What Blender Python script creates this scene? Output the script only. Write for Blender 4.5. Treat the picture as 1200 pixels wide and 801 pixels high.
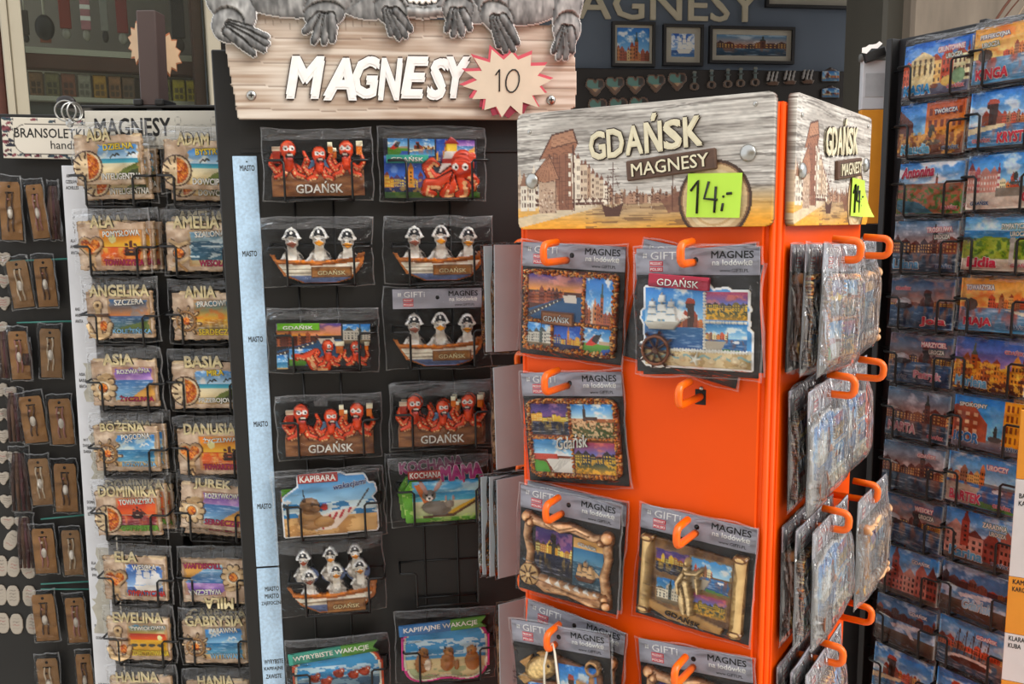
import bpy, math, random
import numpy as np
from mathutils import Vector, Matrix

for _o in list(bpy.data.objects):
    bpy.data.objects.remove(_o)
SC = bpy.context.scene
COL = SC.collection
random.seed(7)

# ------------------------------------------------------------------ camera
F = 1100.0
CX, CY = 600.0, 440.5
CAM = Vector((0.0, 0.0, 1.60))
PITCH = math.radians(9.0)
ROLL = -0.014
_f = Vector((0, math.cos(PITCH), -math.sin(PITCH)))
_r0 = Vector((1, 0, 0))
_u0 = Vector((0, math.sin(PITCH), math.cos(PITCH)))
_r = _r0 * math.cos(ROLL) + _u0 * math.sin(ROLL)
_u = _u0 * math.cos(ROLL) - _r0 * math.sin(ROLL)
cd = bpy.data.cameras.new('camera')
cam = bpy.data.objects.new('camera', cd)
COL.objects.link(cam)
cd.sensor_width = 36.0
cd.lens = F / 1200.0 * 36.0
cd.shift_y = 40.0 / 1200.0
cd.clip_start = 0.02
cam.matrix_world = Matrix(((_r.x, _u.x, -_f.x, CAM.x), (_r.y, _u.y, -_f.y, CAM.y), (_r.z, _u.z, -_f.z, CAM.z), (0, 0, 0, 1)))
SC.camera = cam

# ------------------------------------------------------------------ light
world = bpy.data.worlds.new('world')
SC.world = world
world.use_nodes = True
_bg = world.node_tree.nodes['Background']
_bg.inputs['Color'].default_value = (0.93, 0.96, 1.0, 1)
_bg.inputs['Strength'].default_value = 1.25
sd = bpy.data.lights.new('sun', 'SUN')
sd.energy = 2.2
sd.angle = math.radians(35)
sd.color = (1.0, 0.94, 0.86)
sun = bpy.data.objects.new('sun', sd)
COL.objects.link(sun)
sun.rotation_euler = Vector((0.66, -0.42, 0.62)).to_track_quat('Z', 'Y').to_euler()
vs = SC.view_settings
vs.view_transform = 'Standard'
vs.look = 'None'
vs.gamma = 1.0
vs.use_curve_mapping = False
vs.exposure = 0.2
SC.cycles.transparent_max_bounces = 32

# ------------------------------------------------------------------ colour and materials
def lin1(v):
    return v / 12.92 if v <= 0.04045 else ((v + 0.055) / 1.055) ** 2.4
def rgb(h):
    h = h.lstrip('#')
    if len(h) == 3:
        h = ''.join(x + x for x in h)
    return np.array([int(h[i:i + 2], 16) / 255.0 for i in (0, 2, 4)])
def lin(h):
    return tuple(lin1(v) for v in rgb(h))
_M = {}
def mat(name, color='#888', rough=0.5, metal=0.0, vary=0.12, scale=25.0, bump=0.0, stretch=(1, 1, 1), coat=0.0, emit=None):
    """procedural material: a base colour broken up by noise"""
    if name in _M:
        return _M[name]
    m = bpy.data.materials.new(name)
    m.use_nodes = True
    nt = m.node_tree
    b = nt.nodes['Principled BSDF']
    tc = nt.nodes.new('ShaderNodeTexCoord')
    mp = nt.nodes.new('ShaderNodeMapping')
    mp.inputs['Scale'].default_value = stretch
    nz = nt.nodes.new('ShaderNodeTexNoise')
    nz.inputs['Scale'].default_value = scale
    nz.inputs['Detail'].default_value = 5
    nt.links.new(tc.outputs['Object'], mp.inputs['Vector'])
    nt.links.new(mp.outputs['Vector'], nz.inputs['Vector'])
    rp = nt.nodes.new('ShaderNodeValToRGB')
    c = np.array(lin(color))
    rp.color_ramp.elements[0].position = 0.3
    rp.color_ramp.elements[1].position = 0.7
    rp.color_ramp.elements[0].color = (*np.clip(c * (1 - vary), 0, 1), 1)
    rp.color_ramp.elements[1].color = (*np.clip(c * (1 + vary), 0, 1), 1)
    nt.links.new(nz.outputs['Fac'], rp.inputs['Fac'])
    nt.links.new(rp.outputs['Color'], b.inputs['Base Color'])
    b.inputs['Roughness'].default_value = rough
    b.inputs['Metallic'].default_value = metal
    b.inputs['Coat Weight'].default_value = coat
    if bump:
        bp = nt.nodes.new('ShaderNodeBump')
        bp.inputs['Strength'].default_value = bump
        bp.inputs['Distance'].default_value = 0.002
        nt.links.new(nz.outputs['Fac'], bp.inputs['Height'])
        nt.links.new(bp.outputs['Normal'], b.inputs['Normal'])
    _M[name] = m
    return m
def print_mat(name='printed_surface', rough=0.42, coat=0.0):
    """colours come from the printed picture stored on the mesh, with fine paper grain"""
    if name in _M:
        return _M[name]
    m = bpy.data.materials.new(name)
    m.use_nodes = True
    nt = m.node_tree
    b = nt.nodes['Principled BSDF']
    at = nt.nodes.new('ShaderNodeAttribute')
    at.attribute_name = 'Col'
    nz = nt.nodes.new('ShaderNodeTexNoise')
    nz.inputs['Scale'].default_value = 900
    mx = nt.nodes.new('ShaderNodeMix')
    mx.data_type = 'RGBA'
    mx.blend_type = 'OVERLAY'
    mx.inputs[0].default_value = 0.12
    nt.links.new(at.outputs['Color'], mx.inputs[6])
    nt.links.new(nz.outputs['Fac'], mx.inputs[7])
    nt.links.new(mx.outputs[2], b.inputs['Base Color'])
    b.inputs['Roughness'].default_value = rough
    b.inputs['Coat Weight'].default_value = coat
    _M[name] = m
    return m
def film_mat(name, tint='#ffffff', base=0.0, rough=0.1, bump=0.25, scale=26.0, mist=0.0, streak=(1, 1, 1), ior=1.28):
    """thin clear plastic film: transparent, with fresnel gloss, wrinkles and a little haze"""
    if name in _M:
        return _M[name]
    m = bpy.data.materials.new(name)
    m.use_nodes = True
    nt = m.node_tree
    nt.nodes.clear()
    out = nt.nodes.new('ShaderNodeOutputMaterial')
    tr = nt.nodes.new('ShaderNodeBsdfTransparent')
    tr.inputs['Color'].default_value = (*lin(tint), 1)
    gl = nt.nodes.new('ShaderNodeBsdfGlossy')
    gl.inputs['Roughness'].default_value = rough
    df = nt.nodes.new('ShaderNodeBsdfDiffuse')
    df.inputs['Color'].default_value = (0.75, 0.75, 0.76, 1)
    fr = nt.nodes.new('ShaderNodeFresnel')
    fr.inputs['IOR'].default_value = ior
    tc = nt.nodes.new('ShaderNodeTexCoord')
    mp = nt.nodes.new('ShaderNodeMapping')
    mp.inputs['Scale'].default_value = streak
    nz = nt.nodes.new('ShaderNodeTexNoise')
    nz.inputs['Scale'].default_value = scale
    nz.inputs['Detail'].default_value = 3
    nz.inputs['Distortion'].default_value = 1.2
    bp = nt.nodes.new('ShaderNodeBump')
    bp.inputs['Strength'].default_value = bump
    bp.inputs['Distance'].default_value = 0.02
    nt.links.new(tc.outputs['Object'], mp.inputs['Vector'])
    nt.links.new(mp.outputs['Vector'], nz.inputs['Vector'])
    nt.links.new(nz.outputs['Fac'], bp.inputs['Height'])
    nt.links.new(bp.outputs['Normal'], gl.inputs['Normal'])
    nt.links.new(bp.outputs['Normal'], fr.inputs['Normal'])
    ad = nt.nodes.new('ShaderNodeMath')
    ad.operation = 'ADD'
    ad.inputs[1].default_value = base
    nt.links.new(fr.outputs['Fac'], ad.inputs[0])
    m1 = nt.nodes.new('ShaderNodeMixShader')
    m1.inputs['Fac'].default_value = mist
    nt.links.new(tr.outputs[0], m1.inputs[1])
    nt.links.new(df.outputs[0], m1.inputs[2])
    m2 = nt.nodes.new('ShaderNodeMixShader')
    nt.links.new(ad.outputs[0], m2.inputs['Fac'])
    nt.links.new(m1.outputs[0], m2.inputs[1])
    nt.links.new(gl.outputs[0], m2.inputs[2])
    nt.links.new(m2.outputs[0], out.inputs['Surface'])
    _M[name] = m
    return m

PRINT = print_mat()
PRINT_GLOSS = print_mat('printed_resin', 0.36, 0.1)
PRINT_WOOD = print_mat('printed_board', 0.5)
FILM = film_mat('clear_sleeve', mist=0.002, bump=0.9, ior=1.24, scale=24, streak=(0.7, 1, 2.0), rough=0.08)
FILM_CRINKLE = film_mat('crinkled_sleeve', mist=0.11, base=0.19, rough=0.13, bump=1.0, scale=30, streak=(2.6, 1, 0.7), ior=1.45)  # white mix and extra gloss stand in for street glare on the plastic
GLASS = film_mat('window_glass', tint='#e4e8e4', mist=0.006, base=0.0, rough=0.02, bump=0.0, ior=1.45)
BLACK = mat('black_metal', '#1b1a1a', 0.42, 0.0, 0.15, 40)
BLACKP = mat('black_panel', '#191817', 0.5, 0.0, 0.18, 9)
WIRE = mat('black_wire', '#1e1e1e', 0.28, 0.2, 0.1, 60)
ORANGE = mat('orange_enamel', '#f25200', 0.42, 0.0, 0.03, 12, 0.02)
ORANGE.node_tree.nodes['Principled BSDF'].inputs['Specular IOR Level'].default_value = 0.22
ORANGE_HOOK = mat('orange_hook', '#ff6a0a', 0.3, 0.0, 0.03, 30)
HOLE = mat('dark_slot', '#120c0a', 0.7)
GREYCARD = mat('grey_header_card', '#a8a7b2', 0.5, 0, 0.03, 60)
GREYBACK = mat('grey_card_back', '#a9b0b4', 0.55, 0, 0.06, 18)
BLACKCARD = mat('black_card', '#2b2928', 0.5, 0, 0.1, 30)
WHITE = mat('white_ink', '#fbfaf6', 0.5, 0, 0.02)
INK = mat('black_ink', '#161514', 0.5, 0, 0.05)
RED = mat('red_ink', '#d6263c', 0.5, 0, 0.05)
GOLD = mat('pale_gold_letter', '#efdfae', 0.42, 0, 0.12, 90)
DARKEDGE = mat('dark_brown_edge', '#33261a', 0.55, 0, 0.15, 80)
CHROME = mat('screw_steel', '#b4b3ae', 0.3, 1.0, 0.06, 70)
CREAMP = mat('cream_paint', '#a9a08c', 0.5, 0, 0.05, 6, 0.05)
BROWNW = mat('dark_brown_wood', '#5a2f22', 0.45, 0, 0.2, 8, 0.05, (1, 1, 6))
BROWNP = mat('brown_painted_board', '#4a3a36', 0.5, 0, 0.06, 12)
KRAFT = mat('kraft_card', '#936a3e', 0.7, 0, 0.12, 60)
TEAL = mat('teal_plastic', '#3c7d72', 0.3, 0, 0.1)

# ------------------------------------------------------------------ mesh builder
class MB:
    def __init__(s):
        s.v = []; s.f = []; s.mi = []; s.sm = []
    def add(s, vs_, fs, mi=0, sm=False):
        o = len(s.v)
        s.v.extend([tuple(v) for v in vs_])
        for q in fs:
            s.f.append(tuple(o + i for i in q)); s.mi.append(mi); s.sm.append(sm)
        return s
    def box(s, x0, x1, y0, y1, z0, z1, mi=0, b=0.0):
        if b > 0:
            return s.rbox(x0, x1, y0, y1, z0, z1, b, mi)
        return s.add([(x0, y0, z0), (x1, y0, z0), (x1, y1, z0), (x0, y1, z0), (x0, y0, z1), (x1, y0, z1), (x1, y1, z1), (x0, y1, z1)],
                     [(0, 3, 2, 1), (4, 5, 6, 7), (0, 1, 5, 4), (1, 2, 6, 5), (2, 3, 7, 6), (3, 0, 4, 7)], mi)
    def rbox(s, x0, x1, y0, y1, z0, z1, b, mi=0):
        """box with chamfered edges"""
        vs_ = []; idx = {}
        for ix in (0, 1):
            for iy in (0, 1):
                for iz in (0, 1):
                    X = (x0, x1)[ix]; Y = (y0, y1)[iy]; Z = (z0, z1)[iz]
                    sx, sy, sz = (1, -1)[ix] * b, (1, -1)[iy] * b, (1, -1)[iz] * b
                    for k, p in enumerate(((X, Y + sy, Z + sz), (X + sx, Y, Z + sz), (X + sx, Y + sy, Z))):
                        idx[ix, iy, iz, k] = len(vs_); vs_.append(p)
        fs = []
        for i in (0, 1):
            fs.append([idx[i, a, c, 0] for a, c in ((0, 0), (0, 1), (1, 1), (1, 0))])
            fs.append([idx[a, i, c, 1] for a, c in ((0, 0), (1, 0), (1, 1), (0, 1))])
            fs.append([idx[a, c, i, 2] for a, c in ((0, 0), (0, 1), (1, 1), (1, 0))])
        for a in (0, 1):
            for c in (0, 1):
                fs.append([idx[a, c, 0, 0], idx[a, c, 1, 0], idx[a, c, 1, 1], idx[a, c, 0, 1]])
                fs.append([idx[a, 0, c, 0], idx[a, 1, c, 0], idx[a, 1, c, 2], idx[a, 0, c, 2]])
                fs.append([idx[0, a, c, 1], idx[1, a, c, 1], idx[1, a, c, 2], idx[0, a, c, 2]])
                for e in (0, 1):
                    fs.append([idx[a, c, e, 0], idx[a, c, e, 1], idx[a, c, e, 2]])
        return s.add(vs_, fs, mi)
    def prism(s, poly, y0, y1, mi=0, smooth=False):
        """polygon in x,z extruded along y (y0 is the front)"""
        n = len(poly)
        vs_ = [(p[0], y0, p[1]) for p in poly] + [(p[0], y1, p[1]) for p in poly]
        fs = [tuple(range(n)), tuple(range(2 * n - 1, n - 1, -1))]
        fs += [(i, i + n, (i + 1) % n + n, (i + 1) % n) for i in range(n)]
        return s.add(vs_, fs, mi, smooth)
    def zprism(s, poly, z0, z1, mi=0):
        n = len(poly)
        vs_ = [(p[0], p[1], z0) for p in poly] + [(p[0], p[1], z1) for p in poly]
        fs = [tuple(range(n - 1, -1, -1)), tuple(range(n, 2 * n))]
        fs += [(i, (i + 1) % n, (i + 1) % n + n, i + n) for i in range(n)]
        return s.add(vs_, fs, mi)
    def tube(s, pts, r, n=6, mi=0, closed=False):
        pts = [Vector(p) for p in pts]
        m = len(pts); rings = []
        up = None
        rr = r if isinstance(r, (list, tuple)) else [r] * m
        for i, p in enumerate(pts):
            a = pts[(i - 1) % m] if (closed or i > 0) else p
            b = pts[(i + 1) % m] if (closed or i < m - 1) else p
            t = (b - a)
            t = t.normalized() if t.length > 1e-9 else Vector((0, 0, 1))
            if up is None:
                up = Vector((0, 0, 1)) if abs(t.z) < 0.9 else Vector((1, 0, 0))
            u = up - t * up.dot(t)
            if u.length < 1e-6:
                u = t.orthogonal()
            u.normalize(); w = t.cross(u); up = u
            rings.append([p + (u * math.cos(2 * math.pi * k / n) + w * math.sin(2 * math.pi * k / n)) * rr[i] for k in range(n)])
        vs_ = [v for q in rings for v in q]
        fs = []
        for i in range(m if closed else m - 1):
            j = (i + 1) % m
            for k in range(n):
                fs.append((i * n + k, i * n + (k + 1) % n, j * n + (k + 1) % n, j * n + k))
        if not closed:
            fs.append(tuple(range(n - 1, -1, -1))); fs.append(tuple((m - 1) * n + k for k in range(n)))
        return s.add(vs_, fs, mi, True)
    def ball(s, c, r, nu=10, nv=6, mi=0):
        rx, ry, rz = r if isinstance(r, (tuple, list)) else (r, r, r)
        vs_ = [(c[0], c[1], c[2] + rz)]
        for j in range(1, nv):
            a = math.pi * j / nv
            for i in range(nu):
                t = 2 * math.pi * i / nu
                vs_.append((c[0] + rx * math.sin(a) * math.cos(t), c[1] + ry * math.sin(a) * math.sin(t), c[2] + rz * math.cos(a)))
        vs_.append((c[0], c[1], c[2] - rz))
        fs = [(0, 1 + i, 1 + (i + 1) % nu) for i in range(nu)]
        for j in range(nv - 2):
            for i in range(nu):
                a = 1 + j * nu; b = a + nu
                fs.append((a + i, b + i, b + (i + 1) % nu, a + (i + 1) % nu))
        e = len(vs_) - 1; a = 1 + (nv - 2) * nu
        fs += [(a + i, e, a + (i + 1) % nu) for i in range(nu)]
        return s.add(vs_, fs, mi, True)
    def mesh(s, name, mats):
        me = bpy.data.meshes.new(name)
        me.from_pydata(s.v, [], s.f)
        for m in (mats if isinstance(mats, (list, tuple)) else [mats]):
            me.materials.append(m)
        me.polygons.foreach_set('material_index', s.mi)
        me.polygons.foreach_set('use_smooth', s.sm)
        me.update()
        return me
    def build(s, name, mats, parent=None, M=None):
        return link(name, s.mesh(name, mats), parent, M)

def link(name, me, parent=None, M=None):
    o = bpy.data.objects.new(name, me)
    COL.objects.link(o)
    if parent is not None:
        o.parent = parent
    if M is not None:
        o.matrix_basis = M
    return o
def tag(o, label, cat, group=None):
    o['label'] = label; o['category'] = cat
    if group:
        o['group'] = group
    return o
def thing(name, label, cat, M=None, group=None):
    o = bpy.data.objects.new(name, None)
    o.empty_display_size = 0.02
    COL.objects.link(o)
    if M is not None:
        o.matrix_world = M
    return tag(o, label, cat, group)
def struct(o):
    o['kind'] = 'structure'
    return o
def dup(root, M, label=None):
    r = root.copy(); COL.objects.link(r)
    r.matrix_world = M
    if label:
        r['label'] = label
    for ch in list(root.children):
        c = ch.copy(); COL.objects.link(c); c.parent = r
        for g in list(ch.children):
            d = g.copy(); COL.objects.link(d); d.parent = c
    return r
def T(x=0, y=0, z=0):
    return Matrix.Translation((x, y, z))
def RY(a):
    return Matrix.Rotation(a, 4, 'Y')
def RX(a):
    return Matrix.Rotation(a, 4, 'X')
def RZ(a):
    return Matrix.Rotation(a, 4, 'Z')

# ------------------------------------------------------------------ lettering
_TC = {}
def text_data(s, shear=0.0, space=1.0, solid=True):
    k = (s, shear, space, solid)
    if k not in _TC:
        cu = bpy.data.curves.new('t', 'FONT')
        cu.body = s
        cu.shear = shear
        cu.space_character = space
        cu.resolution_u = 2
        cu.extrude = 0.5 if solid else 0.0
        ob = bpy.data.objects.new('t', cu)
        me = bpy.data.meshes.new_from_object(ob)
        n = len(me.vertices)
        co = np.zeros(n * 3); me.vertices.foreach_get('co', co); co = co.reshape(-1, 3)
        fs = [tuple(p.vertices) for p in me.polygons]
        bpy.data.meshes.remove(me); bpy.data.objects.remove(ob); bpy.data.curves.remove(cu)
        lo = co[:, :2].min(0); hi = co[:, :2].max(0)
        _TC[k] = (co, fs, lo, hi)
    return _TC[k]
def letters(parent, s, cx, cz, w, h=None, front=None, edge=None, y=0.0, depth=0.0006, rot=0.0, bold=0.02, grow=0.04, shear=0.0, space=1.0, name='lettering'):
    """raised lettering fitted into w x h, standing proud (towards -y) of plane y; weight and rim are made of shifted copies of the strokes"""
    co, fs, lo, hi = text_data(s, shear, space)
    fc, ff, _, _ = text_data(s, shear, space, False)
    b = bold
    sx = w / max(1e-6, hi[0] - lo[0] + 2 * b)
    sy = (h / max(1e-6, hi[1] - lo[1] + 2 * b)) if h else sx
    mid = (lo + hi) / 2
    mb = MB()
    ca, sa = math.cos(rot), math.sin(rot)
    def put(c_, f_, yy, mi, dx=0.0, dz=0.0):
        x = (c_[:, 0] - mid[0] + dx) * sx; z = (c_[:, 1] - mid[1] + dz) * sy
        mb.add(np.stack([cx + x * ca - z * sa, yy, cz + x * sa + z * ca], 1).tolist(), f_, mi)
    def solid(d0, d1, mi):
        put(co, fs, y - (d0 + (co[:, 2] + 0.5) * (d1 - d0)), mi)
    def flat(d, mi, r, dirs):
        for k in range(dirs):
            a_ = 2 * math.pi * (k + 0.5) / dirs
            put(fc, ff, np.full(len(fc), y - d + (k + 1) * step), mi, r * math.cos(a_), r * math.sin(a_))
    step = max(depth * 0.045, 2.5e-5)
    solid(0, depth, 0)
    if b > 0:
        flat(depth, 0, b * 1.3, 4)
    if edge is not None:
        flat(depth * 0.7, 1, b + grow, 8)
        return mb.build(name, [front, edge], parent)
    return mb.build(name, [front], parent)

# ------------------------------------------------------------------ pixel rays and rack frames
def ray(px, py):
    return (_f + _r * ((px - CX) / F) + _u * ((CY - py) / F)).normalized()
class Frame:
    """an upright plane: x right along it, y into it, z up; origin on the floor"""
    def __init__(s, px, py, depth, yaw, lean=0.0):
        d = ray(px, py)
        p = CAM + d * (depth / d.y)
        th = math.radians(yaw)
        s.M = Matrix.Translation((p.x, p.y, 0)) @ Matrix.Rotation(-th, 4, 'Z') @ Matrix.Rotation(math.radians(lean), 4, 'Y')
        s.I = s.M.inverted()
        s.R = s.M.to_3x3()
    def at(s, px, py, off=0.0):
        """local (x, z) where the pixel's ray meets the plane lying off in front of the frame's face"""
        o = s.I @ CAM
        d = s.I.to_3x3() @ ray(px, py)
        t = (-off - o.y) / d.y
        q = o + d * t
        return q.x, q.z
    def quad(s, bl, br, tl, off=0.0):
        """matrix at the bottom centre, width, height of a rectangle seen at these pixels"""
        a = Vector(s.at(*bl, off)); b = Vector(s.at(*br, off)); c = Vector(s.at(*tl, off))
        w = (b - a).length; ang = math.atan2(b.y - a.y, b.x - a.x)
        m = (a + b) / 2
        M = s.M @ T(m.x, -off, m.y) @ RY(-ang)
        ll = (c - a)
        h = abs(-ll.x * math.sin(ang) + ll.y * math.cos(ang))
        return M, w, h
FR_M = Frame(430, 400, 1.25, -8.0)
FR_L = Frame(190, 400, 1.31, 5.0, 1.3)
FR_B = Frame(40, 450, 1.45, -2.0, 1.6)
FR_R = Frame(1085, 330, 1.27, 60.0)
FR_W = Frame(130, 60, 2.45, -24.0)
FR_K = Frame(850, 60, 3.6, -9.0)
OYAW = 34.0
FR_O = Frame(913, 270, 0.85, OYAW)        # front face, x measured from the near corner (negative to the left)
_oc = FR_O.M.translation.copy()
class FrameM(Frame):
    def __init__(s, M):
        s.M = M; s.I = M.inverted(); s.R = M.to_3x3()
FR_OR = FrameM(FR_O.M @ RZ(math.radians(90)))   # right face, x runs back from the near corner

# ------------------------------------------------------------------ picture painter (colours for printed and cast surfaces)
def vnoise(u, v, fx, fy, seed=0):
    rs = np.random.RandomState(seed)
    g = rs.rand(int(fy) + 3, int(fx) + 3)
    x = np.clip(u, 0, 1) * fx; y = np.clip(v, 0, 1) * fy
    i = np.floor(x).astype(int); j = np.floor(y).astype(int)
    a = x - i; b = y - j
    a = a * a * (3 - 2 * a); b = b * b * (3 - 2 * b)
    return (g[j, i] * (1 - a) + g[j, i + 1] * a) * (1 - b) + (g[j + 1, i] * (1 - a) + g[j + 1, i + 1] * a) * b
def fnoise(u, v, fx, fy, seed=0, oct=3):
    t = 0; w = 0; k = 1.0
    for o in range(oct):
        t = t + k * vnoise(u, v, fx * 2 ** o, fy * 2 ** o, seed + o * 17); w += k; k *= 0.55
    return t / w
class Cv:
    def __init__(s, W, H, res, base='#888888', cut=False):
        s.W, s.H = W, H
        s.nx = int(res); s.ny = max(6, int(res * H / W))
        s.U, s.V = np.meshgrid(np.linspace(0, 1, s.nx), np.linspace(0, 1, s.ny))
        s.c = np.zeros((s.ny, s.nx, 3)) + rgb(base)
        s.h = np.zeros((s.ny, s.nx))
        s.m = np.zeros((s.ny, s.nx), bool) if cut else np.ones((s.ny, s.nx), bool)
        s.cut = cut
        s.full()
    def full(s):
        return s.sub(0, 0, 1, 1)
    def sub(s, x0, y0, x1, y1):
        s.u = (s.U - x0) / (x1 - x0); s.v = (s.V - y0) / (y1 - y0)
        s.clip = (s.u >= 0) & (s.u <= 1) & (s.v >= 0) & (s.v <= 1)
        s.a = s.W / s.H * (x1 - x0) / (y1 - y0)
        return s
    def put(s, mask, col, al=1.0, h=None):
        mask = mask & s.clip
        if isinstance(col, str):
            col = rgb(col)
        col = np.asarray(col)
        if isinstance(al, np.ndarray):
            A = (al * mask)[..., None]
        else:
            A = (mask * al)[..., None]
        s.c = s.c * (1 - A) + col * A
        if h is not None:
            s.h = np.where(mask, h, s.h)
        if s.cut:
            s.m = s.m | mask
        return s
    def rect(s, x0, y0, x1, y1, col, al=1.0, h=None):
        return s.put((s.u >= x0) & (s.u <= x1) & (s.v >= y0) & (s.v <= y1), col, al, h)
    def grad(s, x0, y0, x1, y1, c0, c1, h=None):
        t = np.clip((s.v - y0) / max(1e-6, y1 - y0), 0, 1)[..., None]
        return s.put((s.u >= x0) & (s.u <= x1) & (s.v >= y0) & (s.v <= y1), rgb(c0) * (1 - t) + rgb(c1) * t, 1, h)
    def pmask(s, pts):
        ins = np.zeros(s.u.shape, bool)
        n = len(pts)
        for i in range(n):
            x0, y0 = pts[i]; x1, y1 = pts[(i + 1) % n]
            if y0 == y1:
                continue
            c = ((s.v >= y0) != (s.v >= y1))
            xi = x0 + (s.v - y0) * (x1 - x0) / (y1 - y0)
            ins ^= c & (s.u < xi)
        return ins
    def poly(s, pts, col, al=1.0, h=None):
        return s.put(s.pmask(pts), col, al, h)
    def edist(s, cx, cy, rx, ry=None, rot=0.0):
        """0 in the middle, 1 on the rim; radii in units of the width"""
        ry = rx if ry is None else ry
        dx = s.u - cx; dy = (s.v - cy) / s.a
        ca, sa = math.cos(rot), math.sin(rot)
        return np.hypot((dx * ca + dy * sa) / rx, (-dx * sa + dy * ca) / ry)
    def ell(s, cx, cy, rx, ry=None, col='#fff', al=1.0, h=None, rot=0.0, dome=None, ring=None):
        d = s.edist(cx, cy, rx, ry, rot)
        k = d <= 1
        if ring:
            k = k & (d >= ring)
        if dome is not None:
            h = dome * np.sqrt(np.clip(1 - d * d, 0, 1)) + (h or 0)
        return s.put(k, col, al, h)
    def segd(s, pts, widths):
        """normalised distance to a polyline of changing width"""
        best = np.full(s.u.shape, 9.0)
        n = len(pts)
        if not isinstance(widths, (list, tuple)):
            widths = [widths] * n
        Y = s.v / s.a
        for i in range(n - 1):
            x0, y0 = pts[i]; x1, y1 = pts[i + 1]
            y0 = y0 / s.a; y1 = y1 / s.a
            dx, dy = x1 - x0, y1 - y0
            L = dx * dx + dy * dy + 1e-12
            t = np.clip(((s.u - x0) * dx + (Y - y0) * dy) / L, 0, 1)
            r = widths[i] * (1 - t) + widths[i + 1] * t
            best = np.minimum(best, np.hypot(s.u - x0 - t * dx, Y - y0 - t * dy) / r)
        return best
    def line(s, pts, w, col, al=1.0, h=None, dome=None):
        d = s.segd(pts, w)
        if dome is not None:
            h = dome * np.sqrt(np.clip(1 - d * d, 0, 1)) + (h or 0)
        return s.put(d <= 1, col, al, h)
    def grain(s, amt, fx, fy, seed=0, mask=None):
        n = fnoise(s.U, s.V, fx, fy, seed) - 0.5
        k = (s.clip if mask is None else (mask & s.clip))[..., None]
        s.c = s.c * (1 + k * n[..., None] * amt * 2)
        return s
    def outline(s, px, col, h=0.0):
        m0 = s.m.copy(); m = m0.copy()
        for _ in range(px):
            q = m.copy()
            q[1:] |= m[:-1]; q[:-1] |= m[1:]; q[:, 1:] |= m[:, :-1]; q[:, :-1] |= m[:, 1:]
            m = q
        new = m & ~m0
        s.c[new] = rgb(col); s.h[new] = h
        s.m = m
        return s
def relief_mesh(cv, name, thick, material, edge='#d8d2c8', origin='bottom', vivid=(1.1, 1.15)):
    """solid with the painted picture on its front: cells outside the cut-out are dropped, the rim is closed"""
    ny, nx = cv.ny, cv.nx
    X = (cv.U - 0.5) * cv.W
    Z = (1 - cv.V) * cv.H if origin == 'bottom' else (0.5 - cv.V) * cv.H
    Y = -(thick + cv.h)
    m = cv.m
    cell = (m[:-1, :-1].astype(int) + m[1:, :-1] + m[:-1, 1:] + m[1:, 1:]) >= 3
    idx = np.arange(ny * nx).reshape(ny, nx)
    N = ny * nx
    a = idx[:-1, :-1][cell]; b = idx[:-1, 1:][cell]; c = idx[1:, 1:][cell]; d = idx[1:, :-1][cell]
    front = np.stack([a, d, c, b], 1)
    P = np.zeros((ny + 1, nx + 1), bool); P[1:ny, 1:nx] = cell
    sides = []
    I, J = np.nonzero(cell)
    for di, dj, e0, e1 in ((-1, 0, (0, 0), (0, 1)), (1, 0, (1, 1), (1, 0)), (0, -1, (1, 0), (0, 0)), (0, 1, (0, 1), (1, 1))):
        k = ~P[I + 1 + di, J + 1 + dj]
        p = idx[I[k] + e0[0], J[k] + e0[1]]; q = idx[I[k] + e1[0], J[k] + e1[1]]
        sides.append(np.stack([p, q, q + N, p + N], 1))
    faces = np.concatenate([front] + sides)
    co = np.concatenate([np.stack([X, Y, Z], -1).reshape(-1, 3), np.stack([X, np.zeros_like(X), Z], -1).reshape(-1, 3)])
    q = np.clip(cv.c, 0, 1).reshape(-1, 3)
    g = q.mean(1, keepdims=True)
    q = g + (q - g) * vivid[0]
    srgb = np.clip((q - 0.45) * vivid[1] + 0.45, 0, 1)
    l = np.where(srgb <= 0.04045, srgb / 12.92, ((srgb + 0.055) / 1.055) ** 2.4)
    back = np.tile(np.array(lin(edge)), (N, 1))
    colr = np.concatenate([np.concatenate([l, back]), np.ones((2 * N, 1))], 1)
    used = np.unique(faces)
    remap = np.zeros(2 * N, int); remap[used] = np.arange(len(used))
    faces = remap[faces]; co = co[used]; colr = colr[used]
    me = bpy.data.meshes.new(name)
    nf = len(faces)
    me.vertices.add(len(co)); me.vertices.foreach_set('co', co.ravel().astype(np.float32))
    me.loops.add(nf * 4); me.loops.foreach_set('vertex_index', faces.ravel().astype(np.int32))
    me.polygons.add(nf); me.polygons.foreach_set('loop_start', np.arange(0, nf * 4, 4, dtype=np.int32))
    me.update(calc_edges=True)
    at = me.color_attributes.new('Col', 'FLOAT_COLOR', 'POINT')
    at.data.foreach_set('color', colr.ravel().astype(np.float32))
    me.materials.append(material)
    return me
def relief(cv, name, thick, parent=None, material=None, M=None, edge='#d8d2c8', origin='bottom', **k):
    return link(name, relief_mesh(cv, name, thick, material or PRINT, edge, origin, **k), parent, M)

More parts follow.
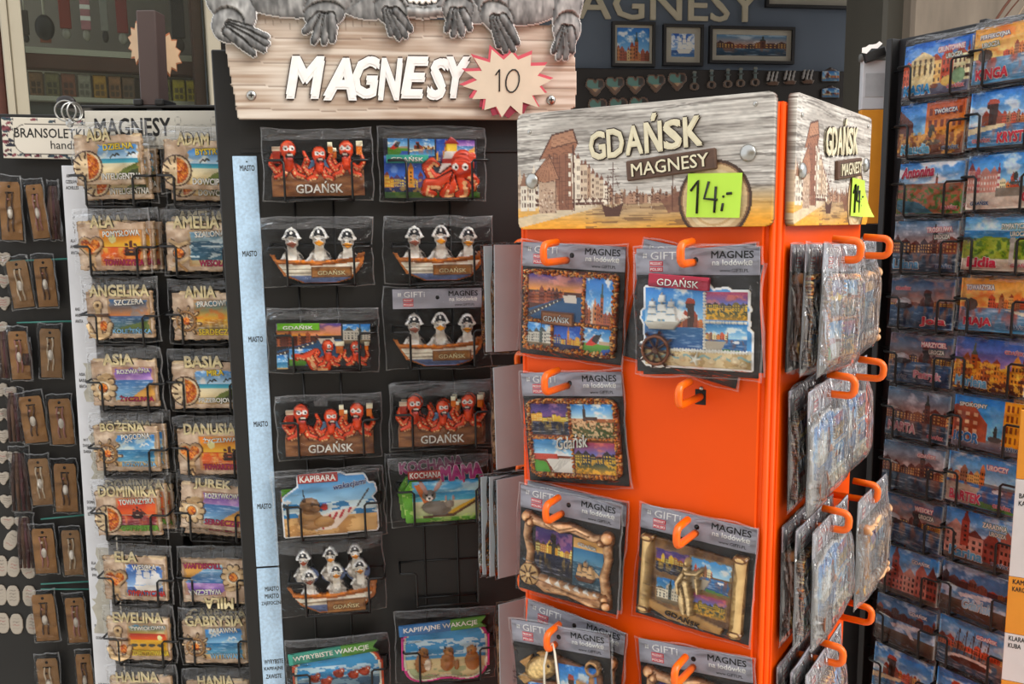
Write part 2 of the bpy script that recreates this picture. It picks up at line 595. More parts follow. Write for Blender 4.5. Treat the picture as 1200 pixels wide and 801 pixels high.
# ------------------------------------------------------------------ little pictures (drawn in the current sub-window, v runs down)
def sky(c, top, bot, y1=0.7, clouds=0.0, seed=0, ccol='#ffffff'):
    c.grad(0, 0, 1, y1, top, bot)
    if clouds:
        n = fnoise(c.u, c.v, 5, 6, seed, 4)
        al = np.clip((n - 0.52) * 6, 0, 1) * clouds
        c.put(c.v < y1, ccol, al)
    return c
def city(c, base, hmin, hmax, n, pal, seed=0, roof='#9c4a30', win='#3b2a22', x0=0.0, x1=1.0, gable=0.5):
    r = random.Random(seed)
    x = x0
    while x < x1:
        w = (x1 - x0) / n * r.uniform(0.7, 1.3)
        h = r.uniform(hmin, hmax)
        col = r.choice(pal)
        e = min(x + w, x1)
        c.rect(x, base - h, e, base, col)
        g = h * gable * r.uniform(0.4, 0.9)
        c.poly([(x, base - h), ((x + e) / 2, base - h - g), (e, base - h)], r.choice([roof, col]))
        nw = 3
        for i in range(nw):
            for k in range(3):
                wx = x + (i + 0.5) * (e - x) / nw; wy = base - h * (0.25 + 0.27 * k)
                c.rect(wx - w * 0.07, wy - h * 0.07, wx + w * 0.07, wy + h * 0.07, win)
        x = e
    return c
def water(c, y0, top, bot, seed=0, refl=None, y1=1.0):
    c.grad(0, y0, 1, y1, top, bot)
    k = (c.v > y0) & (c.v <= y1)
    n = fnoise(c.u, c.v, 6, 40, seed)
    c.put(k, '#ffffff', np.clip((n - 0.55) * 2.2, 0, 0.5))
    if refl:
        n2 = fnoise(c.u, c.v, 14, 4, seed + 3)
        c.put(k, refl, np.clip((n2 - 0.45) * 3.5, 0, 0.75) * np.clip(1 - (c.v - y0) / max(1e-3, (y1 - y0)), 0, 1))
    return c
def crane(c, x, y, s, body='#4a2c1e', roof='#a5482a', brick='#8a4b30'):
    """the old harbour crane: tall hooded timber gable between two round brick towers"""
    c.rect(x - 0.55 * s, y - 0.75 * s, x - 0.12 * s, y, brick)
    c.poly([(x - 0.6 * s, y - 0.72 * s), (x - 0.34 * s, y - 1.15 * s), (x - 0.06 * s, y - 0.72 * s)], roof)
    c.rect(x + 0.12 * s, y - 0.7 * s, x + 0.5 * s, y, brick)
    c.poly([(x + 0.08 * s, y - 0.68 * s), (x + 0.3 * s, y - 1.1 * s), (x + 0.54 * s, y - 0.68 * s)], roof)
    c.poly([(x - 0.2 * s, y), (x - 0.2 * s, y - 1.2 * s), (x - 0.34 * s, y - 1.3 * s), (x - 0.34 * s, y - 1.6 * s), (x - 0.2 * s, y - 1.85 * s), (x + 0.25 * s, y - 1.8 * s), (x + 0.3 * s, y - 1.55 * s), (x + 0.22 * s, y)], body)
    c.poly([(x - 0.36 * s, y - 1.55 * s), (x - 0.2 * s, y - 1.9 * s), (x + 0.25 * s, y - 1.84 * s), (x + 0.34 * s, y - 1.55 * s)], roof)
    for k in range(4):
        c.rect(x - 0.04 * s, y - (0.35 + 0.3 * k) * s, x + 0.06 * s, y - (0.22 + 0.3 * k) * s, '#20130d')
    return c
def ship(c, x, y, s, hull='#3a2a22', sail='#f3efe4', h=None):
    c.poly([(x - 0.6 * s, y - 0.1 * s), (x - 0.42 * s, y + 0.22 * s), (x + 0.42 * s, y + 0.22 * s), (x + 0.7 * s, y - 0.16 * s)], hull, 1, h)
    for k, (dx, hh) in enumerate(((-0.32, 0.95), (0.02, 1.2), (0.34, 0.95))):
        c.line([(x + dx * s, y), (x + dx * s, y - hh * s * 1.1)], 0.018 * s, hull, 1, h)
        for j in range(3):
            t = y - (0.16 + j * 0.3) * hh * s
            w = (0.2 - 0.04 * j) * s
            c.poly([(x + dx * s - w, t), (x + dx * s - w * 0.8, t - 0.26 * hh * s), (x + dx * s + w * 0.8, t - 0.26 * hh * s), (x + dx * s + w * 1.1, t)], sail, 1, h)
    c.line([(x + 0.6 * s, y - 0.1 * s), (x + 0.95 * s, y - 0.35 * s)], 0.015 * s, hull)
    c.poly([(x + 0.45 * s, y - 0.12 * s), (x + 0.42 * s, y - 0.8 * s), (x + 0.9 * s, y - 0.32 * s)], sail, 0.9)
    return c
def church(c, x, y, s, col='#a55a3c', top='#5a6a5a'):
    c.rect(x - 0.12 * s, y - s, x + 0.12 * s, y, col)
    c.poly([(x - 0.13 * s, y - s), (x - 0.05 * s, y - 1.25 * s), (x - 0.03 * s, y - 1.6 * s), (x + 0.03 * s, y - 1.6 * s), (x + 0.05 * s, y - 1.25 * s), (x + 0.13 * s, y - s)], top)
    for k in range(4):
        c.rect(x - 0.04 * s, y - (0.3 + 0.18 * k) * s, x + 0.04 * s, y - (0.2 + 0.18 * k) * s, '#3a2218')
    return c
def gulls(c, pts, s, col='#303438'):
    for x, y in pts:
        c.line([(x - s, y + s * 0.6), (x - s * 0.4, y - s * 0.3), (x, y + s * 0.2), (x + s * 0.5, y - s * 0.5), (x + s, y)], s * 0.16, col)
    return c
BRICK = ['#b5683f', '#c98a5a', '#8d4f35', '#d9b98a', '#a8604a']
BRIGHT = ['#d98a4a', '#e8c07a', '#c25a3a', '#efe0b8', '#a9795a', '#d06a4a']
DUSK = ['#5a3a34', '#7a4a38', '#46323a', '#8a5a3c']
def pic(c, kind, seed=0):
    r = random.Random(seed)
    if kind == 'beach':
        sky(c, '#3d7fc2', '#cfe4f2', 0.45, 0.8, seed)
        c.grad(0, 0.42, 1, 0.56, '#2f8fb0', '#6fc0c8'); c.grad(0, 0.55, 1, 1, '#efe3c4', '#dcc48e')
        c.poly([(0.25, 1), (0.62, 0.68), (1, 0.5), (1, 1)], '#6d7a3a'); c.poly([(0.45, 1), (0.8, 0.72), (1, 0.68), (1, 1)], '#3f4a28')
        gulls(c, [(0.42, 0.33), (0.8, 0.3)], 0.1)
    elif kind == 'sunset':
        sky(c, '#e8802a', '#ffc64a', 0.5); c.ell(0.3, 0.25, 0.09, None, '#fff2b0'); c.rect(0, 0.46, 1, 0.52, '#c2452a')
        water(c, 0.5, '#e8702a', '#a5502a', seed, '#ffd060'); ship(c, 0.72, 0.66, 0.3, '#33201c', '#5a3028')
    elif kind == 'redsea':
        sky(c, '#d8402c', '#f2722e', 0.5, 0.3, seed, '#ff9a4a'); water(c, 0.52, '#b03a34', '#5a3a5a', seed, '#f09a4a'); ship(c, 0.5, 0.55, 0.25, '#2b1a1c', '#4a2020')
        c.grad(0, 0.82, 1, 1, '#7a9a3a', '#4a7a2a')
    elif kind == 'waves':
        sky(c, '#5a7f9a', '#9ab8c4', 0.3, 0.6, seed); water(c, 0.28, '#2c5670', '#476f80', seed); c.grad(0, 0.82, 1, 1, '#c9b58c', '#b49a70')
        n = fnoise(c.u, c.v, 5, 14, seed + 5); c.put((c.v > 0.3) & (n > 0.6), '#e8f0f0', 0.8)
    elif kind == 'purple':
        sky(c, '#6a4aa8', '#c8a0d8', 0.4, 0.5, seed, '#efd0e8'); water(c, 0.36, '#4a7ab0', '#9cc4d8', seed); c.poly([(0.3, 1), (0.62, 0.7), (1, 0.42), (1, 1)], '#dba85a'); c.poly([(0, 1), (0.4, 0.88), (1, 0.8), (1, 1)], '#c98a4a')
    elif kind == 'duskshore':
        sky(c, '#3a6a9c', '#d88a50', 0.5, 0.5, seed, '#8aa0b8'); water(c, 0.48, '#4a6a92', '#5a7a6a', seed); c.poly([(0, 1), (0.3, 0.8), (1, 0.6), (1, 1)], '#6a7a4a')
    elif kind == 'orangesky':
        sky(c, '#4a90c4', '#f2b23a', 0.55, 0.6, seed, '#e8803a'); water(c, 0.55, '#d8902a', '#3a5a7a', seed, '#ffd860'); c.rect(0, 0.9, 1, 1, '#c9a06a')
    elif kind == 'bluesea':
        sky(c, '#2c7ac2', '#a8d4ec', 0.55, 0.7, seed); water(c, 0.5, '#2f7aa8', '#86b8cc', seed); c.grad(0, 0.85, 1, 1, '#d9c08c', '#c9a870'); gulls(c, [(0.3, 0.25), (0.7, 0.35)], 0.1, '#e8eef0')
    elif kind == 'ship':
        sky(c, '#2f62b4', '#a8c8ea', 0.75, 0.9, seed); water(c, 0.72, '#3a5a90', '#5a84b0', seed); ship(c, 0.55, 0.72, 0.55, '#e8e4dc', '#f6f4ee')
    elif kind == 'firesky':
        sky(c, '#4a8ab8', '#e8b84a', 0.35, 0.3, seed); c.grad(0, 0.3, 1, 0.5, '#b43a22', '#e86a28'); c.grad(0, 0.5, 1, 1, '#e8b83a', '#b8902a'); c.ell(0.8, 0.42, 0.06, None, '#fff0b0')
        for k in range(4):
            c.ell(0.15 + 0.22 * k, 0.66, 0.09, 0.04, '#4a4a3a')
    elif kind == 'harbour':      # crane by the water
        sky(c, '#2f7ec8', '#bfe0f2', 0.62, 0.8, seed); city(c, 0.62, 0.1, 0.2, 9, BRIGHT, seed, x0=0.45); crane(c, 0.32, 0.64, 0.26); water(c, 0.62, '#3f6f9c', '#5fa0cc', seed, '#c06a44')
        c.poly([(0, 0.66), (0.5, 0.6), (0.5, 0.66), (0, 0.78)], '#e0cfa8')
    elif kind == 'harbour_sun':
        sky(c, '#d9a04a', '#ffd890', 0.55, 0.7, seed, '#f2803a'); city(c, 0.58, 0.1, 0.26, 8, BRIGHT, seed, x0=0.4); water(c, 0.56, '#7a9cb8', '#4f8cb0', seed, '#d0583a')
        c.ell(0.16, 0.5, 0.1, 0.08, '#5a4a40'); c.poly([(0.6, 0.56), (1, 0.62), (1, 0.72)], '#efe6d4')
    elif kind == 'harbour_dusk':
        sky(c, '#24588a', '#c49a80', 0.55, 0.5, seed, '#d0907a'); city(c, 0.58, 0.06, 0.16, 9, DUSK, seed, '#6a3426', '#e8c060'); crane(c, 0.6, 0.6, 0.2, '#2a1c18', '#5a2c20', '#5a3426'); water(c, 0.56, '#2f5a80', '#24405c', seed, '#c07a4a'); c.ell(0.22, 0.5, 0.12, 0.07, '#c8ccd0'); c.ell(0.22, 0.56, 0.15, 0.04, '#3a3030')
    elif kind == 'street':
        sky(c, '#2468b8', '#7cb4e4', 0.75, 0.3, seed); city(c, 0.86, 0.42, 0.62, 5, BRIGHT + ['#e8dcb0'], seed, '#a8583a', '#5a4030'); c.grad(0, 0.8, 1, 1, '#7a7a8a', '#55586a')
        c.poly([(0.12, 0.86), (0.12, 0.3), (0.3, 0.16), (0.48, 0.3), (0.48, 0.86)], '#e0cf9c')
        for k in range(4):
            c.ell(0.17 + 0.085 * k, 0.5, 0.022, 0.08, '#6a5a40'); c.rect(0.15 + 0.085 * k, 0.3, 0.185 + 0.085 * k, 0.38, '#6a5a40')
        c.ell(0.72, 0.78, 0.13, 0.07, '#c8a850'); c.ell(0.85, 0.7, 0.1, 0.1, '#7f9a74'); c.ell(0.5, 0.84, 0.06, 0.03, '#8a5a48')
    elif kind == 'street_gold':
        sky(c, '#2f78c0', '#8cc0e0', 0.6, 0.3, seed); c.poly([(0, 1), (0, 0.1), (0.22, 0.36), (0.26, 1)], '#6a3a2c'); c.grad(0.42, 0, 1, 0.85, '#b8582c', '#e8b02a')
        for i in range(6):
            for k in range(3):
                c.rect(0.46 + 0.09 * i, 0.12 + 0.22 * k, 0.51 + 0.09 * i, 0.26 + 0.22 * k, '#7a3a20')
        c.grad(0, 0.6, 1, 1, '#b07040', '#5a3a2c'); c.ell(0.52, 0.55, 0.05, 0.09, '#4a4438'); c.ell(0.52, 0.76, 0.15, 0.04, '#6a5c4c')
        n = fnoise(c.u, c.v, 18, 10, seed); c.put((c.v > 0.55) & (n > 0.56), '#e8b860', 0.7)
    elif kind == 'panorama':
        sky(c, '#3a80c0', '#b8d8ec', 0.45, 0.9, seed); n = fnoise(c.u, c.v, 22, 18, seed); c.grad(0, 0.42, 1, 1, '#8a6a50', '#4a6a34'); c.put((c.v > 0.42) & (n > 0.52), '#b0664a', 0.8); c.put((c.v > 0.5) & (n < 0.42), '#4f7a34', 0.9)
        c.poly([(0, 0.72), (0.35, 0.78), (0.6, 1), (0.1, 1), (0, 0.9)], '#3f6f80'); church(c, 0.6, 0.44, 0.14)
    elif kind == 'square':
        sky(c, '#2f86d0', '#a8d8f0', 0.6, 0.7, seed); city(c, 0.72, 0.38, 0.52, 4, ['#c06a6a', '#b85a54', '#d09a8a'], seed, '#8a3a34', '#f0e4d8', x1=0.45); city(c, 0.72, 0.15, 0.3, 4, BRIGHT, seed + 1, x0=0.45, x1=0.72); c.rect(0.8, 0, 1, 0.72, '#e2b68a')
        for k in range(4):
            c.rect(0.85, 0.08 + 0.16 * k, 0.95, 0.18 + 0.16 * k, '#8aa8b0')
        c.grad(0, 0.7, 1, 1, '#cfc4b4', '#e4dccf'); c.rect(0.4, 0.62, 0.85, 0.78, '#8a8478'); c.ell(0.66, 0.42, 0.03, 0.06, '#3c4440'); c.ell(0.66, 0.54, 0.09, 0.02, '#4a504a')
    elif kind == 'seaside':
        sky(c, '#4aa0d8', '#c0e4f2', 0.3, 0.6, seed); water(c, 0.25, '#2f88c0', '#3f98cc', seed, None, 0.42); n = fnoise(c.u, c.v, 14, 12, seed); c.poly([(0, 0.55), (0.3, 0.36), (1, 0.42), (1, 0.85), (0, 0.85)], '#7a9a34'); c.put((c.v > 0.4) & (c.v < 0.8) & (n > 0.52), '#b0b84a', 0.7); c.put((c.v > 0.4) & (c.v < 0.8) & (n < 0.4), '#4a6a2a', 0.8)
        c.grad(0, 0.78, 1, 1, '#d8d0c0', '#bdb6a8'); c.rect(0.66, 0.38, 0.72, 0.9, '#b8b4ac'); c.ell(0.69, 0.44, 0.05, 0.03, '#a8a49c')
    elif kind == 'night_gold':
        sky(c, '#2a68b0', '#b08ac0', 0.6, 0.4, seed, '#e0b0c0'); city(c, 0.84, 0.25, 0.44, 8, ['#c8882c', '#e0a838', '#a8602c', '#d8983c'], seed, '#8a3c24', '#5a2c18'); church(c, 0.28, 0.7, 0.38, '#b86a34'); c.grad(0, 0.8, 1, 1, '#7a4a30', '#4a3028')
        n = fnoise(c.u, c.v, 20, 16, seed); c.put((c.v > 0.45) & (n > 0.58), '#ffd860', 0.7)
    elif kind == 'corner':
        sky(c, '#2a8ad8', '#80d0f0', 0.8, 0.2, seed); c.poly([(0, 1), (0, 0.2), (0.25, 0.1), (0.5, 0.5), (0.5, 1)], '#a85a3a'); c.rect(0.72, 0, 1, 1, '#efa830')
        for i in range(4):
            for k in range(4):
                c.rect(0.75 + 0.065 * i, 0.06 + 0.2 * k, 0.785 + 0.065 * i, 0.18 + 0.2 * k, '#8a4a1c')
                if i < 3:
                    c.rect(0.05 + 0.12 * i, 0.3 + 0.16 * k, 0.11 + 0.12 * i, 0.38 + 0.16 * k, '#e8c8a0')
        c.grad(0, 0.85, 1, 1, '#8a8a90', '#6a6a74'); c.ell(0.62, 0.62, 0.03, 0.08, '#3c4440'); c.ell(0.62, 0.76, 0.1, 0.04, '#5a5c5a')
    elif kind == 'granary':
        sky(c, '#5a86a8', '#d8a48a', 0.6, 0.5, seed); city(c, 0.66, 0.15, 0.3, 7, DUSK + ['#8a5040'], seed, '#6a3024', '#d8b070'); church(c, 0.66, 0.64, 0.36, '#6a4438', '#3a4440'); water(c, 0.64, '#3f5a70', '#2c4254', seed, '#a06a50')
    elif kind == 'boats':
        sky(c, '#3f8cc8', '#b8dcee', 0.5, 0.8, seed); city(c, 0.6, 0.18, 0.34, 6, BRIGHT, seed, x1=0.55); water(c, 0.55, '#3a78b0', '#2f629a', seed, '#b05a3c'); c.poly([(0, 0.6), (0.5, 0.62), (0.35, 1), (0, 1)], '#b8ae9c'); c.ell(0.75, 0.62, 0.08, 0.03, '#f0f0ee')
        c.poly([(0.35, 1), (0.45, 0.86), (1, 0.94), (1, 1)], '#5a8a4a')
    elif kind == 'gate':
        sky(c, '#3f86c4', '#a8cce4', 0.6, 0.6, seed); city(c, 0.95, 0.4, 0.6, 4, ['#a85a4a', '#b87464', '#8a4a40', '#c89a8a'], seed, '#6a3a34', '#3a2420'); church(c, 0.3, 0.7, 0.5, '#a04c3c', '#7a3c30'); c.grad(0, 0.9, 1, 1, '#6a6058', '#504840')
    elif kind == 'planes':
        sky(c, '#3f6f9c', '#7aa0c0', 0.75, 0.6, seed); c.grad(0, 0.7, 1, 1, '#6a5a4c', '#4a4038'); c.poly([(0.25, 0.55), (0.75, 0.45), (0.8, 0.52), (0.3, 0.62)], '#dde2e4'); c.poly([(0.45, 0.5), (0.62, 0.75), (0.68, 0.74), (0.56, 0.5)], '#cfd4d6'); city(c, 0.45, 0.1, 0.22, 8, DUSK, seed)
    elif kind == 'rigs':
        sky(c, '#4a90c8', '#b0d0e0', 0.55, 0.5, seed); city(c, 0.6, 0.1, 0.2, 8, BRIGHT, seed)
        water(c, 0.58, '#4a7088', '#3a5468', seed, '#c0805a')
        for k in range(5):
            x = 0.3 + 0.11 * k; c.line([(x, 0.75), (x + 0.02, 0.15)], 0.008, '#4a3428'); c.line([(x, 0.2), (x - 0.08, 0.7)], 0.004, '#5a4438')
        c.ell(0.5, 0.76, 0.34, 0.06, '#d8d4cc'); c.ell(0.5, 0.8, 0.3, 0.05, '#5a3a30')
    elif kind == 'tower_day':
        sky(c, '#2f7cc8', '#a8d4f0', 0.9, 0.9, seed); city(c, 1.0, 0.25, 0.45, 5, BRICK + ['#d8c4b0'], seed, x1=0.55); city(c, 1.0, 0.2, 0.35, 3, BRICK, seed + 4, x0=0.55); church(c, 0.6, 0.95, 0.52, '#a8643c', '#4a5a50')
    elif kind == 'red_museum':
        sky(c, '#2f80c8', '#b4d8ee', 0.6, 0.9, seed); c.grad(0, 0.6, 1, 1, '#6aa03a', '#4a7a2c'); c.poly([(0.08, 0.68), (0.4, 0.28), (0.66, 0.22), (0.5, 0.62), (0.3, 0.72)], '#c8402c'); c.poly([(0.4, 0.28), (0.66, 0.22), (0.5, 0.62), (0.3, 0.5)], '#3a3434'); c.rect(0.55, 0.5, 1, 0.62, '#c0a890'); c.poly([(0.6, 1), (0.7, 0.8), (1, 0.78), (1, 1)], '#3a5aa0')
    elif kind == 'blue_night':
        sky(c, '#1f4aa0', '#4a80d0', 0.7, 0.3, seed); city(c, 0.8, 0.2, 0.34, 8, ['#3a4a8a', '#c88a34', '#e0a83c', '#5a4a7a'], seed, '#7a3c2a', '#ffd860'); church(c, 0.55, 0.78, 0.46, '#d8963a', '#c08030'); c.grad(0, 0.78, 1, 1, '#23305a', '#3a3450')
    elif kind == 'white_hall':
        sky(c, '#2f80c8', '#b0d8f0', 0.7, 0.6, seed); city(c, 0.85, 0.4, 0.55, 3, ['#d8d4c8', '#c8c4b8', '#e4dcc8'], seed, '#5a5a58', '#4a4a48'); church(c, 0.6, 0.8, 0.5, '#5a6460', '#3a4844'); c.grad(0, 0.82, 1, 1, '#8a7a60', '#5c5040')
    elif kind == 'golden_night':
        sky(c, '#3a2c6a', '#8a5a9a', 0.55, 0.6, seed, '#c88aa0'); city(c, 0.58, 0.12, 0.3, 7, ['#d8a02c', '#e8c040', '#8a6a2c', '#b87a2c'], seed, '#3c2c2c', '#fff0a0'); water(c, 0.56, '#1f2444', '#16182c', seed, '#e8b83a')
    elif kind == 'old_town':
        sky(c, '#3a90d8', '#d0e8f4', 0.4, 0.95, seed); n = fnoise(c.u, c.v, 20, 16, seed); c.grad(0, 0.4, 1, 1, '#b8683c', '#3f5a2c'); c.put((c.v > 0.4) & (n > 0.55), '#e8c8a0', 0.8); c.put((c.v > 0.5) & (n < 0.42), '#3c5228', 0.9); church(c, 0.32, 0.48, 0.3, '#4a3c34', '#4a3c34'); c.rect(0.3, 0.36, 0.62, 0.46, '#5a4438')
    elif kind == 'stadium':
        sky(c, '#3f90d0', '#c0e0f2', 0.5, 0.9, seed); c.rect(0, 0.46, 0.6, 0.62, '#c0503c'); c.poly([(0, 1), (0, 0.65), (0.3, 0.7), (0.4, 1)], '#5a9a3a'); c.poly([(0.3, 0.62), (1, 0.56), (1, 1), (0.5, 1)], '#d8d4cc')
        for k in range(5):
            c.line([(0.42 + 0.03 * k, 1), (0.7 + 0.06 * k, 0.58)], 0.006, '#a8a49c')
    elif kind == 'dusk_canal':
        sky(c, '#b0405c', '#6a84c8', 0.45, 0.6, seed, '#e88a6a'); city(c, 0.7, 0.2, 0.36, 6, ['#3a3c4a', '#55504a', '#7a6a3a'], seed, '#3a2c30', '#f0c84a'); c.grad(0, 0.68, 1, 1, '#3a4a3c', '#c09030')
        n = fnoise(c.u, c.v, 16, 12, seed); c.put((c.v > 0.55) & (n > 0.54), '#f0b83a', 0.75)
    elif kind == 'promenade':
        sky(c, '#5a4a9a', '#f0a03c', 0.36, 0.7, seed, '#e8a088'); city(c, 0.66, 0.22, 0.36, 9, ['#8a4a34', '#a85c3c', '#6a3a30', '#b8704a'], seed, '#5a3024', '#3c241c', x1=0.66); c.poly([(0, 0.95), (0, 0.8), (0.62, 0.5), (1, 0.46), (1, 1), (0.1, 1)], '#2f5a80'); c.poly([(0, 0.86), (0.6, 0.52), (0.64, 0.54), (0, 0.98)], '#4a4244'); c.poly([(0.64, 0.44), (0.88, 0.42), (0.9, 0.6), (0.68, 0.6)], '#e0d8cc')
        for k in range(8):
            c.ell(0.06 + 0.07 * k, 0.9 - 0.046 * k, 0.012, None, '#f8f0d8')
    return c

# ------------------------------------------------------------------ the place: pavement, shop, back wall
STONE = mat('pavement_stone', '#bcb6ac', 0.8, 0, 0.15, 14, 0.2)
struct(MB().box(-9, 9, -7.5, 6, -0.08, 0.0).build('floor', STONE))
struct(MB().box(-9, 9, -7.5, -7.0, 0, 5.0).build('wall_street_unseen', mat('street_facade', '#b5a48c', 0.8, 0, 0.25, 1.2, 0.1)))  # unseen facade opposite, added to vary the reflections in the sleeves
BLUEW = mat('slate_blue_paint', '#5c6674', 0.7, 0, 0.05, 3)
def kx(px, py, off=0.0):
    return FR_K.at(px, py, off)
_x0, _ = kx(230, 60); _x1, _ = kx(1110, 60)
wall_back = struct(MB().box(_x0, _x1, 0, 0.12, 0, 3.3).build('wall_back', BLUEW, None, FR_K.M))
CEIL = mat('shop_ceiling', '#6a665e', 0.8, 0, 0.06, 5)
struct(MB().box(-2.6, 2.4, 2.15, 4.6, 3.0, 3.1).build('ceiling', CEIL))  # unseen ceiling, put in to darken the shop interior
# window bay to the left of the opening
wx = lambda px, py, off=0.0: FR_W.at(px, py, off)
SHOPIN = mat('shop_inside_plaster', '#75706a', 0.8, 0, 0.08, 4)
xa = wx(-260, 60)[0]; xb = wx(262, 60)[0]; xe = wx(330, 60)[0]
struct(MB().box(xa, xb, 0.45, 0.55, 0.2, 3.0).build('wall_window_back', SHOPIN, None, FR_W.M))
struct(MB().box(xa, xe, -0.02, 0.5, 0.0, 0.9).build('wall_window_sill', mat('facade_plaster', '#8a8478', 0.85, 0, 0.08, 8, 0.1), None, FR_W.M))
struct(MB().box(xb + 0.04, xe, -0.02, 0.5, 0.9, 3.0).build('wall_window_side', mat('facade_brown', '#4a4038', 0.8, 0, 0.12, 6), None, FR_W.M))
win = struct(bpy.data.objects.new('window_1', None)); COL.objects.link(win); win.matrix_world = FR_W.M
def vbar(px0, px1, py, y0, y1, m, nm, z0=0.9, z1=2.6):
    a = wx(px0, py)[0]; b = wx(px1, py)[0]
    return MB().box(a, b, y0, y1, z0, z1, b=0.003).build(nm, m, win)
vbar(4, 13, 60, -0.03, 0.03, CREAMP, 'frame_stile')
vbar(13.5, 29, 60, -0.022, 0.03, CREAMP, 'frame_stile')
vbar(242, 258, 60, -0.022, 0.03, CREAMP, 'frame_stile')
vbar(227, 240, 60, 0.02, 0.06, BROWNW, 'inner_stile')
vbar(-16, 3, 60, 0.0, 0.05, BROWNW, 'inner_stile')
gx0 = wx(29, 60)[0]; gx1 = wx(242, 60)[0]
pane = MB().box(gx0, gx1, 0.0, 0.004, 0.95, 2.5).build('pane', GLASS, win)
# display shelves inside: rail heights from the picture
zr0 = wx(130, 84, -0.10)[1]; zr1 = wx(130, 67, -0.10)[1]; zw1 = wx(130, 60, -0.10)[1]
zb0 = wx(130, 121, -0.10)[1]; zb1 = wx(130, 115, -0.10)[1]
sx0 = wx(20, 60, -0.1)[0]; sx1 = wx(236, 60, -0.1)[0]
SHELFW = mat('pale_shelf_board', '#d0cebf', 0.5, 0, 0.05, 10)
sh = thing('display_shelf', 'dark brown display shelf with pale top behind the window glass', 'shelf', FR_W.M)
MB().box(sx0, sx1, 0.10, 0.14, zr0, zr1, b=0.002).build('rail', BROWNW, sh)
MB().box(sx0, sx1, 0.10, 0.44, zr1, zw1).build('board', SHELFW, sh)
sh2 = thing('display_shelf', 'lower pale shelf carrying small boxes behind the window glass', 'shelf', FR_W.M)
MB().box(sx0, sx1, 0.10, 0.44, zb0, zb1, b=0.002).build('board', SHELFW, sh2)
MB().box(sx0, sx1, 0.12, 0.14, 0.95, zb0).build('front_panel', mat('grey_shelf_front', '#4a5254', 0.4, 0, 0.05), sh2)
# small boxes on the lower shelf
boxes = [(34, 51, '#7a604a', 'brown'), (53, 70, '#6f6a4e', 'olive brown'), (72, 89, '#7c4e3c', 'rust'), (91, 107, '#8d8a80', 'grey'), (109, 125, '#a5803c', 'mustard'),
         (127, 142, '#8a6548', 'tan'), (143, 158, '#6e5848', 'dull brown'), (189, 200, '#6a6a3a', 'dark olive'), (202, 217, '#b8a832', 'yellow'), (218, 232, '#b0a032', 'darker yellow')]
for i, (a, b, colr, w) in enumerate(boxes):
    x0 = wx(a, 100, -0.115)[0]; x1 = wx(b, 100, -0.115)[0]
    zt = wx((a + b) / 2, 84 + (a - 34) * 0.055, -0.115)[1]
    W, H = (x1 - x0) * 0.96, max(0.05, zt - zb1)
    pos = ['first from the left', 'second from the left', 'third from the left', 'fourth from the left', 'fifth from the left', 'sixth from the left', 'just left of the brown post',
           'just right of the brown post', 'left of the yellow pair', 'right of the yellow pair'][i]
    t = thing('gift_box', '%s gift box on the lower window shelf, %s' % (w, pos), 'box', FR_W.M @ T((x0 + x1) / 2, 0.115, zb1 + 0.0005), 'gift boxes on the lower window shelf')
    MB().rbox(-W / 2, W / 2, 0.0035, 0.06, 0, H, 0.0015).build('carton', mat('carton_' + w.replace(' ', '_'), colr, 0.6, 0, 0.1, 50), t)
    c = Cv(W * 0.96, H * 0.94, 20, colr)
    for k in range(2):
        for j in range(2):
            c.rect(0.14 + 0.4 * k, 0.38 + 0.3 * j, 0.44 + 0.4 * k, 0.6 + 0.3 * j, '#%02x%02x%02x' % tuple(int(v * 255 * (0.6 if i != 3 else 0.75)) for v in rgb(colr)))
    c.rect(0.1, 0.08, 0.9, 0.3, '#%02x%02x%02x' % tuple(min(255, int(v * 255 * 1.2)) for v in rgb(colr)), 0.6)
    c.grain(0.2, 14, 14, i)
    relief(c, 'printed_front', 0.0005, t, PRINT, T(0, 0.0035, H * 0.02))
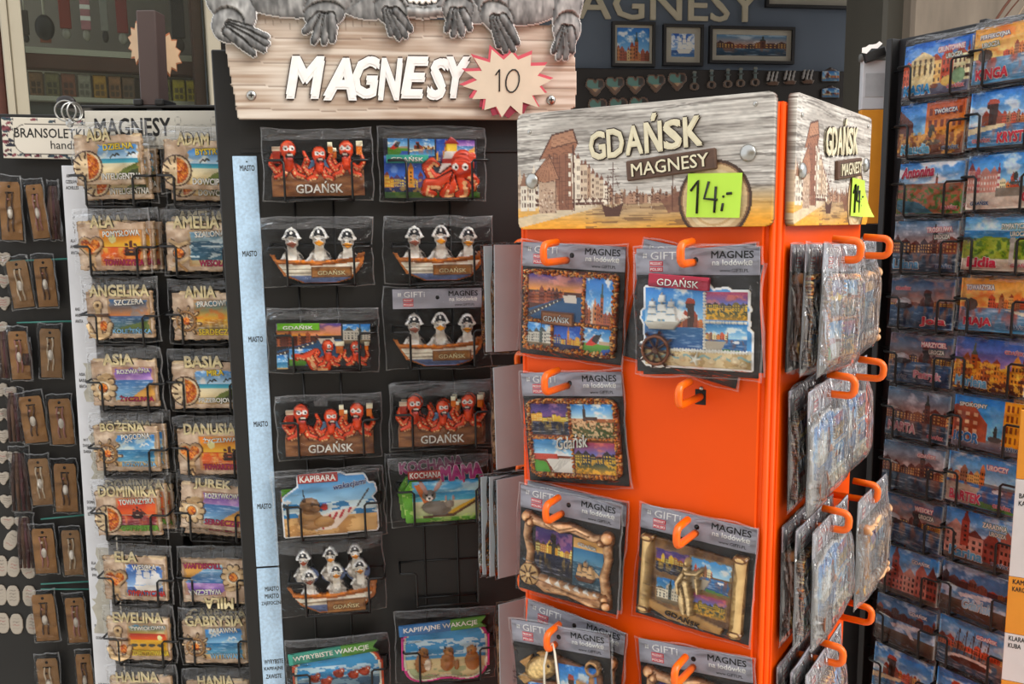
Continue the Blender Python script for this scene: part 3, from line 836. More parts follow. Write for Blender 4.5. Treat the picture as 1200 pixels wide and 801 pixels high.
# keyrings hanging above the shelf on a rail
rail = tag(MB().tube([(sx0, 0.2, wx(130, -40, -0.2)[1]), (sx1, 0.2, wx(130, -40, -0.2)[1])], 0.004).build('hanging_rail', CHROME, None, FR_W.M), 'thin steel rail above the keyrings behind the window glass', 'rail')
zrail = wx(130, -40, -0.2)[1]
keys = [(28, 12, 50, 8, '#3a3230', 'dark brown strap at the window frame'), (51, 17, 48, 22, '#1d2024', 'round black pouch'), (74, -5, 46, 13, '#8a2c22', 'long red strap'), (98, -5, 48, 11, '#b87a84', 'pink and white strap'),
        (120, -5, 50, 9, '#8e8c88', 'thin grey strap'), (141, -2, 52, 13, '#8a2a2c', 'red strap beside the brown post'), (206, -8, 62, 16, '#22242a', 'black strap right of the brown post')]
for i, (px, y0, y1, wpx, colr, w) in enumerate(keys):
    x, zt = wx(px, y0, -0.2); _, zb = wx(px, y1, -0.2)
    wd = wpx * 2.4 / 1100
    t = thing('keyring', '%s hanging behind the shop window' % w, 'keyring', FR_W.M @ T(x, 0.2, zb), 'keyrings behind the window glass')
    L = zt - zb
    m_ = mat('strap_%d' % i, colr, 0.5, 0, 0.2, 60)
    if i == 1:
        MB().ball((0, 0, L * 0.5), (wd / 2, 0.012, L * 0.5), 14, 10).build('pouch', m_, t)
        MB().tube([(0, 0, L * 0.98), (0, 0, zrail - zb)], 0.003).build('strap', SHELFW, t)
        MB().box(-wd * 0.28, wd * 0.28, -0.003, 0.003, -0.004, 0.012, b=0.001).build('tag', mat('rust_tag', '#7a3a22'), t)
    else:
        MB().rbox(-wd / 2, wd / 2, -0.004, 0.004, L * 0.25, L, 0.0015).build('strap', m_, t)
        MB().tube([(0, 0, L), (0, 0, zrail - zb)], 0.0015).build('cord', SHELFW, t)
        MB().ball((0, 0, L * 0.13), (wd * 0.42, 0.006, L * 0.13), 10, 6).build('charm', mat('pewter_charm', '#a8a49a', 0.4, 0.3, 0.3, 60) if i in (2, 3, 5) else mat('black_charm', '#1f2022'), t)
        if i == 3:
            for q in (0.45, 0.7):
                MB().rbox(-wd * 0.52, wd * 0.52, -0.005, 0.005, L * q, L * (q + 0.1), 0.001).build('white_band', WHITE, t)
# pillar and stone wall on the right
FR_P = Frame(1052, 60, 2.6, 0.0)
p0 = FR_P.at(1034, 60)[0]; p1 = FR_P.at(1076, 60)[0]
struct(MB().box(p0, p1, 0, 0.3, 0, 3.1, b=0.01).build('wall_pillar', mat('pillar_paint', '#5a564c', 0.6, 0, 0.08, 4, 0.05, (5, 1, 0.4)), None, FR_P.M))
STONEW = mat('tan_travertine', '#86796a', 0.75, 0, 0.22, 7, 0.25, (3, 1, 0.6))
FR_S = Frame(1130, 20, 2.5, 8.0)
s0 = FR_S.at(1068, 20)[0]
struct(MB().box(s0, s0 + 1.3, 0, 0.4, 0, 3.1, b=0.01).build('wall_right', STONEW, None, FR_S.M))
# dried twigs at the top right corner
tw = thing('twig_bundle', 'tangle of brown dried twigs in front of the tan stone wall', 'twigs', Frame(1188, 10, 2.3, 0).M @ T(0, 0, wx(1188, 10)[1] * 0 + 2.0))
_f2 = Frame(1188, 10, 2.3, 0)
zc = _f2.at(1188, 34)[1]
tw.matrix_world = _f2.M @ T(0, 0, zc)
rr = random.Random(3)
TW = [mat('twig_brown', '#7a5a44', 0.8, 0, 0.3, 40), mat('twig_pale', '#b09a80', 0.8, 0, 0.2, 40), mat('twig_rust', '#6a4030', 0.8, 0, 0.2, 40)]
for k in range(26):
    x = rr.uniform(-0.05, 0.10); y = rr.uniform(-0.03, 0.03)
    pts = []
    lean = rr.uniform(0.25, 0.9)
    for q in range(6):
        s = q / 5
        pts.append((x + lean * 0.16 * s + 0.015 * math.sin(3 * s + k), y + 0.02 * s, -0.05 + 0.2 * s - 0.08 * s * s * lean))
    MB().tube(pts, rr.uniform(0.0015, 0.0035), 5).build('twig', TW[k % 3], tw)
# lettering and pictures on the blue wall
CREAML = mat('cream_wall_letter', '#b9b09a', 0.6, 0, 0.05)
xa_, za_ = kx(634, 22); xb_, zb_ = kx(889, 22)
ztop = kx(760, -13)[1]
letters(wall_back, 'MAGNESY', (xa_ + xb_) / 2, (za_ + ztop) / 2, xb_ - xa_, ztop - za_, CREAML, None, 0, 0.012, 0, 0.012, name='wall_lettering')
FRAMEB = mat('black_picture_frame', '#211f20', 0.5, 0, 0.1)
MATB = mat('grey_picture_mount', '#a8a294', 0.7, 0, 0.04)
def picture(pts, kind, label, vis=None):
    x0, z1 = kx(pts[0], pts[1]); x1, z0 = kx(pts[2], pts[3])
    W, H = x1 - x0, z1 - z0
    t = thing('framed_picture', label, 'picture', FR_K.M @ T((x0 + x1) / 2, -0.001, z0), 'framed pictures on the blue wall')
    b = 0.010
    mb = MB()
    mb.box(-W / 2, W / 2, -0.02, 0, 0, b).box(-W / 2, W / 2, -0.02, 0, H - b, H).box(-W / 2, -W / 2 + b, -0.02, 0, b, H - b).box(W / 2 - b, W / 2, -0.02, 0, b, H - b)
    mb.build('frame', FRAMEB, t)
    MB().box(-W / 2 + b, W / 2 - b, -0.008, 0, b, H - b).build('mount', MATB, t)
    mg = min(W, H) * (0.22 if kind != 'tower_day' else 0.13)
    c = Cv(W - 2 * mg, H - 2 * mg, int((pts[2] - pts[0]) * 1.1))
    pic(c, kind, int(pts[0])); c.c = c.c * 0.85
    relief(c, 'print', 0.001, t, PRINT, T(0, -0.008, mg))
picture((716, 26, 766, 79), 'tower_day', 'upright framed town view left of the two other pictures on the blue wall')
picture((776, 29, 822, 78), 'ship', 'small framed white and blue picture in the middle on the blue wall')
picture((830, 31, 928, 76), 'granary', 'long framed town skyline at dusk on the blue wall')
picture((897, -45, 1008, 12), 'night_gold', 'framed picture cut by the top edge above the long skyline')
# souvenirs on the dark board under the pictures
x0, z1 = kx(660, 81); x1, _ = kx(1034, 81); z0 = kx(850, 200)[1]
bd = tag(MB().box(x0, x1, -0.03, -0.002, z0, z1, b=0.003).build('souvenir_board', mat('brown_black_board', '#2a2523', 0.7, 0, 0.1), None, FR_K.M), 'dark board of souvenir magnets on the blue wall under the pictures', 'board')
def souv(px, py, wpx, hpx, kind, label):
    W, H = wpx * 3.55 / 1100, hpx * 3.55 / 1100
    x, z = kx(px, py + hpx / 2, 0.03)
    c = Cv(W, H, 22, '#8f8a80', cut=True)
    if kind == 'heart':
        hm = lambda s, dy: (np.minimum(c.edist(0.28, 0.3 + dy, 0.24 * s), c.edist(0.72, 0.3 + dy, 0.24 * s)) <= 1) | c.pmask([(0.5 - 0.47 * s, 0.42), (0.5, 0.98 * s), (0.5 + 0.47 * s, 0.42), (0.5, 0.3)])
        c.put(hm(1, 0), '#6a5448', 1, 0.004); k = hm(0.72, 0.03); c.put(k, '#5f7f78', 1, 0.002); c.put(k & (c.v > 0.55), '#a88a6c', 1, 0.002); c.put(k & (c.u > 0.62) & (c.v < 0.5), '#3a3634', 1, 0.002)
    elif kind == 'light':
        c.rect(0.36, 0.1, 0.64, 0.6, '#5f6a68', 1, 0.004); c.rect(0.2, 0.3, 0.8, 0.36, '#4a4a48', 1, 0.005); c.ell(0.5, 0.75, 0.44, 0.34, '#6a5a50', 1, 0.004); c.ell(0.5, 0.75, 0.2, None, '#2a2422', 1, 0.001); c.ell(0.5, 0.1, 0.2, 0.1, '#7a7a74', 1, 0.004)
    elif kind == 'boat':
        c.poly([(0.05, 0.75), (0.2, 0.97), (0.8, 0.97), (0.95, 0.7)], '#5f4a3e', 1, 0.004)
        for q in (0.2, 0.45, 0.7):
            c.poly([(q, 0.08), (q + 0.14, 0.1), (q + 0.02, 0.72), (q - 0.16, 0.72)], '#8f8a86', 1, 0.005)
    else:
        c.rect(0.03, 0.25, 0.97, 0.97, '#6a5a54', 1, 0.004); c.poly([(0.2, 0.25), (0.5, 0.03), (0.9, 0.25)], '#5a4a48', 1, 0.004); c.sub(0.08, 0.3, 0.92, 0.9); pic(c, 'harbour', int(px)); c.full(); c.c = c.c * 0.75
    o = relief(c, 'souvenir_magnet', 0.003, None, PRINT_GLOSS, FR_K.M @ T(x, -0.0305, z), edge='#3a3230')
    tag(o, label, 'magnet', 'souvenirs on the dark board under the pictures')
ordn = ['leftmost', 'second', 'third', 'fourth', 'rightmost']
for i, (x, y) in enumerate(((697, 104), (720, 102), (744, 101), (768, 99), (793, 97))):
    souv(x, y, 24, 24, 'heart', '%s of the five heart souvenirs in the upper row under the pictures' % ordn[i])
for i, (x, y) in enumerate(((700, 127), (724, 126), (748, 125))):
    souv(x, y, 24, 22, 'heart', '%s heart souvenir of the lower row, mostly behind the wooden sign' % ['left', 'middle', 'right'][i])
for i, (x, y) in enumerate(((813, 96), (833, 94), (852, 93), (867, 92), (884, 91))):
    souv(x, y, 13, 24, 'light', '%s of the five small lighthouse souvenirs under the pictures' % ordn[i])
for i, (x, y) in enumerate(((905, 92), (925, 91), (946, 90))):
    souv(x, y, 19, 18, 'boat', '%s of the three sailing boat souvenirs under the pictures' % ['left', 'middle', 'right'][i])
souv(972, 88, 24, 18, 'house', 'souvenir with a town view at the top right of the dark board')
souv(972, 108, 24, 16, 'house', 'souvenir with a town view below the top one on the dark board')
souv(1001, 106, 18, 16, 'house', 'small souvenir nearest to the pillar on the dark board')

# ------------------------------------------------------------------ wire pockets
def pocket_mesh(w, h, d=0.034, r=0.0017, arm=0.022, back=True):
    mb = MB()
    for s in (-1, 1):
        x0 = s * w / 2; x1 = s * (w / 2 - arm)
        mb.tube([(x0, 0.0, h + 0.004), (x0, -d + 0.003, h), (x0 - s * 0.003, -d, h), (x1 + s * 0.003, -d, h), (x1, -d, h - 0.003), (x1, -d, 0.0), (x1, -d + 0.003, -0.003), (x1, 0.0, -0.003)], r, 6)
    mb.tube([(-w / 2 + arm, -d + 0.002, -0.0025), (w / 2 - arm, -d + 0.002, -0.0025)], r * 0.8, 5)
    mb.tube([(-w / 2 + arm, -0.004, -0.0025), (w / 2 - arm, -0.004, -0.0025)], r * 0.8, 5)
    if back:
        mb.tube([(-w / 2, 0.0, h + 0.004), (w / 2, 0.0, h + 0.004)], r * 0.9, 5)
    return mb.mesh('wire_pocket', WIRE)

# ------------------------------------------------------------------ middle rack
mr = thing('magnet_rack', 'black magnet rack with wire pockets under the grey animal sign', 'rack', FR_M.M)
mx0 = FR_M.at(268, 400)[0]; mx1 = FR_M.at(622, 400)[0]
mzt = FR_M.at(430, 60)[1]
MB().rbox(mx0, mx1, 0.0, 0.018, 0.06, mzt, 0.0015).build('back_panel', BLACKP, mr)
MB().rbox(mx0, mx1, -0.08, 0.03, 0.0, 0.06, 0.008).build('base', BLACK, mr)
zs = FR_M.at(430, 177)[1]
MB().rbox(mx0 + 0.03, mx1, -0.0025, 0, zs - 0.002, zs + 0.0025, 0.0005).build('panel_seam', BLACK, mr)
zst = FR_M.at(285, 183)[1]; zsm = FR_M.at(305, 664)[1]
ax0 = FR_M.at(272.5, 184)[0]; ax1 = FR_M.at(301, 184)[0]
SKYS = mat('light_blue_speckled_strip', '#b9d6ee', 0.4, 0, 0.14, 260)
st1 = MB().rbox(ax0, ax1, -0.003, 0, zsm + 0.0015, zst, 0.0005).build('label_strip', SKYS, mr)
st2 = MB().rbox(ax0, ax1, -0.003, 0, 0.5, zsm - 0.0015, 0.0005).build('label_strip', SKYS, mr)
for px, py, s in ((290, 197, 'MIASTO'), (293, 297, 'MIASTO'), (300, 397, 'MIASTO'), (306, 496, 'MIASTO'), (310, 592, 'MIASTO')):
    x, z = FR_M.at(px, py)
    letters(st1, s, x, z, 0.0185, 0.0075, INK, None, -0.003, 0.0002, 0, 0.02)
    if py < 250:
        MB().tube([(x, -0.0031, z + 0.008), (x, -0.0036, z + 0.008)], 0.001, 8).build('pin', INK, st1)
for px, py, ls in ((319, 697, ['MIASTO', 'MIASTO', 'ZAJEFOCZNE']), (321, 782, ['WYRYBISTE', 'KAPIFAJNE', 'ZAWISTE'])):
    for k, s in enumerate(ls):
        x, z = FR_M.at(px, py + (k - 1) * 8.6)
        letters(st2, s, x, z, 0.0023 * len(s) + 0.005, 0.0066, INK, None, -0.003, 0.0002, 0, 0.02)
# vertical wires behind the pockets
for px in (346, 391, 486, 527):
    xw = FR_M.at(px, 250)[0]
    MB().tube([(xw, -0.002, FR_M.at(px, 178)[1]), (xw, -0.002, 0.35)], 0.0014, 5).build('upright_wire', WIRE, mr)
MID = {}
for col in (0, 1):
    rows = ([(316, 232, 432), (320, 333, 434), (327, 434, 440), (332, 535, 446), (336, 632, 447), (341, 720, 452), (347, 826, 455)],
            [(458, 231, 572), (462, 331, 574), (463, 430, 574), (466, 525, 575), (470, 614, 574), (473, 708, 576), (477, 800, 578)])[col]
    for r_, (a, yb, b) in enumerate(rows):
        x0, z0 = FR_M.at(a, yb, 0.03); x1, _ = FR_M.at(b, yb, 0.03)
        MID[col, r_] = ((x0 + x1) / 2, z0, x1 - x0)
_pm = pocket_mesh(0.128, 0.046, 0.036)
for k, (x, z, w) in MID.items():
    link('wire_pocket', _pm, mr, T(x, 0, z))
# the wooden sign with the grey animals holding it
def px_canvas(fr, x0, y0, x1, y1, res, off=0.0, **kw):
    a = Vector(fr.at(x0, (y0 + y1) / 2, off)); b = Vector(fr.at(x1, (y0 + y1) / 2, off))
    t = fr.at((x0 + x1) / 2, y0, off)[1]; bt = fr.at((x0 + x1) / 2, y1, off)[1]
    c = Cv(b.x - a.x, t - bt, res, **kw)
    return c, (a.x + b.x) / 2, bt, lambda X, Y: ((X - x0) / (x1 - x0), (Y - y0) / (y1 - y0)), 1.0 / (x1 - x0)
c, bx, bz, P, S = px_canvas(FR_M, 255, 10, 685, 144, 300, 0.03, base='#c9b39c', cut=True)
def wood(c, light, dark, seed, knots=(), fx=3, fy=34, amt=0.9):
    n = fnoise(c.U, c.V + 0.03 * fnoise(c.U, c.V, 4, 3, seed + 9), fx, fy, seed, 4)
    t = np.clip((n - 0.5) * 2.6 * amt + 0.5, 0, 1)[..., None]
    return rgb(dark) * (1 - t) + rgb(light) * t
pts = [P(262, 26), P(300, 17), P(420, 19), P(560, 22), P(652, 26), P(668, 28), P(672, 50), P(676, 92), P(674, 124), P(640, 140), P(560, 140), P(274, 140), P(271, 112), P(266, 74)]
c.put(c.pmask(pts), wood(c, '#d9c9b6', '#a98a70', 4), 1, 0.0)
n = fnoise(c.U, c.V, 5, 5, 77); c.put(c.m, '#e3d6c6', np.clip((n - 0.45) * 2, 0, 0.6))
for yy in (44, 73, 100, 127):
    c.line([P(268, yy), P(380, yy + 3), P(500, yy - 2), P(674, yy + 2)], 0.7 * S, '#7a6250', 0.6, -0.0006)
for xx in range(285, 660, 9):
    c.line([P(xx, 22), P(xx + random.uniform(-2, 2), 22 + random.uniform(5, 16))], 0.45 * S, '#8a705c', 0.5)
sg = relief(c, 'sign_board', 0.010, mr, PRINT_WOOD, T(bx, -0.02, bz), edge='#7a6552', vivid=(0.8, 1.0))
SIGN_Y = -0.0305
lx, lz = FR_M.at(441, 93, 0.032)
la = FR_M.at(337, 93, 0.032)[0]; lb = FR_M.at(548, 93, 0.032)[0]
lt = FR_M.at(441, 67, 0.032)[1]; l0 = FR_M.at(441, 117, 0.032)[1]
WL = mat('white_sign_letter', '#efeeea', 0.45, 0, 0.05, 120)
for k, ch in enumerate('MAGNESY'):
    xs = [337, 379, 414, 443, 470, 500, 524, 549]
    wch = (xs[k + 1] - xs[k])
    cxp = (xs[k] + xs[k + 1]) / 2 + (1 if k else 0)
    X, Z = FR_M.at(cxp, 92 + (1 if k % 2 else -1) - 0.004 * (cxp - 440) * 0, 0.032)
    wm = FR_M.at(cxp + wch * 0.57, 92, 0.032)[0] - FR_M.at(cxp - wch * 0.57, 92, 0.032)[0]
    letters(sg, ch, X - bx, Z - bz, wm, (lt - l0), WL, mat('letter_outline_ink', '#4a3a30'), -0.0105, 0.004, 0.0, 0.045, 0.03, 0.26, name='sign_letter')  # dark outline ink rims each letter
def screw(parent, x, y, z, r=0.0045):
    mb = MB()
    mb.ball((x, y, z), (r, r * 0.5, r), 14, 8)
    o = mb.build('screw', CHROME, parent)
    m2 = MB(); q = r * 0.5
    m2.box(x - q, x + q, y - r * 0.56, y - r * 0.3, z - r * 0.1, z + r * 0.1).box(x - r * 0.1, x + r * 0.1, y - r * 0.56, y - r * 0.3, z - q, z + q)
    m2.build('screw_slot', HOLE, o)
for px, py in ((294.5, 111.5), (646, 117)):
    X, Z = FR_M.at(px, py, 0.032)
    screw(sg, X - bx, -0.0105, Z - bz, 0.0062)
# grey furry animals leaning over the sign: a cut-out panel on the sign
c, ax, az, P, S = px_canvas(FR_M, 236, -190, 688, 74, 380, 0.034, base='#777777', cut=True)
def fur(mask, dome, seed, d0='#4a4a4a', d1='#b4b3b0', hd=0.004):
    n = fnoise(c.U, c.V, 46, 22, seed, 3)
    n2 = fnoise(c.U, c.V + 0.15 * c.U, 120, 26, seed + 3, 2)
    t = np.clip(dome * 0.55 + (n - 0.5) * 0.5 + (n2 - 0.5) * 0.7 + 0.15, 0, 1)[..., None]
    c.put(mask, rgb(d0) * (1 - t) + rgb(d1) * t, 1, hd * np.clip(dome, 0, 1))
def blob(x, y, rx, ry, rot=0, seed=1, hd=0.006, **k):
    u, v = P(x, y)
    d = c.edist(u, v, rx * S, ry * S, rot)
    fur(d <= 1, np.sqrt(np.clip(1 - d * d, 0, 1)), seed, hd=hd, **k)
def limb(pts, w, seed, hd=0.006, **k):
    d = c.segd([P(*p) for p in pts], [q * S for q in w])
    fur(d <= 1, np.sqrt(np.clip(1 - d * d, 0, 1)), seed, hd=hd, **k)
# bodies and heads

# heads above the sign (left, right, then the middle one in front)
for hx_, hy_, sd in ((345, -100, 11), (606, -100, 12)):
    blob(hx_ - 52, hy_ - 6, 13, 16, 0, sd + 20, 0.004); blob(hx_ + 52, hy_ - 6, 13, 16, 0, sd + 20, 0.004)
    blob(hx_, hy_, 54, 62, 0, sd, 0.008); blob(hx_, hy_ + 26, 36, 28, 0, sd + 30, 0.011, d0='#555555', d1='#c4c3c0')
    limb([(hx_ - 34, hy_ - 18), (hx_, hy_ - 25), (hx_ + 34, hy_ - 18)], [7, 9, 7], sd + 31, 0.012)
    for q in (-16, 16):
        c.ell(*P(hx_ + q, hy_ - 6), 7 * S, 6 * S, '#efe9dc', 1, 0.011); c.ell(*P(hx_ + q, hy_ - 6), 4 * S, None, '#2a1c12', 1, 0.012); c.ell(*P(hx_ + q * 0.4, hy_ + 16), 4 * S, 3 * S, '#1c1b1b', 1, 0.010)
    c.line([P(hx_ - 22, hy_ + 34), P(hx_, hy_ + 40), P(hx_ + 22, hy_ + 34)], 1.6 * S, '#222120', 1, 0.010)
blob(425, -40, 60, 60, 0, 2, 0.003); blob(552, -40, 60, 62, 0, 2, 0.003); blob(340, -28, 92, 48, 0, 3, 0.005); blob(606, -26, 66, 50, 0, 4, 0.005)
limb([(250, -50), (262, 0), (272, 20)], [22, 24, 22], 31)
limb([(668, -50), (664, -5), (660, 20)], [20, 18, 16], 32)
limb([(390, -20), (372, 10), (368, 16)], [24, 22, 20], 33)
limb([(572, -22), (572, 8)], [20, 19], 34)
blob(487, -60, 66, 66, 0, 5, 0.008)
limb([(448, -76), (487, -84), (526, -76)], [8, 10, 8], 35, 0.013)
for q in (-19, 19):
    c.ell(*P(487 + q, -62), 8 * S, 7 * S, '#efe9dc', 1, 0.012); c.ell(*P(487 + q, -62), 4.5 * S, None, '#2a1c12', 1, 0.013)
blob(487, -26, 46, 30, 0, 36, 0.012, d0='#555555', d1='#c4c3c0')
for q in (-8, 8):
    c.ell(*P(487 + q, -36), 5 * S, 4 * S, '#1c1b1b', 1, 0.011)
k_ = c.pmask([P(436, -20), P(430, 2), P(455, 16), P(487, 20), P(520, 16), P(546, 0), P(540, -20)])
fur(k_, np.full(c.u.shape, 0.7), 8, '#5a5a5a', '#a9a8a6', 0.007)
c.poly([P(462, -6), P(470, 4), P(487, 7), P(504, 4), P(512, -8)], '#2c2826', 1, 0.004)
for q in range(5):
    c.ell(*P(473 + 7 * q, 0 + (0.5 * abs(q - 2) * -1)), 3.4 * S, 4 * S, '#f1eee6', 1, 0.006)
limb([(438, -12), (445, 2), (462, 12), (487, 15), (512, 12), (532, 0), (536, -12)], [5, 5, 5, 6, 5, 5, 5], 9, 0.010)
# hands: back of the hand and four fingers each
def hand(bx_, by_, tips, w, palm, seed):
    x, y, rx, ry, rot = palm
    d = c.edist(*P(x, y), rx * S, ry * S, rot)
    fur(d <= 1, np.sqrt(np.clip(1 - d * d, 0, 1)), seed + 9, '#3f3f3f', '#b0afac', 0.005)
    for q, (tx, ty) in enumerate(tips):
        x0, y0 = bx_[q] * 0.55 + tx * 0.45 * 0 + x * 0.45, by_[q] * 0.55 + y * 0.45
        d = c.segd([P(x0, y0), P((x0 + tx) / 2 + 0.8, (y0 + ty) / 2), P(tx, ty)], [w * 0.9 * S, w * 1.05 * S, w * 0.7 * S])
        c.put((d <= 1.18) & (d > 1) & c.m, '#1d1d1d', 0.75)
        prog = np.clip(np.hypot(c.u - P(x0, y0)[0], (c.v - P(x0, y0)[1]) / c.a) / max(1e-6, math.hypot(tx - x0, ty - y0) * S), 0, 1)
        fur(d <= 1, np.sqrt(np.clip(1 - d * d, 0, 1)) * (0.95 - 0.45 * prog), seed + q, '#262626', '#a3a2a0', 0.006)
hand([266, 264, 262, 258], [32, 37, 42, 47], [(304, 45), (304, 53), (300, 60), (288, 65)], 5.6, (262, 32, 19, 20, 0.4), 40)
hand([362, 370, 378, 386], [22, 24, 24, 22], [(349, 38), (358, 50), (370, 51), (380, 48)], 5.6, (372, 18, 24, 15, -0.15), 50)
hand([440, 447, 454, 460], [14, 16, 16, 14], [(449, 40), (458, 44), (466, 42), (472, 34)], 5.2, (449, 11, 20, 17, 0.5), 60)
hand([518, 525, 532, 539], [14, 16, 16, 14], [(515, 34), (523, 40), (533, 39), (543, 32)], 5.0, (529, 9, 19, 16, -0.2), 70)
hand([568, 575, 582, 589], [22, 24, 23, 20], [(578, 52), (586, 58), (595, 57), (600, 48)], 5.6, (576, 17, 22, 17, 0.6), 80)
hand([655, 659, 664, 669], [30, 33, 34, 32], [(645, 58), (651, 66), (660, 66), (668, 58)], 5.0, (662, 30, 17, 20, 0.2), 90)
c.outline(1, '#e4e3e0', 0.0)
an = relief(c, 'animal_cutout', 0.004, sg, PRINT_WOOD, T(ax - bx, -0.0145, az - bz), edge='#cfcfcc', vivid=(1.0, 1.15))
an['label'] = 'grey furry apes printed on a cut-out, hands hooked over the sign edge'
# starburst price tag with 10
x_, z_ = FR_M.at(594, 94, 0.045)
t = thing('price_tag', 'red-edged cream starburst price tag reading 10 on the wooden sign', 'price tag', FR_M.M @ T(x_, -0.0365, z_))
def star(n, r0, r1, sy=0.78, seed=5, ph=0.1):
    r = random.Random(seed); o = []
    for i in range(n * 2):
        a = math.pi * i / n + ph
        q = (r0 if i % 2 else r1) * r.uniform(0.92, 1.06)
        o.append((q * math.cos(a), q * math.sin(a) * sy))
    return o
pp = star(14, 0.043, 0.061, 0.72)
MB().prism([(x * 0.9 - 0.001, z * 0.9 - 0.007) for x, z in star(14, 0.044, 0.054, 0.8, 9, 0.3)], -0.0015, 0.0, 0).build('red_backing', mat('crimson_card', '#8a2238', 0.5), t)
MB().prism(pp, -0.0026, -0.0015).build('red_edge', mat('rose_card', '#c9505e', 0.5), t)
MB().prism([(x * 0.94 + 0.001, z * 0.94 - 0.0028) for x, z in pp], -0.0032, -0.0026).build('paper', mat('cream_tag_paper', '#d2c3ac', 0.6, 0, 0.05, 40), t)
MB().tube([(-0.0135, -0.0036, 0.007), (-0.0085, -0.0036, 0.014), (-0.009, -0.0036, -0.013)], 0.0010, 5).build('digit', INK, t)
MB().tube([(0.008 + 0.0085 * math.cos(a) + 0.002 * math.sin(a), -0.0036, 0.014 * math.sin(a)) for a in np.linspace(0, 2 * math.pi, 15)[:-1]], 0.0010, 5, closed=True).build('digit', INK, t)

# ------------------------------------------------------------------ plastic sleeves
FILM_EDGE = film_mat('sleeve_seam', mist=0.14, base=0.03, rough=0.2, bump=0.2)
FILM_TOP = film_mat('sleeve_top_highlight', mist=0.05, base=0.03, rough=0.12, bump=1.0, scale=40, streak=(0.5, 1, 2.6), ior=1.4)  # paler, hazier film mix standing in for highlights along the bag tops
def sleeve_mesh(w, z0, z1, yf, seed=0, amp=0.0022, nx=17, nz=13, mats=None, b=0.0016, flat=None, top=None):
    r = np.random.RandomState(seed)
    xs = np.concatenate([[-w / 2, -w / 2 + b], np.linspace(-w / 2, w / 2, nx)[1:-1], [w / 2 - b, w / 2]])
    zs_ = np.concatenate([[z0, z0 + b], np.linspace(z0, z1, nz)[1:-1], [z1 - b, z1]])
    mb = MB()
    n0, n1 = len(xs), len(zs_)
    X, Z = np.meshgrid(xs, zs_)
    u = (X + w / 2) / w; v = (Z - z0) / (z1 - z0)
    e = np.minimum(np.minimum(u, 1 - u) * 9, np.minimum(v, 1 - v) * 9).clip(0, 1)
    if flat is not None:
        k_ = np.clip((flat - Z) / 0.02, 0, 1)
        e = e * (0.42 + 0.58 * k_)
    wob = fnoise(u, v, 3, 3, seed, 2) - 0.5 + 0.6 * (fnoise(u, v, 9, 5, seed + 5, 2) - 0.5)
    Y = -(0.0008 + (yf - 0.0008) * e + amp * wob * (0.4 + e))
    jx = (fnoise(u, v, 4, 5, seed + 8, 2) - 0.5) * 0.005; jz = (fnoise(u, v, 5, 4, seed + 9, 2) - 0.5) * 0.005
    vs_ = np.stack([X + jx, np.minimum(Y, -0.0004), Z + jz], -1).reshape(-1, 3).tolist()
    f0, f1 = [], []
    for j in range(n1 - 1):
        for i in range(n0 - 1):
            q = (j * n0 + i, j * n0 + i + 1, (j + 1) * n0 + i + 1, (j + 1) * n0 + i)
            (f1 if (i in (0, n0 - 2) or j in (0, n1 - 2)) else f0).append(q)
    mb.add(vs_, f0 + f1, 0, True)
    k = len(f0)
    for i in range(k, k + len(f1)):
        mb.mi[i] = 1
    if top is not None:
        for i in range(k):
            if sum(mb.v[q][2] for q in mb.f[i]) / 4 > top:
                mb.mi[i] = 2
    return mb.mesh('plastic_sleeve', mats or [FILM, FILM_EDGE, FILM_TOP])
def sleeve(parent, w, z0, z1, yf, seed=0, **k):
    return link('plastic_sleeve', sleeve_mesh(w, z0, z1, yf, seed, **k), parent)

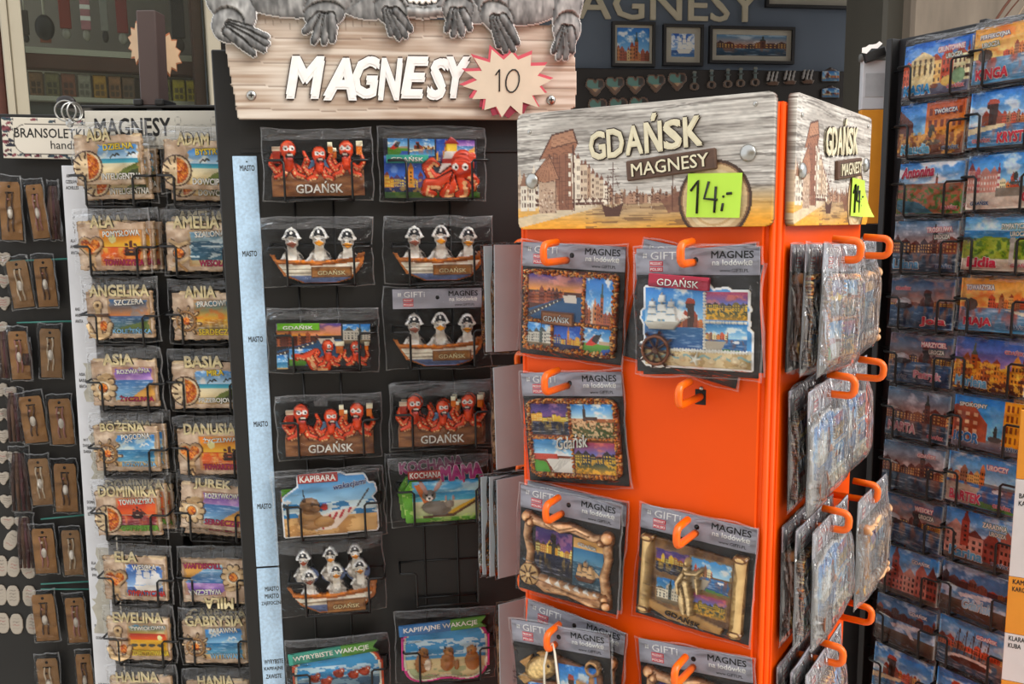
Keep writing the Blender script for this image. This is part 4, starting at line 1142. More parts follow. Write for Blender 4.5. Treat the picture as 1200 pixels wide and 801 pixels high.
# ------------------------------------------------------------------ header card with its lettering (meshes made once, shared)
PW, PH = 0.121, 0.118
_HDR = {}
def header(parent, z1, w=PW, hh=0.025, y=0.0):
    """grey header strip whose top edge is at z1"""
    M = T(0, y, z1 - hh)
    key = (round(w, 4), round(hh, 4))
    if key not in _HDR:
        k = w / 0.124
        h = MB().rbox(-w / 2, w / 2, -0.0012, 0, 0, hh, 0.0003).mesh('header_card', GREYCARD)
        tmp = []
        tmp.append(letters(None, 'GIFTi', -0.032 * k, hh * 0.72, 0.029 * k, hh * 0.29, WHITE, None, -0.0012, 0.0003, 0, 0.0, name='logo_lettering'))
        mb = MB()
        for a in range(4):
            ca, sa = math.cos(a * math.pi / 2 + 0.78), math.sin(a * math.pi / 2 + 0.78)
            mb.ball((-0.0525 * k + 0.0017 * k * ca, -0.0013, hh * 0.72 + 0.0017 * k * sa), (0.0012 * k, 0.0003, 0.0012 * k), 8, 4)
        tmp.append(mb.build('logo_mark', WHITE))
        mb = MB(); mb.box(-0.0475 * k, -0.0335 * k, -0.0015, -0.0012, hh * 0.34, hh * 0.52).box(-0.0475 * k, -0.0335 * k, -0.0015, -0.0012, hh * 0.12, hh * 0.30)
        tmp.append(mb.build('badge', [RED]))
        tmp.append(letters(None, 'PRODUKT', -0.0405 * k, hh * 0.43, 0.0125 * k, hh * 0.11, WHITE, None, -0.0015, 0.0002, 0, 0.02))
        tmp.append(letters(None, 'POLSKI', -0.0405 * k, hh * 0.21, 0.0125 * k, hh * 0.11, WHITE, None, -0.0015, 0.0002, 0, 0.02))
        tmp.append(letters(None, 'MAGNES', 0.036 * k, hh * 0.74, 0.041 * k, hh * 0.27, INK, None, -0.0012, 0.0003, 0, 0.016, name='title_lettering'))
        tmp.append(letters(None, 'na lodówkę', 0.036 * k, hh * 0.43, 0.039 * k, hh * 0.27, WHITE, None, -0.0012, 0.0003, 0, 0.02))
        tmp.append(letters(None, 'www.GIFTI.PL', 0.038 * k, hh * 0.17, 0.028 * k, hh * 0.12, INK, None, -0.0012, 0.0002, 0, 0.0))
        mb = MB(); mb.tube([(0.0, -0.0012, hh * 0.55), (0.0, -0.00135, hh * 0.55)], 0.0028 * k, 12)
        tmp.append(mb.build('hang_hole', HOLE))
        _HDR[key] = (h, [(o.name.split('.')[0], o.data) for o in tmp])
        for o in tmp:
            bpy.data.objects.remove(o)
    h, parts = _HDR[key]
    ho = link('header_card', h, parent, M)
    for nm, me in parts:
        link(nm, me, ho)
    return ho

# ------------------------------------------------------------------ middle rack magnets
OCT = '#c8452a'
def tentacle(c, pts, w, col='#d4552f', dots='#f6bc8c', seed=0):
    d = c.segd(pts, w)
    c.put(d <= 1.25, '#5a1c14', 1, 0.001)
    c.put(d <= 1, col, 1, 0.0035 * np.sqrt(np.clip(1 - d * d, 0, 1)) + 0.001)
    for i in range(len(pts) - 1):
        for q in (0.1, 0.4, 0.7):
            x = pts[i][0] * (1 - q) + pts[i + 1][0] * q; y = pts[i][1] * (1 - q) + pts[i + 1][1] * q
            ww = w[i] if isinstance(w, list) else w
            c.ell(x + ww * 0.25, y + ww * 0.7 * c.a, ww * 0.38, None, dots, 1, 0.004)
def octo(c, x, y, s, mouth=True, flip=1, eyes=2, beer=True):
    X = lambda a: x + a * s * flip
    Y = lambda b: y + b * s * c.a
    tentacle(c, [(X(-0.2), Y(0.7)), (X(-0.7), Y(1.0)), (X(-1.0), Y(0.6)), (X(-0.85), Y(0.1))], [0.17 * s, 0.16 * s, 0.13 * s, 0.09 * s])
    tentacle(c, [(X(0.2), Y(0.7)), (X(0.75), Y(1.0)), (X(1.05), Y(0.5)), (X(0.85), Y(0.0))], [0.17 * s, 0.16 * s, 0.13 * s, 0.09 * s])
    tentacle(c, [(X(0.0), Y(0.5)), (X(-0.3), Y(1.2)), (X(-0.75), Y(1.35))], [0.2 * s, 0.17 * s, 0.1 * s])
    tentacle(c, [(X(0.05), Y(0.5)), (X(0.35), Y(1.2)), (X(0.8), Y(1.35))], [0.2 * s, 0.17 * s, 0.1 * s])
    d = np.minimum(c.edist(X(0), Y(-0.15), 0.42 * s, 0.5 * s), c.segd([(X(0), Y(0)), (X(0), Y(0.8))], [0.3 * s, 0.24 * s]))
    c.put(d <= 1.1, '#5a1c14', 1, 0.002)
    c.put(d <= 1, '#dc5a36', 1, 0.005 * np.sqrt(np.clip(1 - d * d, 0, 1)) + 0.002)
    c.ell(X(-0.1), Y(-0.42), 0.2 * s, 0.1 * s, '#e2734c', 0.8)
    if mouth:
        c.ell(X(0.08), Y(0.22), 0.24 * s, 0.17 * s, '#2a0f10', 1, 0.003); c.rect(min(X(-0.06), X(0.24)), Y(0.1), max(X(-0.06), X(0.24)), Y(0.19), '#f6f0e4', 1, 0.005); c.ell(X(0.08), Y(0.34), 0.12 * s, 0.06 * s, '#d86a6a')
    for e in ((-0.12, 0.22) if eyes == 2 else (0.1,)):
        c.ell(X(e), Y(-0.2), 0.15 * s, None, '#f8f4e8', 1, 0.006); c.ell(X(e + 0.03), Y(-0.18), 0.06 * s, None, '#1a1414', 1, 0.006)
    if beer:
        bx_, by_ = X(0.95), Y(-0.25)
        c.rect(bx_ - 0.16 * s, by_ - 0.12 * s * c.a, bx_ + 0.16 * s, by_ + 0.35 * s * c.a, '#c8721c', 1, 0.004); c.rect(bx_ - 0.18 * s, by_ - 0.32 * s * c.a, bx_ + 0.18 * s, by_ - 0.06 * s * c.a, '#f4ead0', 1, 0.005)
def art_octopi(W, H):
    c = Cv(W, H, 104, '#3a2c28', cut=True)
    k = c.pmask([(0.03, 0.58), (0.2, 0.56), (0.4, 0.6), (0.6, 0.56), (0.97, 0.5), (0.98, 0.97), (0.02, 0.98)])
    n = fnoise(c.u, c.v, 7, 16, 11, 3)
    t = np.clip((n - 0.3) * 1.8, 0, 1)[..., None]
    c.put(k, rgb('#6a4630') * (1 - t) + rgb('#a87a52') * t, 1, 0.002 + 0.001 * n)
    c.rect(0.36, 0.36, 0.66, 0.56, '#5f8ab0', 1, 0.001)
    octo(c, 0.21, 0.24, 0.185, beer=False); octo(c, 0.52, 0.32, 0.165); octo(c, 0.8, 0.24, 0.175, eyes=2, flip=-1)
    c.rect(0.05, 0.2, 0.13, 0.42, '#a83c28', 1, 0.004); c.rect(0.045, 0.14, 0.135, 0.22, '#e8d8c0', 1, 0.005)
    c.rect(0.9, 0.14, 0.97, 0.3, '#d07a1c', 1, 0.004); c.rect(0.9, 0.05, 0.975, 0.16, '#f4ead0', 1, 0.005)
    return c
def art_lighthouse_octopus(W, H):
    c = Cv(W, H, 108, '#2a2a34', cut=True)
    c.rect(0.0, 0.04, 0.98, 0.98, '#24263a', 1, 0.001)
    c.sub(0.04, 0.03, 0.25, 0.3); pic(c, 'red_museum', 2); c.full(); c.sub(0.27, 0.05, 0.53, 0.32); pic(c, 'harbour', 5)
    c.full(); c.sub(0.55, 0.05, 0.72, 0.5); pic(c, 'blue_night', 3); c.full(); c.sub(0.76, 0.06, 0.95, 0.32); pic(c, 'purple', 5); c.full()
    c.sub(0.0, 0.32, 0.5, 0.98); pic(c, 'blue_night', 8); c.full(); c.grad(0.5, 0.4, 0.98, 0.98, '#2a3450', '#2a4a34')
    n = fnoise(c.u, c.v, 16, 14, 5); c.put((c.v > 0.7) & (n > 0.55), '#c8a050', 0.7); c.put((c.v > 0.9), '#3f6a2c', 0.8)
    c.rect(0.02, 0.3, 0.46, 0.44, '#3fa090', 1, 0.003)
    c.poly([(0.55, 0.68), (0.64, 0.24), (0.76, 0.24), (0.78, 0.68)], '#d8d4d0', 1, 0.003); c.rect(0.65, 0.1, 0.76, 0.24, '#e8c850', 1, 0.003); c.poly([(0.63, 0.12), (0.7, 0.0), (0.78, 0.12)], '#b03a34', 1, 0.004); c.rect(0.6, 0.36, 0.77, 0.44, '#b03a34', 1, 0.003)
    for pts, w in (([(0.72, 0.6), (0.6, 0.72), (0.5, 0.66), (0.44, 0.5), (0.5, 0.4), (0.56, 0.46)], [0.07, 0.06, 0.05, 0.045, 0.035, 0.02]), ([(0.72, 0.68), (0.56, 0.78), (0.45, 0.76), (0.42, 0.9), (0.52, 0.93)], [0.07, 0.055, 0.045, 0.04, 0.025]),
                   ([(0.78, 0.66), (0.72, 0.88), (0.62, 0.93), (0.66, 0.8)], [0.07, 0.055, 0.045, 0.025]), ([(0.82, 0.66), (0.84, 0.9), (0.76, 0.95)], [0.07, 0.05, 0.03]), ([(0.86, 0.6), (0.96, 0.72), (0.93, 0.84), (0.88, 0.8)], [0.05, 0.035, 0.03, 0.02])):
        tentacle(c, pts, w)
    d = c.edist(0.82, 0.45, 0.12, 0.15)
    c.put(d <= 1, '#d05234', 1, 0.006 * np.sqrt(np.clip(1 - d * d, 0, 1)) + 0.002)
    for e in (0.74, 0.84):
        c.ell(e, 0.5, 0.035, None, '#f8f4e8', 1, 0.007); c.ell(e + 0.006, 0.51, 0.015, None, '#1a1414', 1, 0.007)
    c.ell(0.92, 0.34, 0.04, 0.05, '#d05234', 1, 0.004)
    return c
def gull_on(c, x, y, s, beak='#e0962c', head='#e9e6e0'):
    X = lambda a: x + a * s
    Y = lambda b: y + b * s * c.a
    d = c.edist(X(0), Y(1.2), 0.72 * s, 0.78 * s)
    n = fnoise(c.u, c.v, 40, 24, int(x * 99))
    t = np.clip((n - 0.3) * 1.6, 0, 1)[..., None]
    c.put(d <= 1, rgb('#8c857c') * (1 - t) + rgb('#efece6') * t, 1, 0.004 * np.sqrt(np.clip(1 - d * d, 0, 1)) + 0.002)
    c.line([(X(0), Y(0.1)), (X(0), Y(0.9))], 0.3 * s, '#e9e5dc', 1, 0.004)
    c.line([(X(0.45), Y(0.75)), (X(0.85), Y(1.3))], 0.07 * s, '#2c2a2a', 1, 0.003); c.line([(X(-0.45), Y(0.75)), (X(-0.8), Y(1.2))], 0.07 * s, '#f1efea', 1, 0.003)
    c.ell(X(0), Y(0), 0.4 * s, 0.36 * s, head, 1, None, 0, 0.006)
    c.poly([(X(-0.34), Y(0.1)), (X(0), Y(-0.06)), (X(0.34), Y(0.1)), (X(0.05), Y(0.34))], beak, 1, 0.007); c.line([(X(-0.28), Y(0.12)), (X(0.28), Y(0.12))], 0.025 * s, '#7a4010', 1, 0.007)
    for e in (-0.18, 0.18):
        c.ell(X(e), Y(-0.1), 0.09 * s, None, '#f8f6f0', 1, 0.007); c.ell(X(e), Y(-0.09), 0.05 * s, None, '#15120f', 1, 0.007)
    c.poly([(X(-0.62), Y(-0.2)), (X(-0.3), Y(-0.78)), (X(0), Y(-0.95)), (X(0.3), Y(-0.78)), (X(0.62), Y(-0.2)), (X(0.4), Y(-0.1)), (X(0), Y(-0.32)), (X(-0.4), Y(-0.1))], '#f2f0ea', 1, 0.007)
    c.poly([(X(-0.38), Y(-0.24)), (X(-0.22), Y(-0.66)), (X(0), Y(-0.76)), (X(0.22), Y(-0.66)), (X(0.38), Y(-0.24)), (X(0), Y(-0.38))], '#2a2e34', 1, 0.008)
    c.ell(X(0), Y(-0.56), 0.08 * s, None, '#f0eee8', 1, 0.0085)
def art_gulls(W, H, rows=1):
    c = Cv(W, H, 104, '#4a3a30', cut=True)
    s = 0.165 if rows == 1 else 0.135
    y0 = 0.25
    if rows == 2:
        for i, x in enumerate((0.22, 0.5, 0.76)):
            c.ell(x + 0.02, 0.42, 0.13, 0.1, '#5a6a8a', 1, 0.001)
            gull_on(c, x, 0.19 - 0.02 * i, s, '#a8583a' if i == 0 else '#e0962c')
        y0 = 0.46
    for i, x in enumerate((0.25, 0.52, 0.8) if rows == 1 else (0.27, 0.55, 0.8)):
        gull_on(c, x, y0 + (0.02 if i == 0 else 0) + (0.04 if i == 2 and rows == 1 else 0) - (0.04 * i if rows == 2 else 0), s, '#9a5a44' if i == 0 else '#e8a02c', '#cfc8c0' if i == 0 else '#ece9e2')
    yk = 0.58 if rows == 1 else 0.68
    hull = [(0.02, yk - 0.12), (0.08, yk - 0.1), (0.1, yk + 0.02), (0.5, yk + 0.06), (0.88, yk), (0.9, yk - 0.12), (0.98, yk - 0.14), (0.95, yk + 0.1), (0.84, 0.92), (0.7, 0.99), (0.35, 0.99), (0.16, 0.86)]
    c.poly(hull, '#b0713c', 1, 0.003)
    inn = [(0.1, yk + 0.06), (0.5, yk + 0.1), (0.92, yk + 0.04), (0.82, 0.9), (0.68, 0.97), (0.36, 0.97), (0.19, 0.84)]
    c.poly(inn, '#e6dfcf', 1, 0.004)
    k = c.pmask(inn)
    for q in (0.22, 0.42, 0.6):
        c.put(k & (np.abs(c.v - (yk + 0.08 + q * 0.4 * (1 - yk) / 0.42 * 0.9)) < 0.008), '#9a8c78', 1, 0.0032)
    c.put(k & (c.v > 0.86), '#6f80a8', 1, 0.004)
    c.line([(0.1, yk + 0.01), (0.5, yk + 0.05), (0.9, yk - 0.01)], 0.018, '#c07a3c', 1, 0.006)
    for x in (0.18, 0.3, 0.36, 0.45, 0.6, 0.68):
        c.ell(x, yk + 0.03, 0.025, 0.016, '#e08a2c', 1, 0.007)
    c.rect(0.43, yk + 0.12, 0.84, yk + 0.31, '#7a5530', 1, 0.006); c.rect(0.445, yk + 0.14, 0.825, yk + 0.29, '#9a6f42', 1, 0.005); c.grain(0.15, 30, 20, 4)
    return c
def art_octo_views(W, H):
    c = Cv(W, H, 108, '#24262c', cut=True)
    c.rect(0.02, 0.1, 0.98, 0.98, '#2a2a30', 1, 0.001)
    c.sub(0.03, 0.12, 0.68, 0.75); pic(c, 'promenade', 4); c.full(); c.sub(0.7, 0.14, 0.98, 0.5); pic(c, 'white_hall', 6); c.full(); c.sub(0.02, 0.7, 0.14, 0.98); pic(c, 'bluesea', 3); c.full(); c.sub(0.15, 0.58, 0.42, 0.9); pic(c, 'red_museum', 4); c.full()
    c.rect(0.04, 0.1, 0.46, 0.24, '#6fae2c', 1, 0.004)
    tentacle(c, [(0.52, 0.92), (0.4, 0.9), (0.36, 0.76), (0.42, 0.66), (0.3, 0.74), (0.2, 0.72)], [0.05, 0.05, 0.045, 0.04, 0.03, 0.02])
    octo(c, 0.54, 0.58, 0.13, beer=False, eyes=1); octo(c, 0.82, 0.6, 0.12); c.rect(0.62, 0.5, 0.7, 0.68, '#c8721c', 1, 0.005); c.rect(0.61, 0.44, 0.71, 0.53, '#f4ead0', 1, 0.006)
    return c
def art_capybara(W, H):
    c = Cv(W, H, 104, '#5a9ac8', cut=True)
    k = c.pmask([(0.04, 0.36), (0.2, 0.2), (0.2, 0.04), (0.62, 0.02), (0.68, 0.06), (0.86, 0.06), (0.9, 0.2), (0.96, 0.22), (0.98, 0.34), (0.93, 0.42), (0.98, 0.55), (0.97, 0.95), (0.03, 0.97)])
    t = np.clip(c.v * 2.2, 0, 1)[..., None]
    c.put(k, rgb('#4a8cc4') * (1 - t) + rgb('#a8d0e8') * t, 1, 0.001)
    n = fnoise(c.u, c.v, 8, 14, 3)
    c.put(k & (c.v > 0.46) & (c.v < 0.68), '#3a86b8'); c.put(k & (c.v > 0.46) & (c.v < 0.72) & (n > 0.52), '#e8f2f4', 0.9); c.put(k & (c.v > 0.68), '#d9b27c'); c.put(k & (c.v > 0.7) & (n > 0.56), '#b98a54', 0.8)
    c.poly([(0.2, 0.75), (0.35, 0.9), (0.55, 0.88), (0.78, 0.55), (0.55, 0.6)], '#e8d8cc', 1, 0.002)
    for q in range(4):
        c.line([(0.5 + 0.07 * q, 0.66 - 0.03 * q), (0.42 + 0.09 * q, 0.86 - 0.08 * q)], 0.012, '#b43a44', 1, 0.003)
    c.line([(0.78, 0.55), (0.9, 0.3)], 0.008, '#4a3a34'); c.line([(0.24, 0.24), (0.26, 0.5)], 0.006, '#3a3a40')
    c.ell(0.3, 0.72, 0.13, 0.11, '#a07c54', 1, None, 0.2, 0.004); c.ell(0.3, 0.5, 0.1, 0.09, '#927050', 1, None, 0, 0.006); c.ell(0.44, 0.76, 0.1, 0.06, '#b08a5c', 1, None, 0, 0.004); c.ell(0.25, 0.4, 0.02, None, '#4a3424', 1, 0.006); c.ell(0.36, 0.53, 0.05, 0.04, '#7a5a3c', 1, 0.0085); c.ell(0.39, 0.52, 0.008, None, '#1a120c', 1, 0.009); c.ell(0.33, 0.46, 0.01, None, '#1a120c', 1, 0.009); c.ell(0.45, 0.52, 0.035, None, '#b83a30', 1, 0.006)
    c.line([(0.07, 0.95), (0.08, 0.45)], 0.012, '#2c2c30', 1, 0.003); c.ell(0.08, 0.42, 0.04, 0.02, '#f0f0ec', 1, 0.003)
    c.outline(2, '#f4f2ee'); return c
def art_kangaroo(W, H):
    c = Cv(W, H, 104, '#6aa84a', cut=True)
    c.poly([(0.06, 0.5), (0.16, 0.26), (0.5, 0.3), (0.97, 0.3), (0.96, 0.7), (0.9, 0.97), (0.1, 0.98)], '#6fae3c', 1, 0.003)
    c.sub(0.18, 0.28, 0.9, 0.9); sky(c, '#3a9ad0', '#a8dcec', 0.45, 0.6, 4); water(c, 0.3, '#2f88b8', '#6fc0d4', 5, None, 0.55); c.grad(0, 0.55, 1, 1, '#e8dcc0', '#b8c890'); c.full()
    n = fnoise(c.u, c.v, 16, 14, 6); c.put(c.m & (n > 0.6) & ((c.u < 0.2) | (c.u > 0.86) | (c.v > 0.86)), '#c8dc8a', 0.8)
    c.poly([(0.2, 0.34), (0.26, 0.32), (0.44, 0.8), (0.36, 0.84)], '#d87a34', 1, 0.003); c.poly([(0.34, 0.84), (0.6, 0.78), (0.9, 0.56), (0.88, 0.64), (0.62, 0.88)], '#e8b83a', 1, 0.003); c.line([(0.3, 0.88), (0.62, 0.86), (0.92, 0.6)], 0.014, '#6a4a30', 1, 0.004)
    c.ell(0.44, 0.74, 0.16, 0.08, '#8c837a', 1, None, 0.1, 0.004); c.ell(0.36, 0.52, 0.075, 0.065, '#9a8e84', 1, None, 0, 0.006); c.ell(0.3, 0.38, 0.025, 0.08, '#c09a90', 1, 0.004, -0.5); c.ell(0.46, 0.36, 0.025, 0.08, '#c09a90', 1, 0.004, 0.6); c.ell(0.36, 0.56, 0.04, 0.028, '#d8d0c6', 1, 0.0085); c.ell(0.36, 0.55, 0.014, None, '#2a2420', 1, 0.009); c.ell(0.58, 0.68, 0.05, 0.045, '#a89a8c', 1, None, 0, 0.005); c.ell(0.54, 0.58, 0.012, 0.03, '#c09a90', 1, 0.004); c.ell(0.62, 0.58, 0.012, 0.03, '#c09a90', 1, 0.004)
    for e in (0.33, 0.39):
        c.ell(e, 0.5, 0.012, None, '#15120f', 1, 0.008)
    c.ell(0.74, 0.3, 0.012, 0.02, '#c83a5a', 1, 0.004)
    return c
def art_frame_beasts(W, H, rim, kind):
    c = Cv(W, H, 104, '#5a9ac8', cut=True)
    d = np.maximum(np.abs((c.u - 0.5) / 0.49) ** 5, 0) + np.abs((c.v - 0.56) / 0.43) ** 5
    d = d + 0.25 * np.cos(c.u * 6.28 * 2) * (np.abs(c.v - 0.56) > 0.25) - 0.1
    c.put(d < 1, rim, 1, 0.004); c.put(d < 0.66, '#f0ead8', 1, 0.003); c.put(d < 0.5, '#4a9ccc', 1, 0.002)
    k = d < 0.5
    n = fnoise(c.u, c.v, 8, 14, 3)
    c.put(k & (c.v > 0.36) & (c.v < 0.6) & (n > 0.55), '#e4f0f4', 0.8)
    if kind == 'capy':
        c.put(k & (c.v > 0.66), '#d8cca0'); c.put(k & (c.v > 0.8) & (n > 0.5), '#8aa07a', 0.6)
        for x, s, f in ((0.24, 1.0, 1), (0.52, 0.95, 1), (0.8, 1.0, -1)):
            c.ell(x, 0.72, 0.085 * s, 0.12 * s, '#a87646', 1, None, 0.1 * f, 0.005); c.ell(x + 0.01 * f, 0.55, 0.06 * s, 0.055 * s, '#bd8a56', 1, None, 0, 0.007); c.ell(x + 0.035 * f, 0.575, 0.03, 0.026, '#8a5c38', 1, 0.0085); c.ell(x + 0.05 * f, 0.565, 0.008, None, '#1c120c', 1, 0.009); c.ell(x - 0.03 * f, 0.49, 0.012, None, '#4a2f1c', 1, 0.007); c.ell(x + 0.02 * f, 0.53, 0.008, None, '#100c0a', 1, 0.008)
        c.ell(0.3, 0.74, 0.04, 0.07, '#e4d8c4', 1, 0.006); c.ell(0.62, 0.76, 0.03, 0.06, '#a87848', 1, 0.006)
    else:
        c.put(k & (c.v > 0.55), '#3f5f78'); c.put(k & (c.v > 0.7) & (n > 0.5), '#2a3440', 0.7); c.put(k & (c.v > 0.5) & (n > 0.6), '#a8c0c8', 0.6)
        for x, y in ((0.24, 0.55), (0.36, 0.62), (0.5, 0.5), (0.66, 0.54), (0.78, 0.5)):
            c.ell(x, y, 0.06, 0.045, '#a8482c', 1, None, 0.3, 0.006); c.ell(x + 0.04, y - 0.06, 0.03, None, '#c2603c', 1, 0.006); c.ell(x + 0.045, y - 0.07, 0.009, None, '#f4f0e8', 1, 0.007)
    return c
LETW = mat('white_letter', '#f3f0e8', 0.45, 0, 0.04)
LETDK = mat('letter_dark_rim', '#3a2c24', 0.5)
MRGRP = 'magnets in the pockets of the middle black rack'
_art = {}
def mid_item(col, row, art, label, quad, off=0.02, text=None, bagtop=0.012, seed=0, tilt=0.0, extra=None, name='fridge_magnet'):
    M, W, H = FR_M.quad(*quad, off)
    M = M @ RX(-tilt)
    t = thing(name, label, 'magnet', M, MRGRP)
    key = art[0]
    if key not in _art:
        cv = art[1](W, H)
        _art[key] = (relief_mesh(cv, 'magnet_plate', 0.004, PRINT_GLOSS, '#2c2624'), W, H)
    me, W0, H0 = _art[key]
    link('magnet_plate', me, t)
    W, H = W0, H0
    if text:
        for a in text:
            s, cx, cy, w, h = a[:5]
            letters(t, s, (cx - 0.5) * W, (1 - cy) * H, w * W, h * H, a[5], a[6], -0.0085 if len(a) < 9 else a[8], 0.0012, a[7] if len(a) > 7 else 0, 0.02, 0.03)
    sleeve(t, W + 0.016, -0.004, H + bagtop, 0.0125, seed, top=H * 0.97 if bagtop < 0.03 else None)
    return t, W, H
TGD = lambda cy=0.82, cx=0.51, w=0.48, h=0.2: [('GDAŃSK', cx, cy, w, h, LETW, LETDK, 0, -0.0065)]
ART_OCT = ('octopi', art_octopi); ART_GULL = ('gulls', art_gulls)
SIGNT = lambda yk=0.58: [('GDAŃSK', 0.635, yk + 0.215, 0.28, 0.1, GOLD, LETDK, 0, -0.009)]
mid_item(0, 0, ART_OCT, 'magnet of three orange octopuses over GDAŃSK, top left pocket of the black rack', ((317, 233), (431, 231), (317, 162)), 0.02, TGD(), seed=1)
mid_item(1, 0, ('light', art_lighthouse_octopus), 'magnet of one orange octopus hugging a lighthouse, top right pocket', ((451, 232), (562, 232), (451, 159)), 0.02, [('GDAŃSK', 0.24, 0.37, 0.34, 0.09, LETW, None, 0, -0.0072)], seed=2)
mid_item(0, 1, ART_GULL, 'magnet of three captain seagulls in a boat, second pocket down on the left', ((315, 333), (432, 331), (315, 266)), 0.02, SIGNT(), seed=3)
mid_item(1, 1, ART_GULL, 'magnet of three captain seagulls in a boat, directly below the lighthouse octopus', ((458, 330), (571, 328), (458, 264)), 0.02, SIGNT(), seed=4)
t, W, H = mid_item(1, 2, ART_GULL, 'captain seagull boat magnet under a grey printed header card', ((466, 430), (562, 427), (466, 363)), 0.016, SIGNT(), seed=5, bagtop=0.035)
header(t, H + 0.031, 0.118, 0.026, -0.002)
mid_item(0, 2, ('views', art_octo_views), 'magnet of octopuses before town views with a green GDAŃSK banner', ((322, 434), (438, 432), (322, 372)), 0.02, [('GDAŃSK', 0.25, 0.17, 0.3, 0.09, LETW, None, 0, -0.0082)], seed=6)
mid_item(0, 3, ART_OCT, 'hazy three octopus GDAŃSK magnet in crinkled plastic, fourth pocket down on the left', ((328, 536), (446, 531), (328, 463)), 0.022, TGD(), seed=7, bagtop=0.008)
mid_item(1, 3, ART_OCT, 'three octopus GDAŃSK magnet right of the hazy one, in the right column', ((461, 525), (573, 520), (461, 454)), 0.022, TGD(), seed=8)
mid_item(1, 3, ART_OCT, 'second octopus magnet standing behind the right column octopus magnet', ((463, 522), (575, 517), (463, 449)), 0.010, None, seed=9)
RIB = mat('red_name_banner', '#b83a30', 0.45, 0, 0.05)
t, W, H = mid_item(0, 4, ('capy', art_capybara), 'cut-out magnet of a capybara in a striped hammock with a red banner', ((331, 631), (446, 622), (331, 556)), 0.022, None, seed=10, bagtop=0.006)
MB().rbox(-W * 0.3, W * 0.1, -0.0075, -0.004, H * 0.86, H * 1.0, 0.0006).build('banner', RIB, t)
letters(t, 'KAPIBARA', -W * 0.1, H * 0.93, W * 0.36, H * 0.1, LETW, None, -0.0075, 0.0006, 0, 0.02)
letters(t, 'wakacjami', W * 0.22, H * 0.79, W * 0.34, H * 0.12, mat('blue_script', '#2a4a8a'), LETW, -0.0055, 0.001, 0.14, 0.02, 0.04, 0.3)
mid_item(0, 4, ('views', art_octo_views), 'octopus town view magnet with green banner, behind the capybara magnet', ((329, 625), (442, 615), (329, 550)), 0.008, [('GDAŃSK', 0.25, 0.17, 0.3, 0.09, LETW, None, 0, -0.0082)], seed=11)
MAG = mat('magenta_letter', '#b02a78', 0.4, 0, 0.08)
PINKR = mat('pink_letter_rim', '#e8c8d4', 0.5)
t, W, H = mid_item(1, 4, ('kang', art_kangaroo), 'magnet of grey kangaroos in deck chairs with magenta letters MAMA', ((465, 614), (572, 607), (465, 545)), 0.022, None, seed=12, bagtop=0.01)
letters(t, 'MAMA', W * 0.22, H * 0.85, W * 0.46, H * 0.26, MAG, PINKR, -0.004, 0.004, 0.06, 0.05, 0.05)
MB().rbox(-W * 0.36, W * 0.02, -0.0068, -0.004, H * 0.76, H * 0.9, 0.0006).build('banner', RIB, t)
letters(t, 'KOCHANA', -W * 0.17, H * 0.83, W * 0.34, H * 0.1, LETW, None, -0.0068, 0.0006, 0, 0.02)
t, W, H = mid_item(1, 4, ('kang', art_kangaroo), 'second magenta-lettered magnet peeking out above the kangaroo magnet', ((460, 608), (566, 602), (460, 537)), 0.009, None, seed=13)
letters(t, 'KOCHANA', -W * 0.06, H * 0.92, W * 0.7, H * 0.2, MAG, PINKR, -0.004, 0.0035, 0.08, 0.05, 0.05)
mid_item(0, 5, ('gulls6', lambda W, H: art_gulls(W, H, 2)), 'magnet of six captain seagulls crowded in a boat', ((336, 720), (447, 710), (336, 642)), 0.022, [('GDAŃSK', 0.635, 0.895, 0.28, 0.08, GOLD, LETDK, 0, -0.009)], seed=14)
t, W, H = mid_item(1, 6, ('capyf', lambda W, H: art_frame_beasts(W, H, '#c8408a', 'capy')), 'pink-framed magnet of three capybaras on a beach', ((470, 797), (574, 790), (470, 722)), 0.022, None, seed=15, bagtop=0.008)
def ribbon(t, W, H, s, c0, c1, z, tilt):
    mb = MB(); mb.prism([(-W * 0.47, z - 0.007), (W * 0.1, z - 0.007), (W * 0.1, z + 0.008), (-W * 0.47, z + 0.008)], -0.0088, -0.005, 0)
    mb.prism([(W * 0.1, z - 0.007), (W * 0.5, z - 0.007), (W * 0.44, z), (W * 0.5, z + 0.008), (W * 0.1, z + 0.008)], -0.0088, -0.005, 1)
    o = mb.build('ribbon', [c0, c1], t, RY(-tilt))
    letters(o, s, -W * 0.01, z + 0.0005, W * 0.82, 0.0088, LETW, None, -0.0088, 0.0006, 0, 0.02)
GREENR = mat('green_ribbon', '#5f9c3a', 0.45, 0, 0.08); BLUER = mat('blue_ribbon', '#3a78b4', 0.45, 0, 0.08); TEALR = mat('teal_ribbon', '#3f9c88', 0.45, 0, 0.08)
ribbon(t, W, H, 'KAPIFAJNE WAKACJE', BLUER, GREENR, H * 0.84, 0.07)
t, W, H = mid_item(0, 6, ('octf', lambda W, H: art_frame_beasts(W, H, '#c8603c', 'octo')), 'orange-framed magnet of sea creatures under a teal ribbon at the bottom edge', ((345, 826), (452, 816), (345, 756)), 0.022, None, seed=16, bagtop=0.008)
ribbon(t, W, H, 'WYRYBISTE WAKACJE', TEALR, GREENR, H * 0.86, 0.09)

